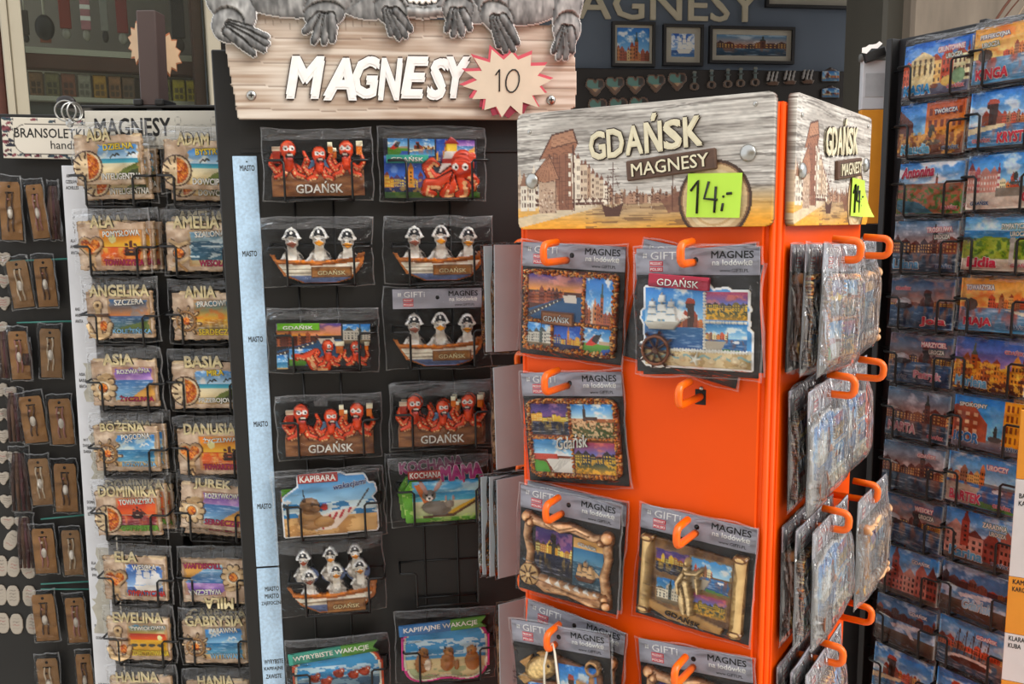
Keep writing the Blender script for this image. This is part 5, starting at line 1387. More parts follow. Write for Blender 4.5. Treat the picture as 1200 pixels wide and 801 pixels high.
# ------------------------------------------------------------------ left rack: name magnets
lr = thing('magnet_rack', 'dark wire rack of name magnets with a white name strip down its left edge', 'rack', FR_L.M)
qx0 = FR_L.at(73, 200)[0]; qx1 = FR_L.at(101, 200)[0]; qx2 = FR_L.at(292, 400)[0]
qzt = FR_L.at(190, 127)[1]
RACKB = mat('rack_back_grey', '#3a3634', 0.6, 0, 0.3, 22, 0, (4, 1, 0.3))
MB().rbox(qx1 - 0.004, qx2, 0.03, 0.045, 0.06, qzt, 0.001).build('back_panel', RACKB, lr)
MB().rbox(qx0, qx2 - 0.05, 0.0, 0.2, 0.0, 0.06, 0.006).build('base', BLACK, lr)
MB().rbox(qx2 - 0.008, qx2 + 0.004, -0.012, 0.05, 0.06, qzt, 0.001).build('side_frame', BLACK, lr)
MB().rbox(qx0, qx2, -0.004, 0.05, qzt, qzt + 0.004, 0.001).build('top_bar', BLACK, lr)
wst = mat('white_painted_strip', '#d9dade', 0.5, 0, 0.04, 30)
zt_ = FR_L.at(85, 194)[1]
ws = MB().rbox(qx0, qx1, -0.002, 0.02, 0.06, zt_, 0.0006).build('name_strip', wst, lr)
# old tape and torn paper on the strip
TAPE = mat('yellowed_tape', '#b9b4a6', 0.6, 0, 0.12, 90, 0.3)
for py0, py1, a, b in ((425, 470, 0.45, 1.0), (505, 560, 0.5, 1.0), (640, 700, 0.4, 1.0), (700, 740, 0.2, 0.9)):
    z0 = FR_L.at(100, py1)[1]; z1 = FR_L.at(100, py0)[1]; w_ = qx1 - qx0
    r = random.Random(py0); pts = []
    for i in range(9):
        pts.append((qx0 + w_ * (a + r.uniform(-0.12, 0.12)), z0 + (z1 - z0) * i / 8))
    pts = pts + [(qx0 + w_ * b - 0.0005, z1), (qx0 + w_ * b - 0.0005, z0)]
    MB().prism(pts[::-1], -0.0024, -0.002).build('tape_patch', TAPE, ws)
for py, ls in ((213, ['ADA', 'CZESŁAW', 'ACHILLES']), (289, ['ALA', 'AMELIA', 'ANITA']), (369, ['ANG', 'ANIA', 'ANITA']), (445, ['ASIA', 'BASIA', 'BEATA']), (521, ['BOŻ', 'DANUSIA', 'DARIA']), (594, ['DOMIN', 'DOROTA', 'EDYTA']), (665, ['ELA', 'EMILIA', 'EWA']), (738, ['EWELINA', 'GABRYSIA', 'GOSIA']), (799, ['HALINA'])):
    for k, s in enumerate(ls):
        x = qx0 + 0.0075 + 0.0008 * len(s); z = FR_L.at(90, py + (k - 1) * 7.0 if len(ls) > 1 else py)[1]
        letters(ws, s, x, z, 0.0023 * len(s), 0.0045, INK, None, -0.002, 0.0002, 0, 0.02)
for i in range(13):
    x = qx1 + (qx2 - qx1) * (i + 0.5) / 13
    MB().tube([(x, 0.024, 0.07), (x, 0.024, qzt)], 0.0022, 5).build('upright_wire', WIRE, lr)
for px in (196,):
    x = FR_L.at(px, 400)[0]
    MB().rbox(x - 0.012, x + 0.010, -0.002, 0.028, 0.06, qzt, 0.001).build('centre_post', BLACK, lr)
# sign on top
x0, z1 = FR_L.at(104, 131); x1, z0 = FR_L.at(268, 175)
SIGNP = mat('pale_sign_paper', '#cfcabd', 0.55, 0, 0.06, 9)
sgn = MB().rbox(x0, qx2 - 0.002, -0.012, -0.006, z0, z1, 0.0006).build('sign_board', SIGNP, lr)
xa_, _ = FR_L.at(111, 149, 0.012); xb_, _ = FR_L.at(200, 149, 0.012)
letters(sgn, 'MAGNESY', (xa_ + xb_) / 2, FR_L.at(155, 149, 0.012)[1], xb_ - xa_, FR_L.at(155, 138, 0.012)[1] - FR_L.at(155, 160, 0.012)[1], INK, None, -0.012, 0.0004, 0.01, 0.02)
xa_, _ = FR_L.at(207, 149, 0.012); xb_, _ = FR_L.at(360, 149, 0.012)
letters(sgn, 'imio', FR_L.at(242, 155, 0.012)[0], FR_L.at(242, 155, 0.012)[1], FR_L.at(280, 149, 0.012)[0] - xa_, 0.04, SIGNP, mat('grey_outline_ink', '#8a8780'), -0.012, 0.0004, 0, 0.03, 0.012)
letters(sgn, 'WWW.GIFTI.PL', FR_L.at(188, 172, 0.012)[0], FR_L.at(188, 171.5, 0.012)[1], 0.03, 0.003, INK, None, -0.012, 0.0002)
# brown post standing on the rack
x0, zt = FR_L.at(159, 12); x1, zb = FR_L.at(187, 126)
post = MB().rbox(x0, x1, 0.0, 0.03, qzt + 0.004, zt, 0.0012).build('post', BROWNP, lr)
for x in (x0 - 0.002, x1 + 0.002):
    MB().rbox(x - 0.006, x + 0.006, -0.006, 0.036, qzt + 0.004, qzt + 0.012, 0.0015).build('post_foot', BLACK, post)
def burst_half(px, py, r, side, label):
    x, z = FR_L.at(px, py)
    t = thing('price_tag', label, 'price tag', FR_L.M @ T(x, 0.034 if side < 0 else 0.040, z) @ RZ(0.5 * side if side < 0 else 1.1))
    MB().prism(star(12, r * 0.74, r, 1.1, 3 + side, 0.2), -0.001, 0.0).build('paper', mat('tan_tag_paper', '#c9a884', 0.6, 0, 0.08, 40), t)
    MB().prism([(a * 1.1, b * 1.1) for a, b in star(12, r * 0.76, r, 1.1, 3 + side, 0.2)], 0.0, 0.001).build('orange_edge', mat('rust_card', '#a8643c', 0.6), t)
burst_half(149, 44, 0.024, -1, 'tan starburst price tag sticking out left of the brown post')
burst_half(178, 55, 0.026, 1, 'tan starburst price tag sticking out right of the brown post')
# steel key rings hanging on the corner of the rack
x, z = FR_L.at(88, 132)
kt = thing('ring_bundle', 'steel split rings with a black leather tab on the corner of the name rack', 'keyring', FR_L.M @ T(x, -0.02, z))
for i, (dx, dz, r, a) in enumerate(((-0.002, 0, 0.0135, 0.2), (0.006, -0.002, 0.0125, 0.9), (0.011, -0.001, 0.012, 1.2))):
    MB().tube([(dx + r * math.cos(q) * math.cos(a), r * math.cos(q) * math.sin(a), dz + r * math.sin(q)) for q in np.linspace(0, 2 * math.pi, 21)[:-1]], 0.0012, 6, closed=True).build('ring', CHROME, kt)
MB().ball((-0.004, 0.006, 0.013), (0.014, 0.006, 0.008), 12, 8).build('leather_tab', mat('black_leather', '#1c1512', 0.5), kt)
MB().ball((0.004, -0.002, -0.016), (0.006, 0.003, 0.006), 10, 6).build('charm', CHROME, kt)

PARCH0, PARCH1 = '#b39a84', '#e2d0bc'
def motif(c, kind):
    E = lambda *a, **k: c.ell(*a, **k)
    rim, body = '#5a4230', '#d9bf98'
    amber = lambda k: (c.put(k, '#b4581c', 1, 0.004), c.put(k & (fnoise(c.u, c.v, 40, 30, 5) > 0.52), '#e8a04a', 0.85))
    if kind == 'halfsun':
        E(0.2, 0.62, 0.21, None, rim, h=0.002); E(0.2, 0.62, 0.19, None, '#e0cba8', h=0.003)
        k = (c.edist(0.2, 0.62, 0.17) <= 1) & (c.u > 0.215); amber(k)
        for q in range(6):
            a = 1.75 + 0.55 * q
            c.line([(0.2 + 0.11 * math.cos(a), 0.62 + 0.11 * math.sin(a) * c.a), (0.2 + 0.2 * math.cos(a + 0.15), 0.62 + 0.2 * math.sin(a + 0.15) * c.a)], 0.012, rim, 1, 0.003)
        E(0.17, 0.58, 0.012, None, rim)
    elif kind == 'heart':
        for sc_, col, h in ((1.0, rim, 0.002), (0.9, '#cdb08a', 0.004)):
            k = (np.minimum(c.edist(0.13, 0.46, 0.1 * sc_), c.edist(0.29, 0.46, 0.1 * sc_)) <= 1) | c.pmask([(0.21 - 0.185 * sc_, 0.5), (0.21, 0.5 + 0.3 * sc_), (0.21 + 0.185 * sc_, 0.5), (0.21, 0.38)])
            c.put(k, col, 1, h)
        k = (np.minimum(c.edist(0.14, 0.47, 0.065), c.edist(0.28, 0.47, 0.065)) <= 1) | c.pmask([(0.1, 0.5), (0.21, 0.7), (0.32, 0.5), (0.21, 0.44)]); amber(k)
        c.line([(0.21, 0.72), (0.24, 0.92)], [0.05, 0.035], '#c9ab84', 1, 0.004); c.line([(0.15, 0.9), (0.24, 0.84)], 0.012, rim, 1, 0.004); c.line([(0.27, 0.96), (0.22, 0.84)], 0.012, rim, 1, 0.004)
    elif kind == 'anchor':
        for w, col, h in ((0.045, rim, 0.002), (0.032, body, 0.005)):
            c.line([(0.2, 0.36), (0.2, 0.88)], w, col, 1, h); c.line([(0.05, 0.72), (0.1, 0.9), (0.2, 0.95), (0.32, 0.88), (0.36, 0.7)], w, col, 1, h); c.ell(0.2, 0.33, w + 0.03, None, col, 1, h)
        c.ell(0.2, 0.33, 0.025, None, rim, 1, 0.001); c.rect(0.05, 0.48, 0.35, 0.55, rim, 1, 0.005); k = c.edist(0.27, 0.72, 0.05, 0.07) <= 1; amber(k)
    elif kind == 'wheel':
        for q in range(8):
            a = math.pi * q / 4 + 0.2
            c.line([(0.22, 0.6), (0.22 + 0.2 * math.cos(a), 0.6 + 0.2 * math.sin(a) * c.a)], 0.022, rim, 1, 0.002)
            c.line([(0.22, 0.6), (0.22 + 0.19 * math.cos(a), 0.6 + 0.19 * math.sin(a) * c.a)], 0.013, body, 1, 0.004)
        c.ell(0.22, 0.6, 0.15, None, rim, 1, 0.003, ring=0.7); c.ell(0.22, 0.6, 0.142, None, '#b08a5e', 1, 0.005, ring=0.78); k = c.edist(0.22, 0.6, 0.055) <= 1; amber(k)
    elif kind == 'ducky':
        c.line([(0.1, 0.4), (0.2, 0.5), (0.3, 0.44)], 0.035, rim, 1, 0.003); c.line([(0.08, 0.38), (0.2, 0.48), (0.32, 0.42)], 0.025, body, 1, 0.004)
        c.ell(0.2, 0.62, 0.09, 0.08, rim, 1, 0.003); k = c.edist(0.2, 0.62, 0.07, 0.06) <= 1; amber(k); c.line([(0.1, 0.92), (0.32, 0.72)], 0.022, body, 1, 0.004); c.line([(0.12, 0.74), (0.3, 0.94)], 0.022, '#a88458', 1, 0.004)
    elif kind == 'cog':
        for q in range(10):
            a = math.pi * q / 5
            c.ell(0.2 + 0.15 * math.cos(a), 0.6 + 0.15 * math.sin(a) * c.a, 0.05, None, rim, 1, 0.002)
        for q in range(10):
            a = math.pi * q / 5
            c.ell(0.2 + 0.145 * math.cos(a), 0.6 + 0.145 * math.sin(a) * c.a, 0.038, None, body, 1, 0.004)
        c.ell(0.2, 0.6, 0.13, None, body, 1, 0.004); c.ell(0.2, 0.6, 0.1, None, '#e6d8be', 1, 0.004); c.ell(0.2, 0.6, 0.07, None, rim, 1, 0.004); k = c.edist(0.2, 0.6, 0.06) <= 1; amber(k); c.ell(0.26, 0.36, 0.08, 0.04, body, 1, 0.005)
def art_name(W, H, kind, mot, seed):
    c = Cv(W, H, 84, '#caa880', cut=True)
    n = fnoise(c.U, c.V, 9, 7, seed, 3)
    e = 0.022 + 0.03 * (fnoise(c.U, c.V, 14, 12, seed + 2, 2) - 0.3)
    k = (c.U > e) & (c.U < 1 - e) & (c.V > e * 1.3 + 0.02) & (c.V < 1 - e * 1.3)
    t = np.clip((n - 0.3) * 2.2, 0, 1)[..., None]
    c.put(k, rgb(PARCH0) * (1 - t) + rgb(PARCH1) * t, 1, 0.001 + 0.0016 * n)
    ed = np.minimum(np.minimum(c.U, 1 - c.U), np.minimum(c.V, 1 - c.V) * 0.8)
    c.put(k & (ed < 0.045), '#8a6a48', 0.35)
    c.sub(0.33, 0.2, 0.93, 0.88)
    h0 = c.h.copy(); pic(c, kind, seed); c.h = np.where(c.clip, 0.0008, h0)
    n2 = fnoise(c.U, c.V, 18, 18, seed + 5, 2); c.put(np.minimum(np.minimum(c.u, 1 - c.u), np.minimum(c.v, 1 - c.v)) < 0.05 * n2 * 2, '#c09a70', 0.8)
    c.full()
    c.put((np.abs(c.U - 0.5) < 0.46) & (np.abs(c.V - 0.06) < 0.03) & (n > 0.5), '#e8d2ac', 0.7)
    motif(c, mot)
    return c
ADJ = {'w': LETW, 'y': mat('yellow_letter', '#f0d23a', 0.45, 0, 0.05), 'm': mat('crimson_letter', '#b8285a', 0.45, 0, 0.05), 'b': mat('sky_letter', '#8cc4e8', 0.45, 0, 0.05), 'g': mat('green_letter', '#6fae3a', 0.45, 0, 0.05), 'r': mat('scarlet_letter', '#d8322c', 0.45, 0, 0.05), 'v': mat('violet_letter', '#8a3a9a', 0.45, 0, 0.05)}
NGRP = 'name magnets in the left rack'
LW, LH = 0.0995, 0.0715
def name_magnet(nm, kind, mot, a1, a2, quad, label, back=None, flip=False, off=0.028, seed=0):
    M, W, H = FR_L.quad(*quad, off)
    W, H = LW, LH
    t = thing('name_magnet', label, 'magnet', M, NGRP)
    body = bpy.data.objects.new('x', None)
    root = t
    plate = link('magnet_plate', relief_mesh(art_name(W, H, kind, mot, seed), 'magnet_plate', 0.0035, PRINT_GLOSS, '#a58560'), t)
    parts = [plate]
    wl = min(0.86, 0.02 + 0.104 * len(nm))
    cxn = 0.12 + wl / 2 + (0.02 if len(nm) > 5 else 0.1)
    parts.append(letters(t, nm, (min(cxn, 0.52) - 0.5) * W, H * 0.95, wl * W, H * 0.235, GOLD, DARKEDGE, -0.0035, 0.0040, 0.0, 0.035, 0.06, name='name_lettering'))
    if a1:
        parts.append(letters(t, a1[0], (a1[2] - 0.5) * W if len(a1) > 2 else 0.14 * W, H * 0.735, min(0.06 * len(a1[0]), 0.52) * W, H * 0.115, ADJ[a1[1]], LETDK, -0.0042, 0.0012, 0.05, 0.03, 0.04))
    if a2:
        parts.append(letters(t, a2[0], 0.16 * W, H * 0.19, min(0.062 * len(a2[0]), 0.56) * W, H * 0.12, ADJ[a2[1]], LETDK, -0.0042, 0.0012, 0.0, 0.03, 0.04))
    if flip:
        for o in parts:
            o.matrix_basis = T(0, 0, H) @ RY(math.pi)
    sleeve(t, W + 0.009, -0.003, H + 0.014, 0.0105, seed + 20, top=H * 0.98)
    bpy.data.objects.remove(body)
    if back:
        for i, (dx, dz, dy) in enumerate(back):
            o = dup(t, M @ T(dx, dy, dz), ('%s lettered %s, tucked behind the front one' % (['second magnet', 'third magnet', 'fourth magnet'][i], nm)))
    return t
LROWS = [238, 320, 399, 477, 553, 628, 703, 773, 842]
nmq = lambda x0, x1, y0, y1, dy=0: ((x0, y1), (x1, y1 + dy), (x0, y0))
name_magnet('ADA', 'beach', 'halfsun', ('DZIELNA', 'y'), ('INTELIGENTNA', 'w'), nmq(90, 175, 163, 220, -2), 'name magnet lettered ADA with half amber sun, topmost on the left', [(0.004, -0.019, 0.011), (0.010, -0.010, 0.022)], seed=1)
name_magnet('ADAM', 'beach', 'halfsun', ('BYSTRY', 'y'), ('DOWCIPNY', 'w'), nmq(193, 278, 164, 224, 2), 'name magnet lettered ADAM, top right beside the pale blue strip', [(0.003, -0.014, 0.011)], seed=2)
name_magnet('ALA', 'sunset', 'heart', ('POMYSŁOWA', 'w'), ('TOWARZYSKA', 'm'), nmq(93, 178, 258, 319), 'name magnet lettered ALA with an orange sunset and heart', [(0.008, 0.001, 0.011), (0.013, 0.0, 0.022)], seed=3)
name_magnet('AMELIA', 'waves', 'ducky', ('SZALONA', 'w'), ('WESOŁA', 'm'), nmq(196, 281, 260, 320), 'name magnet lettered AMELIA with a grey sea', [(0.003, 0.007, 0.011)], seed=4)
name_magnet('ANGELIKA', 'duskshore', 'anchor', ('SZCZERA', 'w'), ('KOLEŻEŃSKA', 'b'), nmq(103, 187, 337, 398), 'name magnet lettered ANGELIKA with a pale anchor', None, seed=5)
name_magnet('ANIA', 'orangesky', 'wheel', ('PRACOWITA', 'w'), ('SERDECZNA', 'y'), nmq(204, 287, 338, 400), 'name magnet lettered ANIA with a ship wheel before a yellow sky', None, seed=6)
name_magnet('ASIA', 'purple', 'cog', ('ROZWAŻNA', 'w'), ('ŻYCZLIWA', 'm'), nmq(109, 192, 415, 477), 'name magnet lettered ASIA with purple sky and sand dune', None, seed=7)
name_magnet('BASIA', 'beach', 'halfsun', ('MIŁA', 'y'), ('PRZEBOJOWA', 'w'), nmq(204, 287, 419, 480), 'name magnet lettered BASIA with half amber sun and dune', None, seed=8)
name_magnet('BOŻENA', 'bluesea', 'wheel', ('POGODNA', 'w'), ('ROZWAŻNA', 'b'), nmq(111, 196, 491, 553), 'name magnet lettered BOŻENA with a ship wheel before a blue sea', [(0.006, 0.001, 0.011)], seed=9)
name_magnet('DANUSIA', 'sunset', 'heart', ('ŻYCZLIWA', 'w'), ('TOWARZYSKA', 'm'), nmq(210, 292, 497, 557), 'name magnet lettered DANUSIA with heart and orange sunset', None, seed=10)
name_magnet('DOMINIKA', 'redsea', 'halfsun', ('TOWARZYSKA', 'w'), ('OPTYMISTKA', 'g'), nmq(113, 197, 569, 628), 'name magnet lettered DOMINIKA with a red sea sunset', [(0.006, 0.006, 0.011), (0.010, 0.002, 0.022)], seed=11)
name_magnet('JUREK', 'purple', 'cog', ('ROZRYWKOWY', 'w'), ('SERDECZNY', 'm'), nmq(209, 293, 556, 617, 8), 'name magnet lettered JUREK tilted over a second one', [(0.002, -0.012, 0.011)], seed=12)
name_magnet('ELA', 'ship', 'heart', ('WESOŁA', 'w'), ('SYMPATYCZNA', 'r'), nmq(121, 204, 641, 702, 3), 'name magnet lettered ELA with a white sailing ship', None, seed=13)
name_magnet('MILA', 'purple', 'cog', ('WALECZNA', 'w'), ('TROSKLIWA', 'm'), nmq(214, 294, 645, 706, 2), 'name magnet lettered MILA standing upside down in its pocket', None, True, seed=14)
name_magnet('EWELINA', 'firesky', 'anchor', ('ŻYWIOŁOWA', 'w'), ('ZDECYDOWANA', 'y'), nmq(127, 207, 711, 772, 2), 'name magnet lettered EWELINA with an anchor and red horizon', None, seed=15)
name_magnet('GABRYSIA', 'bluesea', 'wheel', ('ZABAWNA', 'w'), ('WYTRWAŁA', 'b'), nmq(215, 297, 717, 777), 'name magnet lettered GABRYSIA with a ship wheel and blue sky', [(0.002, 0.006, 0.011)], seed=16)
name_magnet('HALINA', 'bluesea', 'ducky', ('WESOŁA', 'w'), None, nmq(132, 212, 780, 841), 'name magnet lettered HALINA cut by the bottom edge of the photo', None, seed=17)
name_magnet('HANIA', 'duskshore', 'wheel', ('MIŁA', 'w'), None, nmq(221, 301, 785, 846), 'name magnet lettered HANIA in the bottom right pocket of the left rack', None, seed=18)
_pm = pocket_mesh(LW + 0.014, 0.038, 0.036, 0.0016, 0.024)
LX0 = [92, 97, 104, 110, 112, 114, 122, 128, 133]; LX1 = [196, 198, 205, 206, 211, 213, 215, 217, 223]
for i, yb in enumerate(LROWS):
    for a, b in ((LX0[i], LX0[i] + 84), (LX1[i], LX1[i] + 82)):
        x, z = FR_L.at((a + b) / 2, yb + 1, 0.025)
        link('wire_pocket', _pm, lr, T(x, 0, z - 0.001))

# ------------------------------------------------------------------ bracelet rack at the far left
br = thing('bracelet_rack', 'black bracelet rack with kraft cards at the left edge', 'rack', FR_B.M)
b0 = FR_B.at(-60, 400)[0]; b1 = FR_B.at(112, 400)[0]
bzt = FR_B.at(40, 134)[1]
MB().rbox(b0, b1, 0.0, 0.02, 0.06, bzt, 0.001).build('back_panel', BLACKP, br)
MB().rbox(b0, b1, -0.06, 0.2, 0.0, 0.06, 0.006).build('base', BLACK, br)
x0, z1 = FR_B.at(1, 137, 0.02); x1, z0 = FR_B.at(118, 187, 0.02)
c = Cv(x1 - x0, z1 - z0, 110, '#b9b2a6')
c.rect(0.0, 0.0, 1, 1, '#c4beb2')
r = random.Random(12)
for i in range(46):
    q = r.random()
    if i % 2:
        x, y = r.random(), r.choice((0.1, 0.92)) + r.uniform(-0.05, 0.05)
    else:
        x, y = r.uniform(0.0, 0.1), r.random()
    rot = r.uniform(-0.5, 0.5)
    c.ell(x, y, 0.03, 0.014, r.choice(['#2a2c38', '#5a2f38', '#7a4a50', '#3a4a52']), 1, None, rot); c.poly([(x + 0.025, y), (x + 0.045, y - 0.05), (x + 0.045, y + 0.05)], '#2a2c38')
for pad, col in ((0, '#2c2826'), (0.008, '#c9c3b8')):
    k = (np.maximum(np.abs(c.u - 0.62) - 0.37, 0) ** 2 + (np.maximum(np.abs(c.v - 0.53) - 0.05, 0) / c.a) ** 2) < ((0.135 - pad) ** 2)
    c.put(k, col)
bs = relief(c, 'sign_board', 0.004, br, PRINT, T((x0 + x1) / 2, -0.016, z0), edge='#5a3a34')
fb = lambda px, py: (FR_B.at(px, py, 0.02)[0] - (x0 + x1) / 2, FR_B.at(px, py, 0.02)[1] - z0)
wv = lambda n: n * 1.45 / 1100
a_ = fb(58, 156); letters(bs, 'BRANSOLETKI', a_[0], a_[1], wv(78), wv(10.5), INK, None, -0.004, 0.0003, 0, 0.01)
a_ = fb(87, 170); letters(bs, 'handmade', a_[0], a_[1], wv(52), wv(9), INK, None, -0.004, 0.0003, 0, 0.0)
a_ = fb(0, 0)
# hook rails with teal rods
for k, (a, ya, b, yb) in enumerate(((12, 306, 84, 303), (20, 378, 90, 376), (48, 608, 100, 603), (48, 684, 104, 681), (48, 690, 104, 690))):
    pa = FR_B.at(a, ya, 0.012); pb = FR_B.at(b, yb, 0.012)
    MB().tube([(pa[0], -0.012, pa[1]), (pb[0], -0.012, pb[1])], 0.0014, 6).build('rod', TEAL, br)
BG = 'bracelets on kraft cards in the left rack'
SHELL = mat('cowrie_shell', '#d8d0c4', 0.3, 0, 0.1, 90)
CORD = [mat('cord_cream', '#cbb9a0', 0.7, 0, 0.1), mat('cord_brown', '#5a4030', 0.7, 0, 0.1), mat('cord_rose', '#a8746a', 0.7, 0, 0.1)]
def bracelet(px0, px1, py0, py1, label, seed, dark=False, tilt=0.0, bead=True, off=0.016):
    cx = (px0 + px1) / 2
    x, zb = FR_B.at(cx, py1, off); _, zt = FR_B.at(cx, py0, off)
    H = zt - zb; W = (px1 - px0) * 1.43 / 1100
    t = thing('bracelet', label, 'bracelet', FR_B.M @ T(x, -off, zb) @ RY(tilt), BG)
    kc = mat('dark_strap_leather', '#3f2a24', 0.6, 0, 0.2, 40) if dark else (KRAFT if seed % 3 else mat('kraft_card_dull', '#8a6844', 0.7, 0, 0.12, 60))
    r = random.Random(seed)
    if dark:
        for k in range(4):
            xx = -W * 0.36 + W * 0.24 * k
            MB().tube([(xx * 0.6, -0.003, H), (xx, -0.004, H * 0.6), (xx * 1.15, -0.004, 0.0)], [0.003, 0.004, 0.0025], 6).build('strap', [kc, CORD[1], mat('strap_wine', '#4a2428', 0.5), kc][k], t)
    else:
        q = W / 2
        MB().prism([(-q, 0.0), (q, 0.0), (q, H * 0.93), (q * 0.85, H), (-q * 0.85, H), (-q, H * 0.93)], -0.001, 0.0).build('card', kc, t)
        MB().tube([(0, -0.001, H * 0.92), (0, -0.0013, H * 0.92)], W * 0.07, 10).build('hang_hole', HOLE, t)
        MB().rbox(-W * 0.2, W * 0.2, -0.0014, -0.001, H * 0.80, H * 0.83, 0.0001).build('slot', HOLE, t)
        cm = CORD[seed % 3]
        for s in (-1, 1):
            MB().tube([(s * W * 0.12 + W * 0.03 * math.sin(k * 1.3 + seed), -0.0025, H * (0.82 - 0.075 * k)) for k in range(10)], 0.0013, 5).build('cord', cm, t)
        if bead:
            MB().ball((W * 0.02, -0.004, H * 0.47), (W * 0.13, 0.003, H * 0.11), 10, 8).build('shell_bead', SHELL, t)
        MB().ball((-W * 0.04, -0.0035, H * 0.7), (W * 0.06, 0.002, W * 0.06), 8, 5).build('small_bead', CORD[(seed + 1) % 3], t)
    sleeve(t, W * 1.22, -H * 0.04, H * 1.12, 0.007, seed + 60, nx=8, nz=9, amp=0.003)
    return t
bl = [(3, 27, 213, 281, 'bundled kraft bracelet cards at the left edge just below the bracelet sign', 0.0), (40, 59, 216, 279, 'kraft bracelet card tilted under the right part of the bracelet sign', 0.10),
      (17, 41, 305, 360, 'left kraft bracelet card with a shell, second row below the bracelet sign', 0.12), (46, 68, 303, 359, 'right kraft bracelet card with pale beads, second row below the bracelet sign', 0.06),
      (15, 37, 388, 444, 'pale kraft bracelet card, left one of the third row', 0.04), (49, 73, 385, 442, 'kraft bracelet card with a shell, right one of the third row', -0.02),
      (30, 57, 464, 518, 'left kraft bracelet card with a white shell, fourth row', 0.1), (62, 88, 467, 520, 'right kraft bracelet card, fourth row next to the white strip', 0.05),
      (39, 63, 537, 591, 'left kraft bracelet card with a shell, fifth row', 0.06), (66, 92, 543, 599, 'right bracelet card in glittering plastic, fifth row', 0.0),
      (42, 68, 619, 671, 'left kraft bracelet card with a red cord, sixth row', 0.04), (76, 98, 621, 673, 'right kraft bracelet card with a red cord, sixth row', 0.03),
      (43, 70, 696, 750, 'left kraft bracelet card, seventh row', 0.06), (81, 104, 700, 752, 'right kraft bracelet card, seventh row', 0.05),
      (48, 74, 771, 826, 'left kraft bracelet card at the bottom edge', 0.05), (93, 112, 766, 822, 'right kraft bracelet card at the bottom edge, beside the white strip', 0.03)]
for i, (a, b, c0, c1, lb, tl) in enumerate(bl):
    bracelet(a, b, c0, c1, lb, i + 1, False, -tl)
for i, (a, b, c0, c1, lb) in enumerate(((3, 14, 388, 442, 'dark leather bracelets left of the pale kraft card, third row'), (12, 30, 460, 516, 'wine red leather bracelets at the left end of the fourth row'), (16, 38, 530, 597, 'dark leather bracelets at the left end of the fifth row'), (24, 42, 606, 664, 'dark leather bracelets at the left end of the sixth row'), (60, 72, 218, 280, 'dark bracelet sleeve beside the white strip, top row'), (31, 39, 400, 444, 'narrow dark bracelet sleeve between the two third row cards'))):
    bracelet(a, b, c0, c1, lb, 30 + i, True, 0.0, False, 0.010)
for i, (a, c0) in enumerate(((-6, 208), (22, 300), (68, 300), (58, 388))):
    pass
# white wooden tags on the black board
TG = 'white wooden tags on the far left board'
def wtag(px, py, kind, label, rot=0.0, seed=0):
    x, z = FR_B.at(px, py, 0.003)
    W, H = (0.024, 0.024) if kind == 'heart' else (0.022, 0.036)
    c = Cv(W, H, 22, '#b9b2a8', cut=True)
    if kind == 'heart':
        k = (np.minimum(c.edist(0.28, 0.3, 0.26), c.edist(0.72, 0.3, 0.26)) <= 1) | c.pmask([(0.04, 0.4), (0.5, 0.98), (0.96, 0.4), (0.5, 0.3)])
    else:
        k = c.edist(0.5, 0.5, 0.5, 0.5 / c.a) <= 1
    c.put(k, '#a0988d', 1, 0.0005)
    r = random.Random(seed)
    for j in range(4):
        yy = 0.25 + 0.15 * j
        c.line([(0.28, yy), (0.4, yy - 0.03), (0.55, yy + 0.02), (0.72, yy - 0.02)], 0.025, r.choice(['#8a5a5a', '#6a6460', '#8c8680']), 0.8)
    c.m = c.m & k
    o = relief(c, 'wooden_tag', 0.002, None, PRINT, FR_B.M @ T(x, -0.0005, z) @ RY(rot), edge='#8a7a68', origin='centre')
    tag(o, label, 'tag', TG)
hs = [(3, 304), (4, 330), (4, 356), (0, 385), (0, 413), (0, 457), (11, 461), (0, 486), (10, 487), (3, 512), (2, 536), (15, 537), (3, 561), (8, 588), (9, 613), (25, 613)]
ov = [(13, 633, 0.5), (1, 663, 0), (16, 664, 0.2), (32, 666, -0.3), (0, 697, 0), (15, 698, 0), (34, 698, 0.05), (3, 730, 0), (19, 731, 0), (38, 731, 0.1)]
words = ['topmost', 'second', 'third', 'fourth', 'fifth', 'sixth', 'seventh', 'eighth', 'ninth', 'tenth', 'eleventh', 'twelfth', 'thirteenth', 'fourteenth', 'fifteenth', 'lowest']
for i, (x, y) in enumerate(hs):
    wtag(x, y, 'heart', '%s white heart tag, counted from the top, on the far left board' % words[i], 0.1 * math.sin(i * 2), i)
ovw = ['slanted oval white tag just under the hearts', 'left oval tag of the upper oval row, cut by the photo edge', 'middle oval tag of the upper oval row', 'right oval tag of the upper oval row beside a dark strap', 'left oval tag of the middle oval row, cut by the photo edge', 'middle oval tag of the middle oval row', 'right oval tag of the middle oval row', 'left oval tag of the lowest oval row', 'middle oval tag of the lowest oval row', 'right oval tag of the lowest oval row']
for i, (x, y, ro) in enumerate(ov):
    wtag(x, y, 'oval', ovw[i], ro, i + 40)

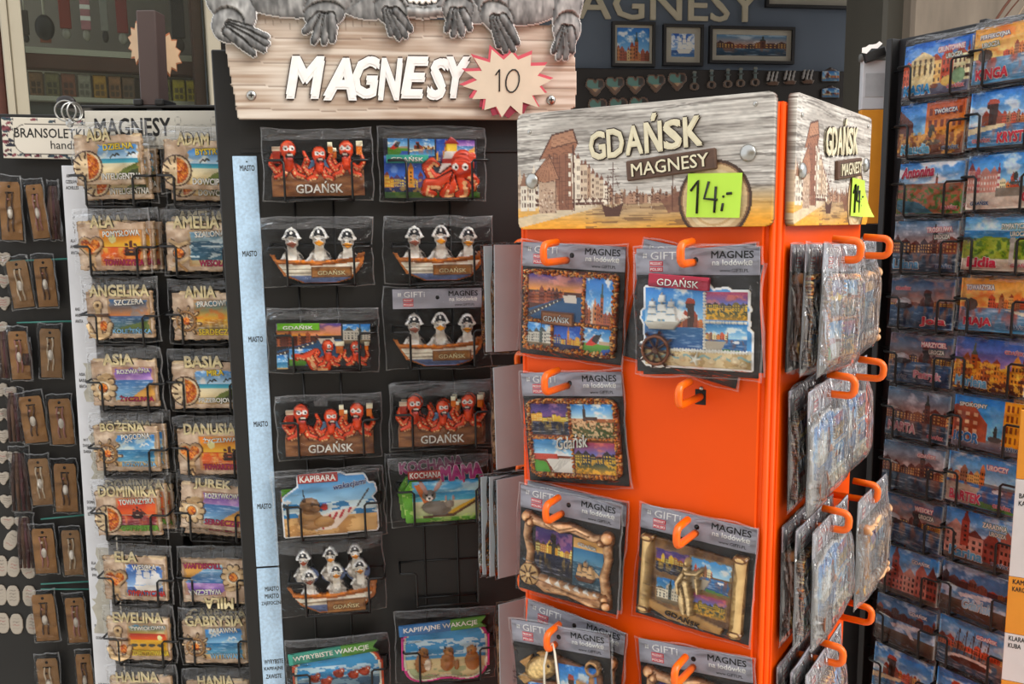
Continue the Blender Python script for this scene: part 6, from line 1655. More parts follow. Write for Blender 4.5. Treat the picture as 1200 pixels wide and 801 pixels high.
# ------------------------------------------------------------------ orange stand
os_ = thing('display_stand', 'orange metal display stand with hooks and a wooden town sign', 'stand', FR_O.M)
OW = -FR_O.at(605, 300)[0]
OD = OW * 1.06
otop = FR_O.at(913, 117)[1]
print('STAND width', OW, 'top', otop)
g = 0.010
body = [(-OW + g, 0.003), (-g, 0.003), (-g, g), (-0.003, g), (-0.003, OD - g), (-g, OD - 0.003), (-OW + g, OD - 0.003), (-OW + 0.003, OD - g), (-OW + 0.003, g)]
MB().zprism([(x, y) for x, y in body], 0.12, otop).build('body', ORANGE, os_)
MB().rbox(-OW + 0.013, -0.014, -0.0005, 0.004, 0.13, otop - 0.002, 0.0012).build('front_panel', ORANGE, os_)
MB().rbox(-0.004, 0.0005, 0.014, OD - 0.013, 0.13, otop - 0.002, 0.0012).build('side_panel', ORANGE, os_)
MB().rbox(-OW - 0.0005, -OW + 0.004, 0.014, OD - 0.013, 0.13, otop - 0.002, 0.0012).build('side_panel', ORANGE, os_)
for x, y in ((-0.0075, 0.0045), (-0.0035, 0.0095), (-OW + 0.0065, 0.0065)):
    MB().tube([(x, y, 0.13), (x, y, otop - 0.001)], 0.0034, 8).build('corner_rib', ORANGE, os_)
MB().rbox(-OW - 0.06, 0.06, -0.06, OD + 0.06, 0.0, 0.03, 0.01).build('foot_plate', BLACK, os_)
MB().rbox(-OW * 0.65, -OW * 0.35, OD * 0.35, OD * 0.65, 0.03, 0.12, 0.01).build('stem', BLACK, os_)
# hooks: rod out, up and back
def hook_mesh(L=0.052, up=0.017, bk=0.026, r=0.0037):
    pts = [(0, 0.004, 0), (0, -L + 0.007, -0.001)]
    for k in range(1, 4):
        a = k / 4 * math.pi / 2
        pts.append((0, -L + 0.007 - 0.007 * math.sin(a), 0.006 - 0.007 * math.cos(a)))
    pts.append((0, -L, up - 0.007))
    for k in range(1, 5):
        a = k / 4 * math.pi / 2
        pts.append((0, -L + 0.007 - 0.007 * math.cos(a), up - 0.007 + 0.007 * math.sin(a)))
    pts.append((0, -L + bk, up + 0.0015))
    mb = MB(); mb.tube(pts, r, 10)
    return mb.mesh('hook', ORANGE_HOOK)
HK = hook_mesh()
SLOT = MB().rbox(-0.0055, 0.0055, -0.0006, 0.0005, -0.008, 0.007, 0.0004).mesh('hook_slot', HOLE)
RIVET = MB().ball((0, 0, 0), (0.0022, 0.0012, 0.0022), 8, 5).mesh('rivet', CHROME)
hooks_f = {}
for col, pts in ((0, ((672, 302), (674, 449), (670, 596), (662, 744))), (1, ((820, 308), (822, 466), (820, 621), (817, 771)))):
    for r_, (px, py) in enumerate(pts):
        hooks_f[col, r_] = FR_O.at(px, py)
hxs = [sum(hooks_f[c_, r_][0] for r_ in range(4)) / 4 for c_ in (0, 1)]
hzs = [sum(hooks_f[c_, r_][1] for c_ in (0, 1)) / 2 for r_ in range(4)]
print('HOOKS', hxs, hzs)
hzs = hzs + [hzs[-1] - (hzs[0] - hzs[3]) / 3 * (k + 1) for k in range(2)]
def add_hook(x, z, face):
    Mf = {'f': Matrix.Identity(4), 'r': RZ(math.radians(90)), 'l': T(-OW, 0, 0) @ RZ(math.radians(-90))}[face]
    h = link('hook', HK, os_, Mf @ T(x, -0.0005, z))
    link('hook_slot', SLOT, h, T(0, 0.0, 0)); link('rivet', RIVET, h, T(0.001, -0.001, 0.008))
for r_ in range(6):
    for x in hxs:
        add_hook(x, hzs[r_], 'f')
RX_ = (0.078, 0.196)
for r_ in range(6):
    for x in RX_:
        add_hook(x, hzs[r_], 'r')
        add_hook(-x, hzs[r_], 'l')

# wooden sign boards around the top
WOODL, WOODD = '#e0dbd2', '#a09890'
def art_sign(W, H, pale=False):
    c = Cv(W, H, 300, '#b9b2a8')
    c.put(c.clip, wood(c, WOODL, WOODD, 21, fx=3, fy=95, amt=0.7))
    n = fnoise(c.U, c.V + 0.02 * np.sin(c.U * 9), 4, 70, 9, 3); c.put(c.clip, '#4f4842', np.clip((n - 0.60) * 6, 0, 0.6)); n = fnoise(c.U, c.V, 3, 4, 19, 2); c.put(c.clip, '#8f8880', np.clip((n - 0.5) * 1.5, 0, 0.35))
    t = np.clip((c.v - 0.68 - 0.10 * np.clip(1 - np.abs(c.u - 0.45) / 0.4, 0, 1)) / 0.26, 0, 1)
    c.put(c.clip, '#f0a428', t * 0.92)
    S1, S2, S3 = '#7c5442', '#b08a70', '#5a3a2e'
    # quay and water
    c.poly([(0.0, 0.9), (0.34, 0.77), (0.36, 0.82), (0.0, 0.99)], '#cfc2ac', 0.85)
    c.put((c.v > 0.8) & (c.u > 0.3) & (c.u < 0.9), '#a98a66', 0.75 * np.clip(1.2 - (c.v - 0.8) * 5, 0, 1) * np.clip((c.u - 0.3) * 12, 0, 1)); n2 = fnoise(c.U, c.V, 10, 60, 4, 2); c.put((c.v > 0.8) & (c.u > 0.3) & (c.u < 0.88) & (n2 > 0.6), '#5a4030', 0.5)
    # row of houses along the quay
    r = random.Random(5)
    x = 0.24
    while x < 0.4:
        w = r.uniform(0.012, 0.02); h = 0.34 * (0.42 - x) / 0.18 * r.uniform(0.85, 1.05) + 0.08
        c.rect(x, 0.8 - h, x + w, 0.8, r.choice(['#c9b49c', '#a8886e', '#e0d2be'])); c.poly([(x, 0.8 - h), (x + w / 2, 0.8 - h - 0.05), (x + w, 0.8 - h)], S1)
        for k in range(4):
            c.rect(x + w * 0.3, 0.8 - h * (0.25 + 0.2 * k), x + w * 0.45, 0.8 - h * (0.15 + 0.2 * k), S3); c.rect(x + w * 0.6, 0.8 - h * (0.25 + 0.2 * k), x + w * 0.78, 0.8 - h * (0.15 + 0.2 * k), S3)
        x += w
    city(c, 0.8, 0.05, 0.11, 22, [S2, '#8f6c56', '#c8b29a'], 8, S1, S3, 0.4, 0.68)
    city(c, 0.82, 0.18, 0.3, 4, ['#d8cbb8', '#c4ae96'], 3, S1, S3, 0.0, 0.09)
    for k in range(40):
        c.rect(0.02 + r.random() * 0.36, 0.74 + r.random() * 0.05, 0.02 + r.random() * 0.36 + 0.004, 0.8, S3, 0.5); 
    for k in range(12):
        x = 0.03 + 0.03 * k; c.poly([(x, 0.78), (x + 0.015, 0.74), (x + 0.03, 0.78)], '#e8dcc8', 0.9)
    # the old crane
    c.poly([(0.125, 0.84), (0.13, 0.62), (0.09, 0.6), (0.14, 0.42), (0.2, 0.62), (0.2, 0.84)], S2)
    c.poly([(0.06, 0.56), (0.145, 0.36), (0.18, 0.58)], '#9a6c54'); c.rect(0.1, 0.56, 0.165, 0.86, '#b59a82')
    c.poly([(0.15, 0.56), (0.155, 0.34), (0.235, 0.30), (0.245, 0.84), (0.185, 0.84), (0.17, 0.58)], '#8d604a')
    c.poly([(0.10, 0.40), (0.155, 0.2), (0.245, 0.165), (0.265, 0.29), (0.25, 0.36), (0.17, 0.38)], '#9a6a50')
    c.poly([(0.155, 0.2), (0.245, 0.165), (0.262, 0.27), (0.15, 0.31)], '#ad8064'); c.line([(0.1, 0.4), (0.155, 0.2), (0.245, 0.165), (0.265, 0.29)], 0.003, S3); c.line([(0.245, 0.3), (0.25, 0.84)], 0.003, S3); c.line([(0.15, 0.31), (0.26, 0.27)], 0.002, S3)
    for k in range(5):
        c.rect(0.225, 0.36 + 0.08 * k, 0.236, 0.4 + 0.08 * k, '#e8dcc8'); c.rect(0.11, 0.6 + 0.05 * k, 0.118, 0.62 + 0.05 * k, S3)
    # pen work: planking, windows, brick courses, eaves
    r2 = random.Random(31)
    for k in range(9):
        x = 0.16 + 0.009 * k; c.line([(x, 0.36 + 0.02 * r2.random()), (x + 0.001, 0.83)], 0.0009, S3, 0.55)
    for k in range(12):
        y = 0.36 + 0.04 * k; c.line([(0.158, y), (0.24, y - 0.012)], 0.0008, S3, 0.45)
    for k in range(8):
        t_ = k / 8; c.line([(0.115 + 0.05 * t_, 0.385 - 0.17 * t_), (0.25 + 0.008 * t_, 0.345 - 0.15 * t_)], 0.0008, S3, 0.4)
    c.poly([(0.062, 0.555), (0.14, 0.365), (0.147, 0.365), (0.185, 0.575), (0.12, 0.6)], '#a5775c'); c.line([(0.062, 0.555), (0.143, 0.362), (0.185, 0.575)], 0.0016, S3); c.line([(0.062, 0.555), (0.12, 0.6), (0.185, 0.575)], 0.0012, S3)
    for k in range(7):
        c.line([(0.143, 0.37), (0.072 + 0.017 * k, 0.57 + 0.004 * k)], 0.0008, S3, 0.5)
    c.rect(0.095, 0.6, 0.17, 0.86, '#b79c85'); c.line([(0.095, 0.6), (0.095, 0.86)], 0.0012, S3); c.line([(0.17, 0.59), (0.17, 0.86)], 0.0012, S3)
    for k in range(70):
        x, y = 0.097 + r2.random() * 0.07, 0.61 + r2.random() * 0.24
        c.rect(x, y, x + 0.005, y + 0.012, r2.choice([S3, '#8a6a56', '#d8c6b0']), 0.7)
    for k in range(160):
        x, y = r2.random() * 0.66, 0.70 + r2.random() * 0.13
        c.rect(x, y, x + r2.uniform(0.001, 0.004), y + r2.uniform(0.01, 0.03), r2.choice([S3, S1, '#efe4d2']), 0.6)
    for x in (0.01, 0.045):
        c.poly([(x, 0.62), (x + 0.018, 0.5), (x + 0.036, 0.62)], '#8f6a54'); c.rect(x + 0.003, 0.62, x + 0.033, 0.84, '#ddd2c0'); 
        for q in range(6):
            c.rect(x + 0.008 + 0.012 * (q % 2), 0.65 + 0.06 * (q // 2), x + 0.013 + 0.012 * (q % 2), 0.685 + 0.06 * (q // 2), S3)
    # sailing ship
    for dx, h in ((0, 0.4), (0.02, 0.34), (-0.02, 0.3)):
        c.line([(0.41 + dx, 0.86), (0.41 + dx, 0.86 - h)], 0.0014, S3)
    for k in range(5):
        c.line([(0.375 + 0.003 * k, 0.76 - 0.06 * k), (0.445 - 0.003 * k, 0.75 - 0.06 * k)], 0.0012, S3)
    c.poly([(0.365, 0.8), (0.38, 0.9), (0.44, 0.9), (0.455, 0.79), (0.41, 0.83)], S3)
    c.line([(0.37, 0.82), (0.41, 0.5), (0.455, 0.8)], 0.0008, S3, 0.8)
    c.poly([(0.6, 0.78), (0.63, 0.88), (0.68, 0.88), (0.68, 0.7)], S1, 0.8); c.line([(0.645, 0.86), (0.645, 0.5)], 0.0014, S3)
    # round slice of wood
    for rr_, col in ((0.132, '#4a3426'), (0.122, '#8a6848'), (0.116, '#cdb084'), (0.10, '#dcc59c'), (0.086, '#c8a878'), (0.078, '#dcc59c'), (0.058, '#cfb286'), (0.05, '#e2cda6')):
        c.ell(0.80, 0.79, rr_, rr_ * 1.02, col)
    c.grain(0.1, 40, 60, 5)
    if pale:
        pass
    # frame edge
    e = np.minimum(np.minimum(c.u * c.a, (1 - c.u) * c.a), np.minimum(c.v, 1 - c.v))
    return c
sx0, sz0 = FR_O.at(608, 266, 0.008); sx1, sz1 = FR_O.at(909, 106, 0.008)
SW = sx1 - sx0; SH = FR_O.at(909, 106, 0.008)[1] - FR_O.at(907, 265, 0.008)[1]
sz0 = FR_O.at(907, 265, 0.008)[1]
cvs = art_sign(SW, SH)
# rounded corners
rad = 0.006
qx = np.minimum(cvs.U, 1 - cvs.U) * SW; qz = np.minimum(cvs.V, 1 - cvs.V) * SH
cvs.m = ~((qx < rad) & (qz < rad) & (np.hypot(rad - qx, rad - qz) > rad))
sme = relief_mesh(cvs, 'sign_board', 0.008, PRINT_WOOD, '#5a3c2c', vivid=(1.0, 1.1))
BOLT = MB().ball((0, 0, 0), (0.0078, 0.004, 0.0078), 16, 10).mesh('bolt_head', CHROME)
PALEL = mat('carved_cream_letter', '#e6dcbc', 0.5, 0, 0.08, 120)
BRN = mat('dark_carved_wood', '#5d4232', 0.55, 0, 0.2, 40, 0.1, (1, 1, 5))
def sign_board(face, x_mid):
    Mf = {'f': Matrix.Identity(4), 'r': RZ(math.radians(90))}[face]
    o = link('sign_board', sme, os_, Mf @ T(x_mid, -0.0006, sz0))
    P2 = lambda u, v: ((u - 0.5) * SW, (1 - v) * SH)
    xs = np.linspace(0.315, 0.757, 7)
    for k, ch in enumerate('GDAŃSK'):
        a = (xs[k] + xs[k + 1]) / 2; x, z = P2(a, 0.315 - 0.012 * k + (-0.035 if ch == 'Ń' else 0))
        letters(o, ch, x, z, SW * 0.0695, SH * (0.235 if ch != 'Ń' else 0.31), PALEL, LETDK, -0.008, 0.003, 0.06, 0.03, 0.035, name='sign_letter')
    x, z = P2(0.64, 0.505)
    pl = MB().rbox(-SW * 0.168, SW * 0.168, -0.0125, -0.0075, -SH * 0.082, SH * 0.082, 0.0012).build('plaque', BRN, o, T(x, 0, z) @ RY(-0.085))
    letters(pl, 'MAGNESY', 0, 0, SW * 0.29, SH * 0.105, PALEL, HOLE, -0.0125, 0.0016, 0, 0.01, 0.03)
    for u, v in ((0.066, 0.58), (0.915, 0.445)):
        x, z = P2(u, v); link('bolt_head', BOLT, o, T(x, -0.009, z))
    for u, v in ((0.055, 0.16), (0.935, 0.085)):
        x, z = P2(u, v); link('nail_head', RIVET, o, T(x, -0.0085, z))
    return o, P2
so, P2 = sign_board('f', (sx0 + sx1) / 2)
sr, _ = sign_board('r', 0.012 + SW / 2)
def note(face, xm, label, curl):
    Mf = {'f': FR_O.M, 'r': FR_OR.M}[face]
    x, z = P2(0.80, 0.755)
    t = thing('sticky_note', label, 'price tag', Mf @ T(xm + x, -0.0102, sz0 + z) @ RY(0.03))
    mb = MB(); n = 8; s = 0.0262
    vs_ = []
    for j in range(n + 1):
        for i in range(n + 1):
            u, v = i / n, j / n
            vs_.append(((u - 0.5) * 2 * s, -0.0004 - curl * (u ** 3) * (1 - v) ** 2, (v - 0.5) * 2 * s * 0.76))
    fs = [(j * (n + 1) + i, j * (n + 1) + i + 1, (j + 1) * (n + 1) + i + 1, (j + 1) * (n + 1) + i) for j in range(n) for i in range(n)]
    mb.add(vs_, fs, 0, True)
    pa = mb.build('paper', mat('lime_sticky_paper', '#c4f04a', 0.6, 0, 0.02), t)
    y = -0.0013
    for pts in (((-0.0225, y, 0.004), (-0.0155, y, 0.0135), (-0.0155, y, -0.0165)), ((-0.005, y, 0.0125), (-0.009, y, -0.003), (0.004, y, -0.004)), ((0.002, y, 0.008), (0.0015, y, -0.0155)), ((0.0095, y, -0.007), (0.0085, y, -0.014)), ((0.0125, y, 0.0015), (0.0175, y, 0.002))):
        MB().tube(pts, 0.0012, 6).build('pen_stroke', INK, t)
    MB().ball((0.0095, y, -0.001), (0.0012, 0.0006, 0.0012), 6, 4).build('pen_dot', INK, t)
note('f', (sx0 + sx1) / 2, 'lime green sticky note reading 14,- on the front town sign', 0.002)
note('r', 0.012 + SW / 2, 'curled lime sticky note on the side town sign', 0.012)

# ------------------------------------------------------------------ hanging magnet packs
def amber_rim(c, x0, y0, x1, y1, w, seed, step=0.028, dens=3):
    r = random.Random(seed)
    L = []
    n = int((x1 - x0) / step)
    for i in range(n + 1):
        for e in (y0, y1):
            L.append((x0 + i * step, e))
    m_ = int((y1 - y0) / (step * c.a * 0.9)) if c.a > 0 else 0
    m_ = max(1, m_, int((y1 - y0) / step))
    for i in range(m_ + 1):
        for e in (x0, x1):
            L.append((e, y0 + i * (y1 - y0) / m_))
    for (x, y) in L:
        for _ in range(dens):
            xx, yy = x + r.uniform(-w, w) * 0.7, y + r.uniform(-w, w) * 0.7 * c.a
            col = r.choice(['#c0601f', '#da8034', '#eba458', '#8f451c', '#e4943f', '#f2c690'])
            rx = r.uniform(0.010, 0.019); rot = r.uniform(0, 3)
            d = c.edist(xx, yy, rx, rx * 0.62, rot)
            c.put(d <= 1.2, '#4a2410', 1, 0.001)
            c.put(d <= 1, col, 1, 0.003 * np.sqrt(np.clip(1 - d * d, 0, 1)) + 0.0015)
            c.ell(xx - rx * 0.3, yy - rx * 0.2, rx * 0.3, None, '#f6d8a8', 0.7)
def art_amber5(W, H):
    c = Cv(W, H, 128, '#3a2418', cut=True)
    k = (np.abs((c.u - 0.5) / 0.5) ** 8 + np.abs((c.v - 0.5) / 0.5) ** 8) < 1
    c.put(k, '#5a3018', 1, 0.001)
    c.sub(0.06, 0.07, 0.64, 0.6); pic(c, 'promenade', 7); c.full(); c.sub(0.67, 0.07, 0.95, 0.6); pic(c, 'tower_day', 3); c.full()
    c.sub(0.05, 0.65, 0.32, 0.95); pic(c, 'white_hall', 4); c.full(); c.sub(0.35, 0.65, 0.63, 0.95); pic(c, 'blue_night', 5); c.full(); c.sub(0.66, 0.65, 0.95, 0.95); pic(c, 'red_museum', 6); c.full()
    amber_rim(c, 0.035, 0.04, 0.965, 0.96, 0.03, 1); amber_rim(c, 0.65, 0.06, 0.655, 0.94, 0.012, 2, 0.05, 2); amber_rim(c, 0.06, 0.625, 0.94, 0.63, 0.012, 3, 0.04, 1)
    r = random.Random(8)
    for i in range(14):
        c.ell(0.335 + r.uniform(-.01, .01), 0.64 + i * 0.022, 0.012, 0.008, r.choice(['#c8722c', '#7a3a18', '#e09a4a']), 1, 0.003)
    c.rect(0.22, 0.5, 0.56, 0.66, '#6a4428', 1, 0.004); c.rect(0.235, 0.52, 0.545, 0.64, '#a8744a', 1, 0.0035)
    c.m = c.m & ((np.abs((c.U - 0.5) / 0.5) ** 14 + np.abs((c.V - 0.5) / 0.5) ** 14) < 1)
    return c
def art_amber4(W, H):
    c = Cv(W, H, 128, '#3a2418', cut=True)
    k = (np.abs((c.u - 0.5) / 0.5) ** 7 + np.abs((c.v - 0.5) / 0.5) ** 7) < 1
    c.put(k, '#7a4018', 1, 0.001)
    for (a, b, e, f, kd) in ((0.06, 0.08, 0.47, 0.46, 'golden_night'), (0.5, 0.08, 0.94, 0.5, 'old_town'), (0.06, 0.51, 0.49, 0.92, 'stadium'), (0.51, 0.54, 0.94, 0.92, 'dusk_canal')):
        c.sub(a, b, e, f); pic(c, kd, 5); c.full()
    amber_rim(c, 0.035, 0.04, 0.965, 0.96, 0.026, 11, 0.026); amber_rim(c, 0.485, 0.06, 0.495, 0.94, 0.006, 12, 0.05, 1); amber_rim(c, 0.05, 0.49, 0.95, 0.5, 0.006, 13, 0.03, 1)
    c.m = c.m & k
    return c
def art_marine(W, H):
    c = Cv(W, H, 134, '#d8c8a8', cut=True)
    pts = [(0.06, 0.97), (0.05, 0.52), (0.02, 0.46), (0.03, 0.38), (0.07, 0.34), (0.1, 0.2), (0.16, 0.12), (0.3, 0.06), (0.5, 0.05), (0.62, 0.1), (0.66, 0.15), (0.78, 0.13), (0.86, 0.2), (0.84, 0.25), (0.93, 0.27), (0.97, 0.34), (0.93, 0.42), (0.96, 0.47), (0.95, 0.55), (0.985, 0.58), (0.985, 0.97)]
    c.poly(pts, '#5a9ccf', 1, 0.001)
    c.sub(0.06, 0.12, 0.58, 0.78); sky(c, '#2f80c8', '#c0e0f2', 0.62, 0.9, 5); water(c, 0.6, '#4a80b0', '#2f5a8c', 3); city(c, 0.64, 0.06, 0.14, 6, BRIGHT, 4, x0=0.35); crane(c, 0.78, 0.64, 0.25); c.full()
    c.sub(0.6, 0.16, 0.95, 0.46); pic(c, 'dusk_canal', 9); c.full(); c.sub(0.6, 0.5, 0.95, 0.8); pic(c, 'boats', 9); c.full()
    n = fnoise(c.u, c.v, 14, 10, 4); k = c.pmask(pts)
    c.put(k & (c.v > 0.8), '#d8c6a0', 1, 0.001 + 0.002 * n); c.put(k & (c.v > 0.8) & (n > 0.58), '#b39a70', 0.8)
    c.put(k & (np.abs(c.v - 0.86 - 0.02 * np.sin(c.u * 40)) < 0.012), '#7fa8b0', 0.8)
    for x in np.arange(0.3, 0.98, 0.026):
        c.ell(x, 0.79, 0.014, None, '#efeae0', 1, None, 0, 0.004)
    for y in np.arange(0.18, 0.8, 0.034):
        c.ell(0.59, y, 0.013, None, '#efeae0', 1, None, 0, 0.004)
    for x in np.arange(0.6, 0.95, 0.026):
        c.ell(x, 0.48, 0.013, None, '#efeae0', 1, None, 0, 0.004)
    for x, y, q in ((0.4, 0.88, 0.03), (0.66, 0.9, 0.032), (0.86, 0.88, 0.04), (0.93, 0.92, 0.03), (0.76, 0.86, 0.028)):
        c.ell(x, y, q, q * 0.8, '#e0cfae', 1, None, 0.3, 0.006)
    for q in range(5):
        a = q * 1.257; c.line([(0.52, 0.88), (0.52 + 0.05 * math.cos(a), 0.88 + 0.05 * math.sin(a) * c.a)], [0.012, 0.005], '#f2ece0', 1, 0.006)
    ship(c, 0.21, 0.52, 0.26, '#c8c2b4', '#f3efe6', 0.004)
    for q in range(8):
        a = q * math.pi / 4 + 0.2; c.line([(0.17, 0.8), (0.17 + 0.16 * math.cos(a), 0.8 + 0.16 * math.sin(a) * c.a)], 0.011, '#4a2c1c', 1, 0.006)
    c.ell(0.17, 0.8, 0.135, None, '#4a2c1c', 1, 0.006, ring=0.74); c.ell(0.17, 0.8, 0.128, None, '#7a4c30', 1, 0.0075, ring=0.82); c.ell(0.17, 0.8, 0.032, None, '#5a3822', 1, 0.0075)
    c.outline(3, '#f6f3ec', 0.0)
    return c
def art_driftwood(W, H):
    c = Cv(W, H, 128, '#8a5c3c', cut=True)
    c.rect(0.12, 0.12, 0.9, 0.9, '#2a2624', 1, 0.001)
    c.sub(0.16, 0.18, 0.56, 0.74); pic(c, 'golden_night', 12); crane(c, 0.5, 0.55, 0.25, '#2a2018', '#3a2820', '#c8982c'); c.full()
    c.sub(0.58, 0.2, 0.9, 0.8); c.grad(0, 0, 1, 0.22, '#c89a5c', '#e0b878'); c.grad(0, 0.2, 1, 0.6, '#2f6f98', '#8ab4c8'); water(c, 0.5, '#3a6a84', '#2f4a58', 4); c.full()
    ship(c, 0.72, 0.68, 0.17, '#6a442c', '#d8b488', 0.005)
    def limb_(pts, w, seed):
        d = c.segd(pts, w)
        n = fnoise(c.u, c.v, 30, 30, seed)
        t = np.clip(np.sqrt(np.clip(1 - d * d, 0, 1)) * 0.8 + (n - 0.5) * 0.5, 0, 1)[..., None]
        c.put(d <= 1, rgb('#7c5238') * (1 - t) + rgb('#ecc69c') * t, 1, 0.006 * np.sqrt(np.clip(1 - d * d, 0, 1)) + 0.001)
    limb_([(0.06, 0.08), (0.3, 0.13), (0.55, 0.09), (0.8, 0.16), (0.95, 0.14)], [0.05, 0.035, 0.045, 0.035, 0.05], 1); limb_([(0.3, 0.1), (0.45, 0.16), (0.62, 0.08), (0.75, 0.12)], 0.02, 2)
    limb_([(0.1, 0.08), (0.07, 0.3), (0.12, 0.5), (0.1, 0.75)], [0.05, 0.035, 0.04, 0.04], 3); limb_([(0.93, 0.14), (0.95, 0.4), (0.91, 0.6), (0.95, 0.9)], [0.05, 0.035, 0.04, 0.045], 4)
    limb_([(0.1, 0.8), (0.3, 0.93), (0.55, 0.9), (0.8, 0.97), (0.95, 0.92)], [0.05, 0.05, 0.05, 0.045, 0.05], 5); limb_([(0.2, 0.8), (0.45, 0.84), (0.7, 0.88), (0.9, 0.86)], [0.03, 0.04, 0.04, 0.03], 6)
    for q in range(6):
        x = 0.3 + 0.1 * q; c.poly([(x, 0.84), (x + 0.04, 0.78 + 0.01 * q), (x + 0.09, 0.86)], '#e8e2d8', 1, 0.006)
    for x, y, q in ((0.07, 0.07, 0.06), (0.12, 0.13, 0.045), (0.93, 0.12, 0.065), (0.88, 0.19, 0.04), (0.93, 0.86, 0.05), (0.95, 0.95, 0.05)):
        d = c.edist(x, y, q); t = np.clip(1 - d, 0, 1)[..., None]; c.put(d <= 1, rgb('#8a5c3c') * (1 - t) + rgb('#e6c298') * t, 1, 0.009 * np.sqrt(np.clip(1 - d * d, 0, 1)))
    c.ell(0.12, 0.8, 0.115, None, '#6a4428', 1, 0.004); c.ell(0.12, 0.8, 0.105, None, '#c8a878', 1, 0.006)
    for q in range(4):
        a = q * math.pi / 4 + 0.3; c.line([(0.12 - 0.09 * math.cos(a), 0.8 - 0.09 * math.sin(a) * c.a), (0.12 + 0.09 * math.cos(a), 0.8 + 0.09 * math.sin(a) * c.a)], 0.008, '#5a3a24', 1, 0.007)
    c.ell(0.12, 0.8, 0.025, None, '#e0c090', 1, 0.008)
    return c
def art_scroll(W, H):
    c = Cv(W, H, 128, '#8a6a44', cut=True)
    n = fnoise(c.u, c.v, 10, 8, 3)
    t = np.clip((n - 0.3) * 1.8, 0, 1)[..., None]
    k = c.pmask([(0.1, 0.04), (0.92, 0.1), (0.92, 0.9), (0.78, 0.94), (0.1, 0.94)])
    c.put(k, rgb('#5a3f26') * (1 - t) + rgb('#a8804e') * t, 1, 0.001 + 0.001 * n)
    for (a, b, e, f, kd) in ((0.14, 0.16, 0.47, 0.46, 'golden_night'), (0.47, 0.16, 0.86, 0.56, 'boats'), (0.16, 0.5, 0.4, 0.82, 'white_hall'), (0.5, 0.58, 0.84, 0.84, 'dusk_canal')):
        c.sub(a, b, e, f); pic(c, kd, 15); ed = np.minimum(np.minimum(c.u, 1 - c.u), np.minimum(c.v, 1 - c.v)); c.put(ed < 0.1 * fnoise(c.U, c.V, 20, 20, 6), '#8a6a44', 0.8); c.full()
    for x0, x1 in ((0.01, 0.13), (0.87, 0.99)):
        q = np.abs((c.u - (x0 + x1) / 2) / ((x1 - x0) / 2)); kk = (q <= 1) & (c.v > 0.03) & (c.v < 0.97)
        t = np.sqrt(np.clip(1 - q * q, 0, 1)); tt = np.clip(t * 0.9 + (n - 0.5) * 0.5, 0, 1)[..., None]
        c.put(kk, rgb('#6a4c2e') * (1 - tt) + rgb('#d8bc8a') * tt, 1, 0.009 * t)
        for y in (0.06, 0.93):
            c.ell((x0 + x1) / 2, y, 0.065, 0.03, '#6a4a2c', 1, 0.008); c.ell((x0 + x1) / 2, y, 0.04, 0.016, '#c8a878', 1, 0.009)
    # statue
    for pts, w in (([(0.46, 0.3), (0.45, 0.5), (0.44, 0.72), (0.47, 0.86)], [0.04, 0.055, 0.05, 0.035]), ([(0.46, 0.48), (0.5, 0.66), (0.52, 0.86)], [0.045, 0.04, 0.035]), ([(0.46, 0.36), (0.56, 0.34), (0.6, 0.28)], [0.028, 0.024, 0.02]), ([(0.43, 0.38), (0.38, 0.5), (0.4, 0.62)], [0.028, 0.024, 0.02]), ([(0.56, 0.4), (0.58, 0.56)], [0.03, 0.02])):
        d = c.segd(pts, w); tt = np.clip(np.sqrt(np.clip(1 - d * d, 0, 1)) * 0.7 + (fnoise(c.u, c.v, 40, 40, 9) - 0.5) * 0.8 + 0.1, 0, 1)[..., None]
        c.put(d <= 1, rgb('#5a4630') * (1 - tt) + rgb('#dcc498') * tt, 1, 0.008 * np.sqrt(np.clip(1 - d * d, 0, 1)) + 0.002)
    c.ell(0.46, 0.24, 0.032, 0.04, '#c8ac7c', 1, None, 0, 0.01)
    c.poly([(0.12, 0.8), (0.3, 0.86), (0.55, 0.85), (0.82, 0.92), (0.8, 0.98), (0.86, 1.0), (0.6, 1.0), (0.3, 0.98), (0.12, 0.9)], '#b8925c', 1, 0.004)
    return c
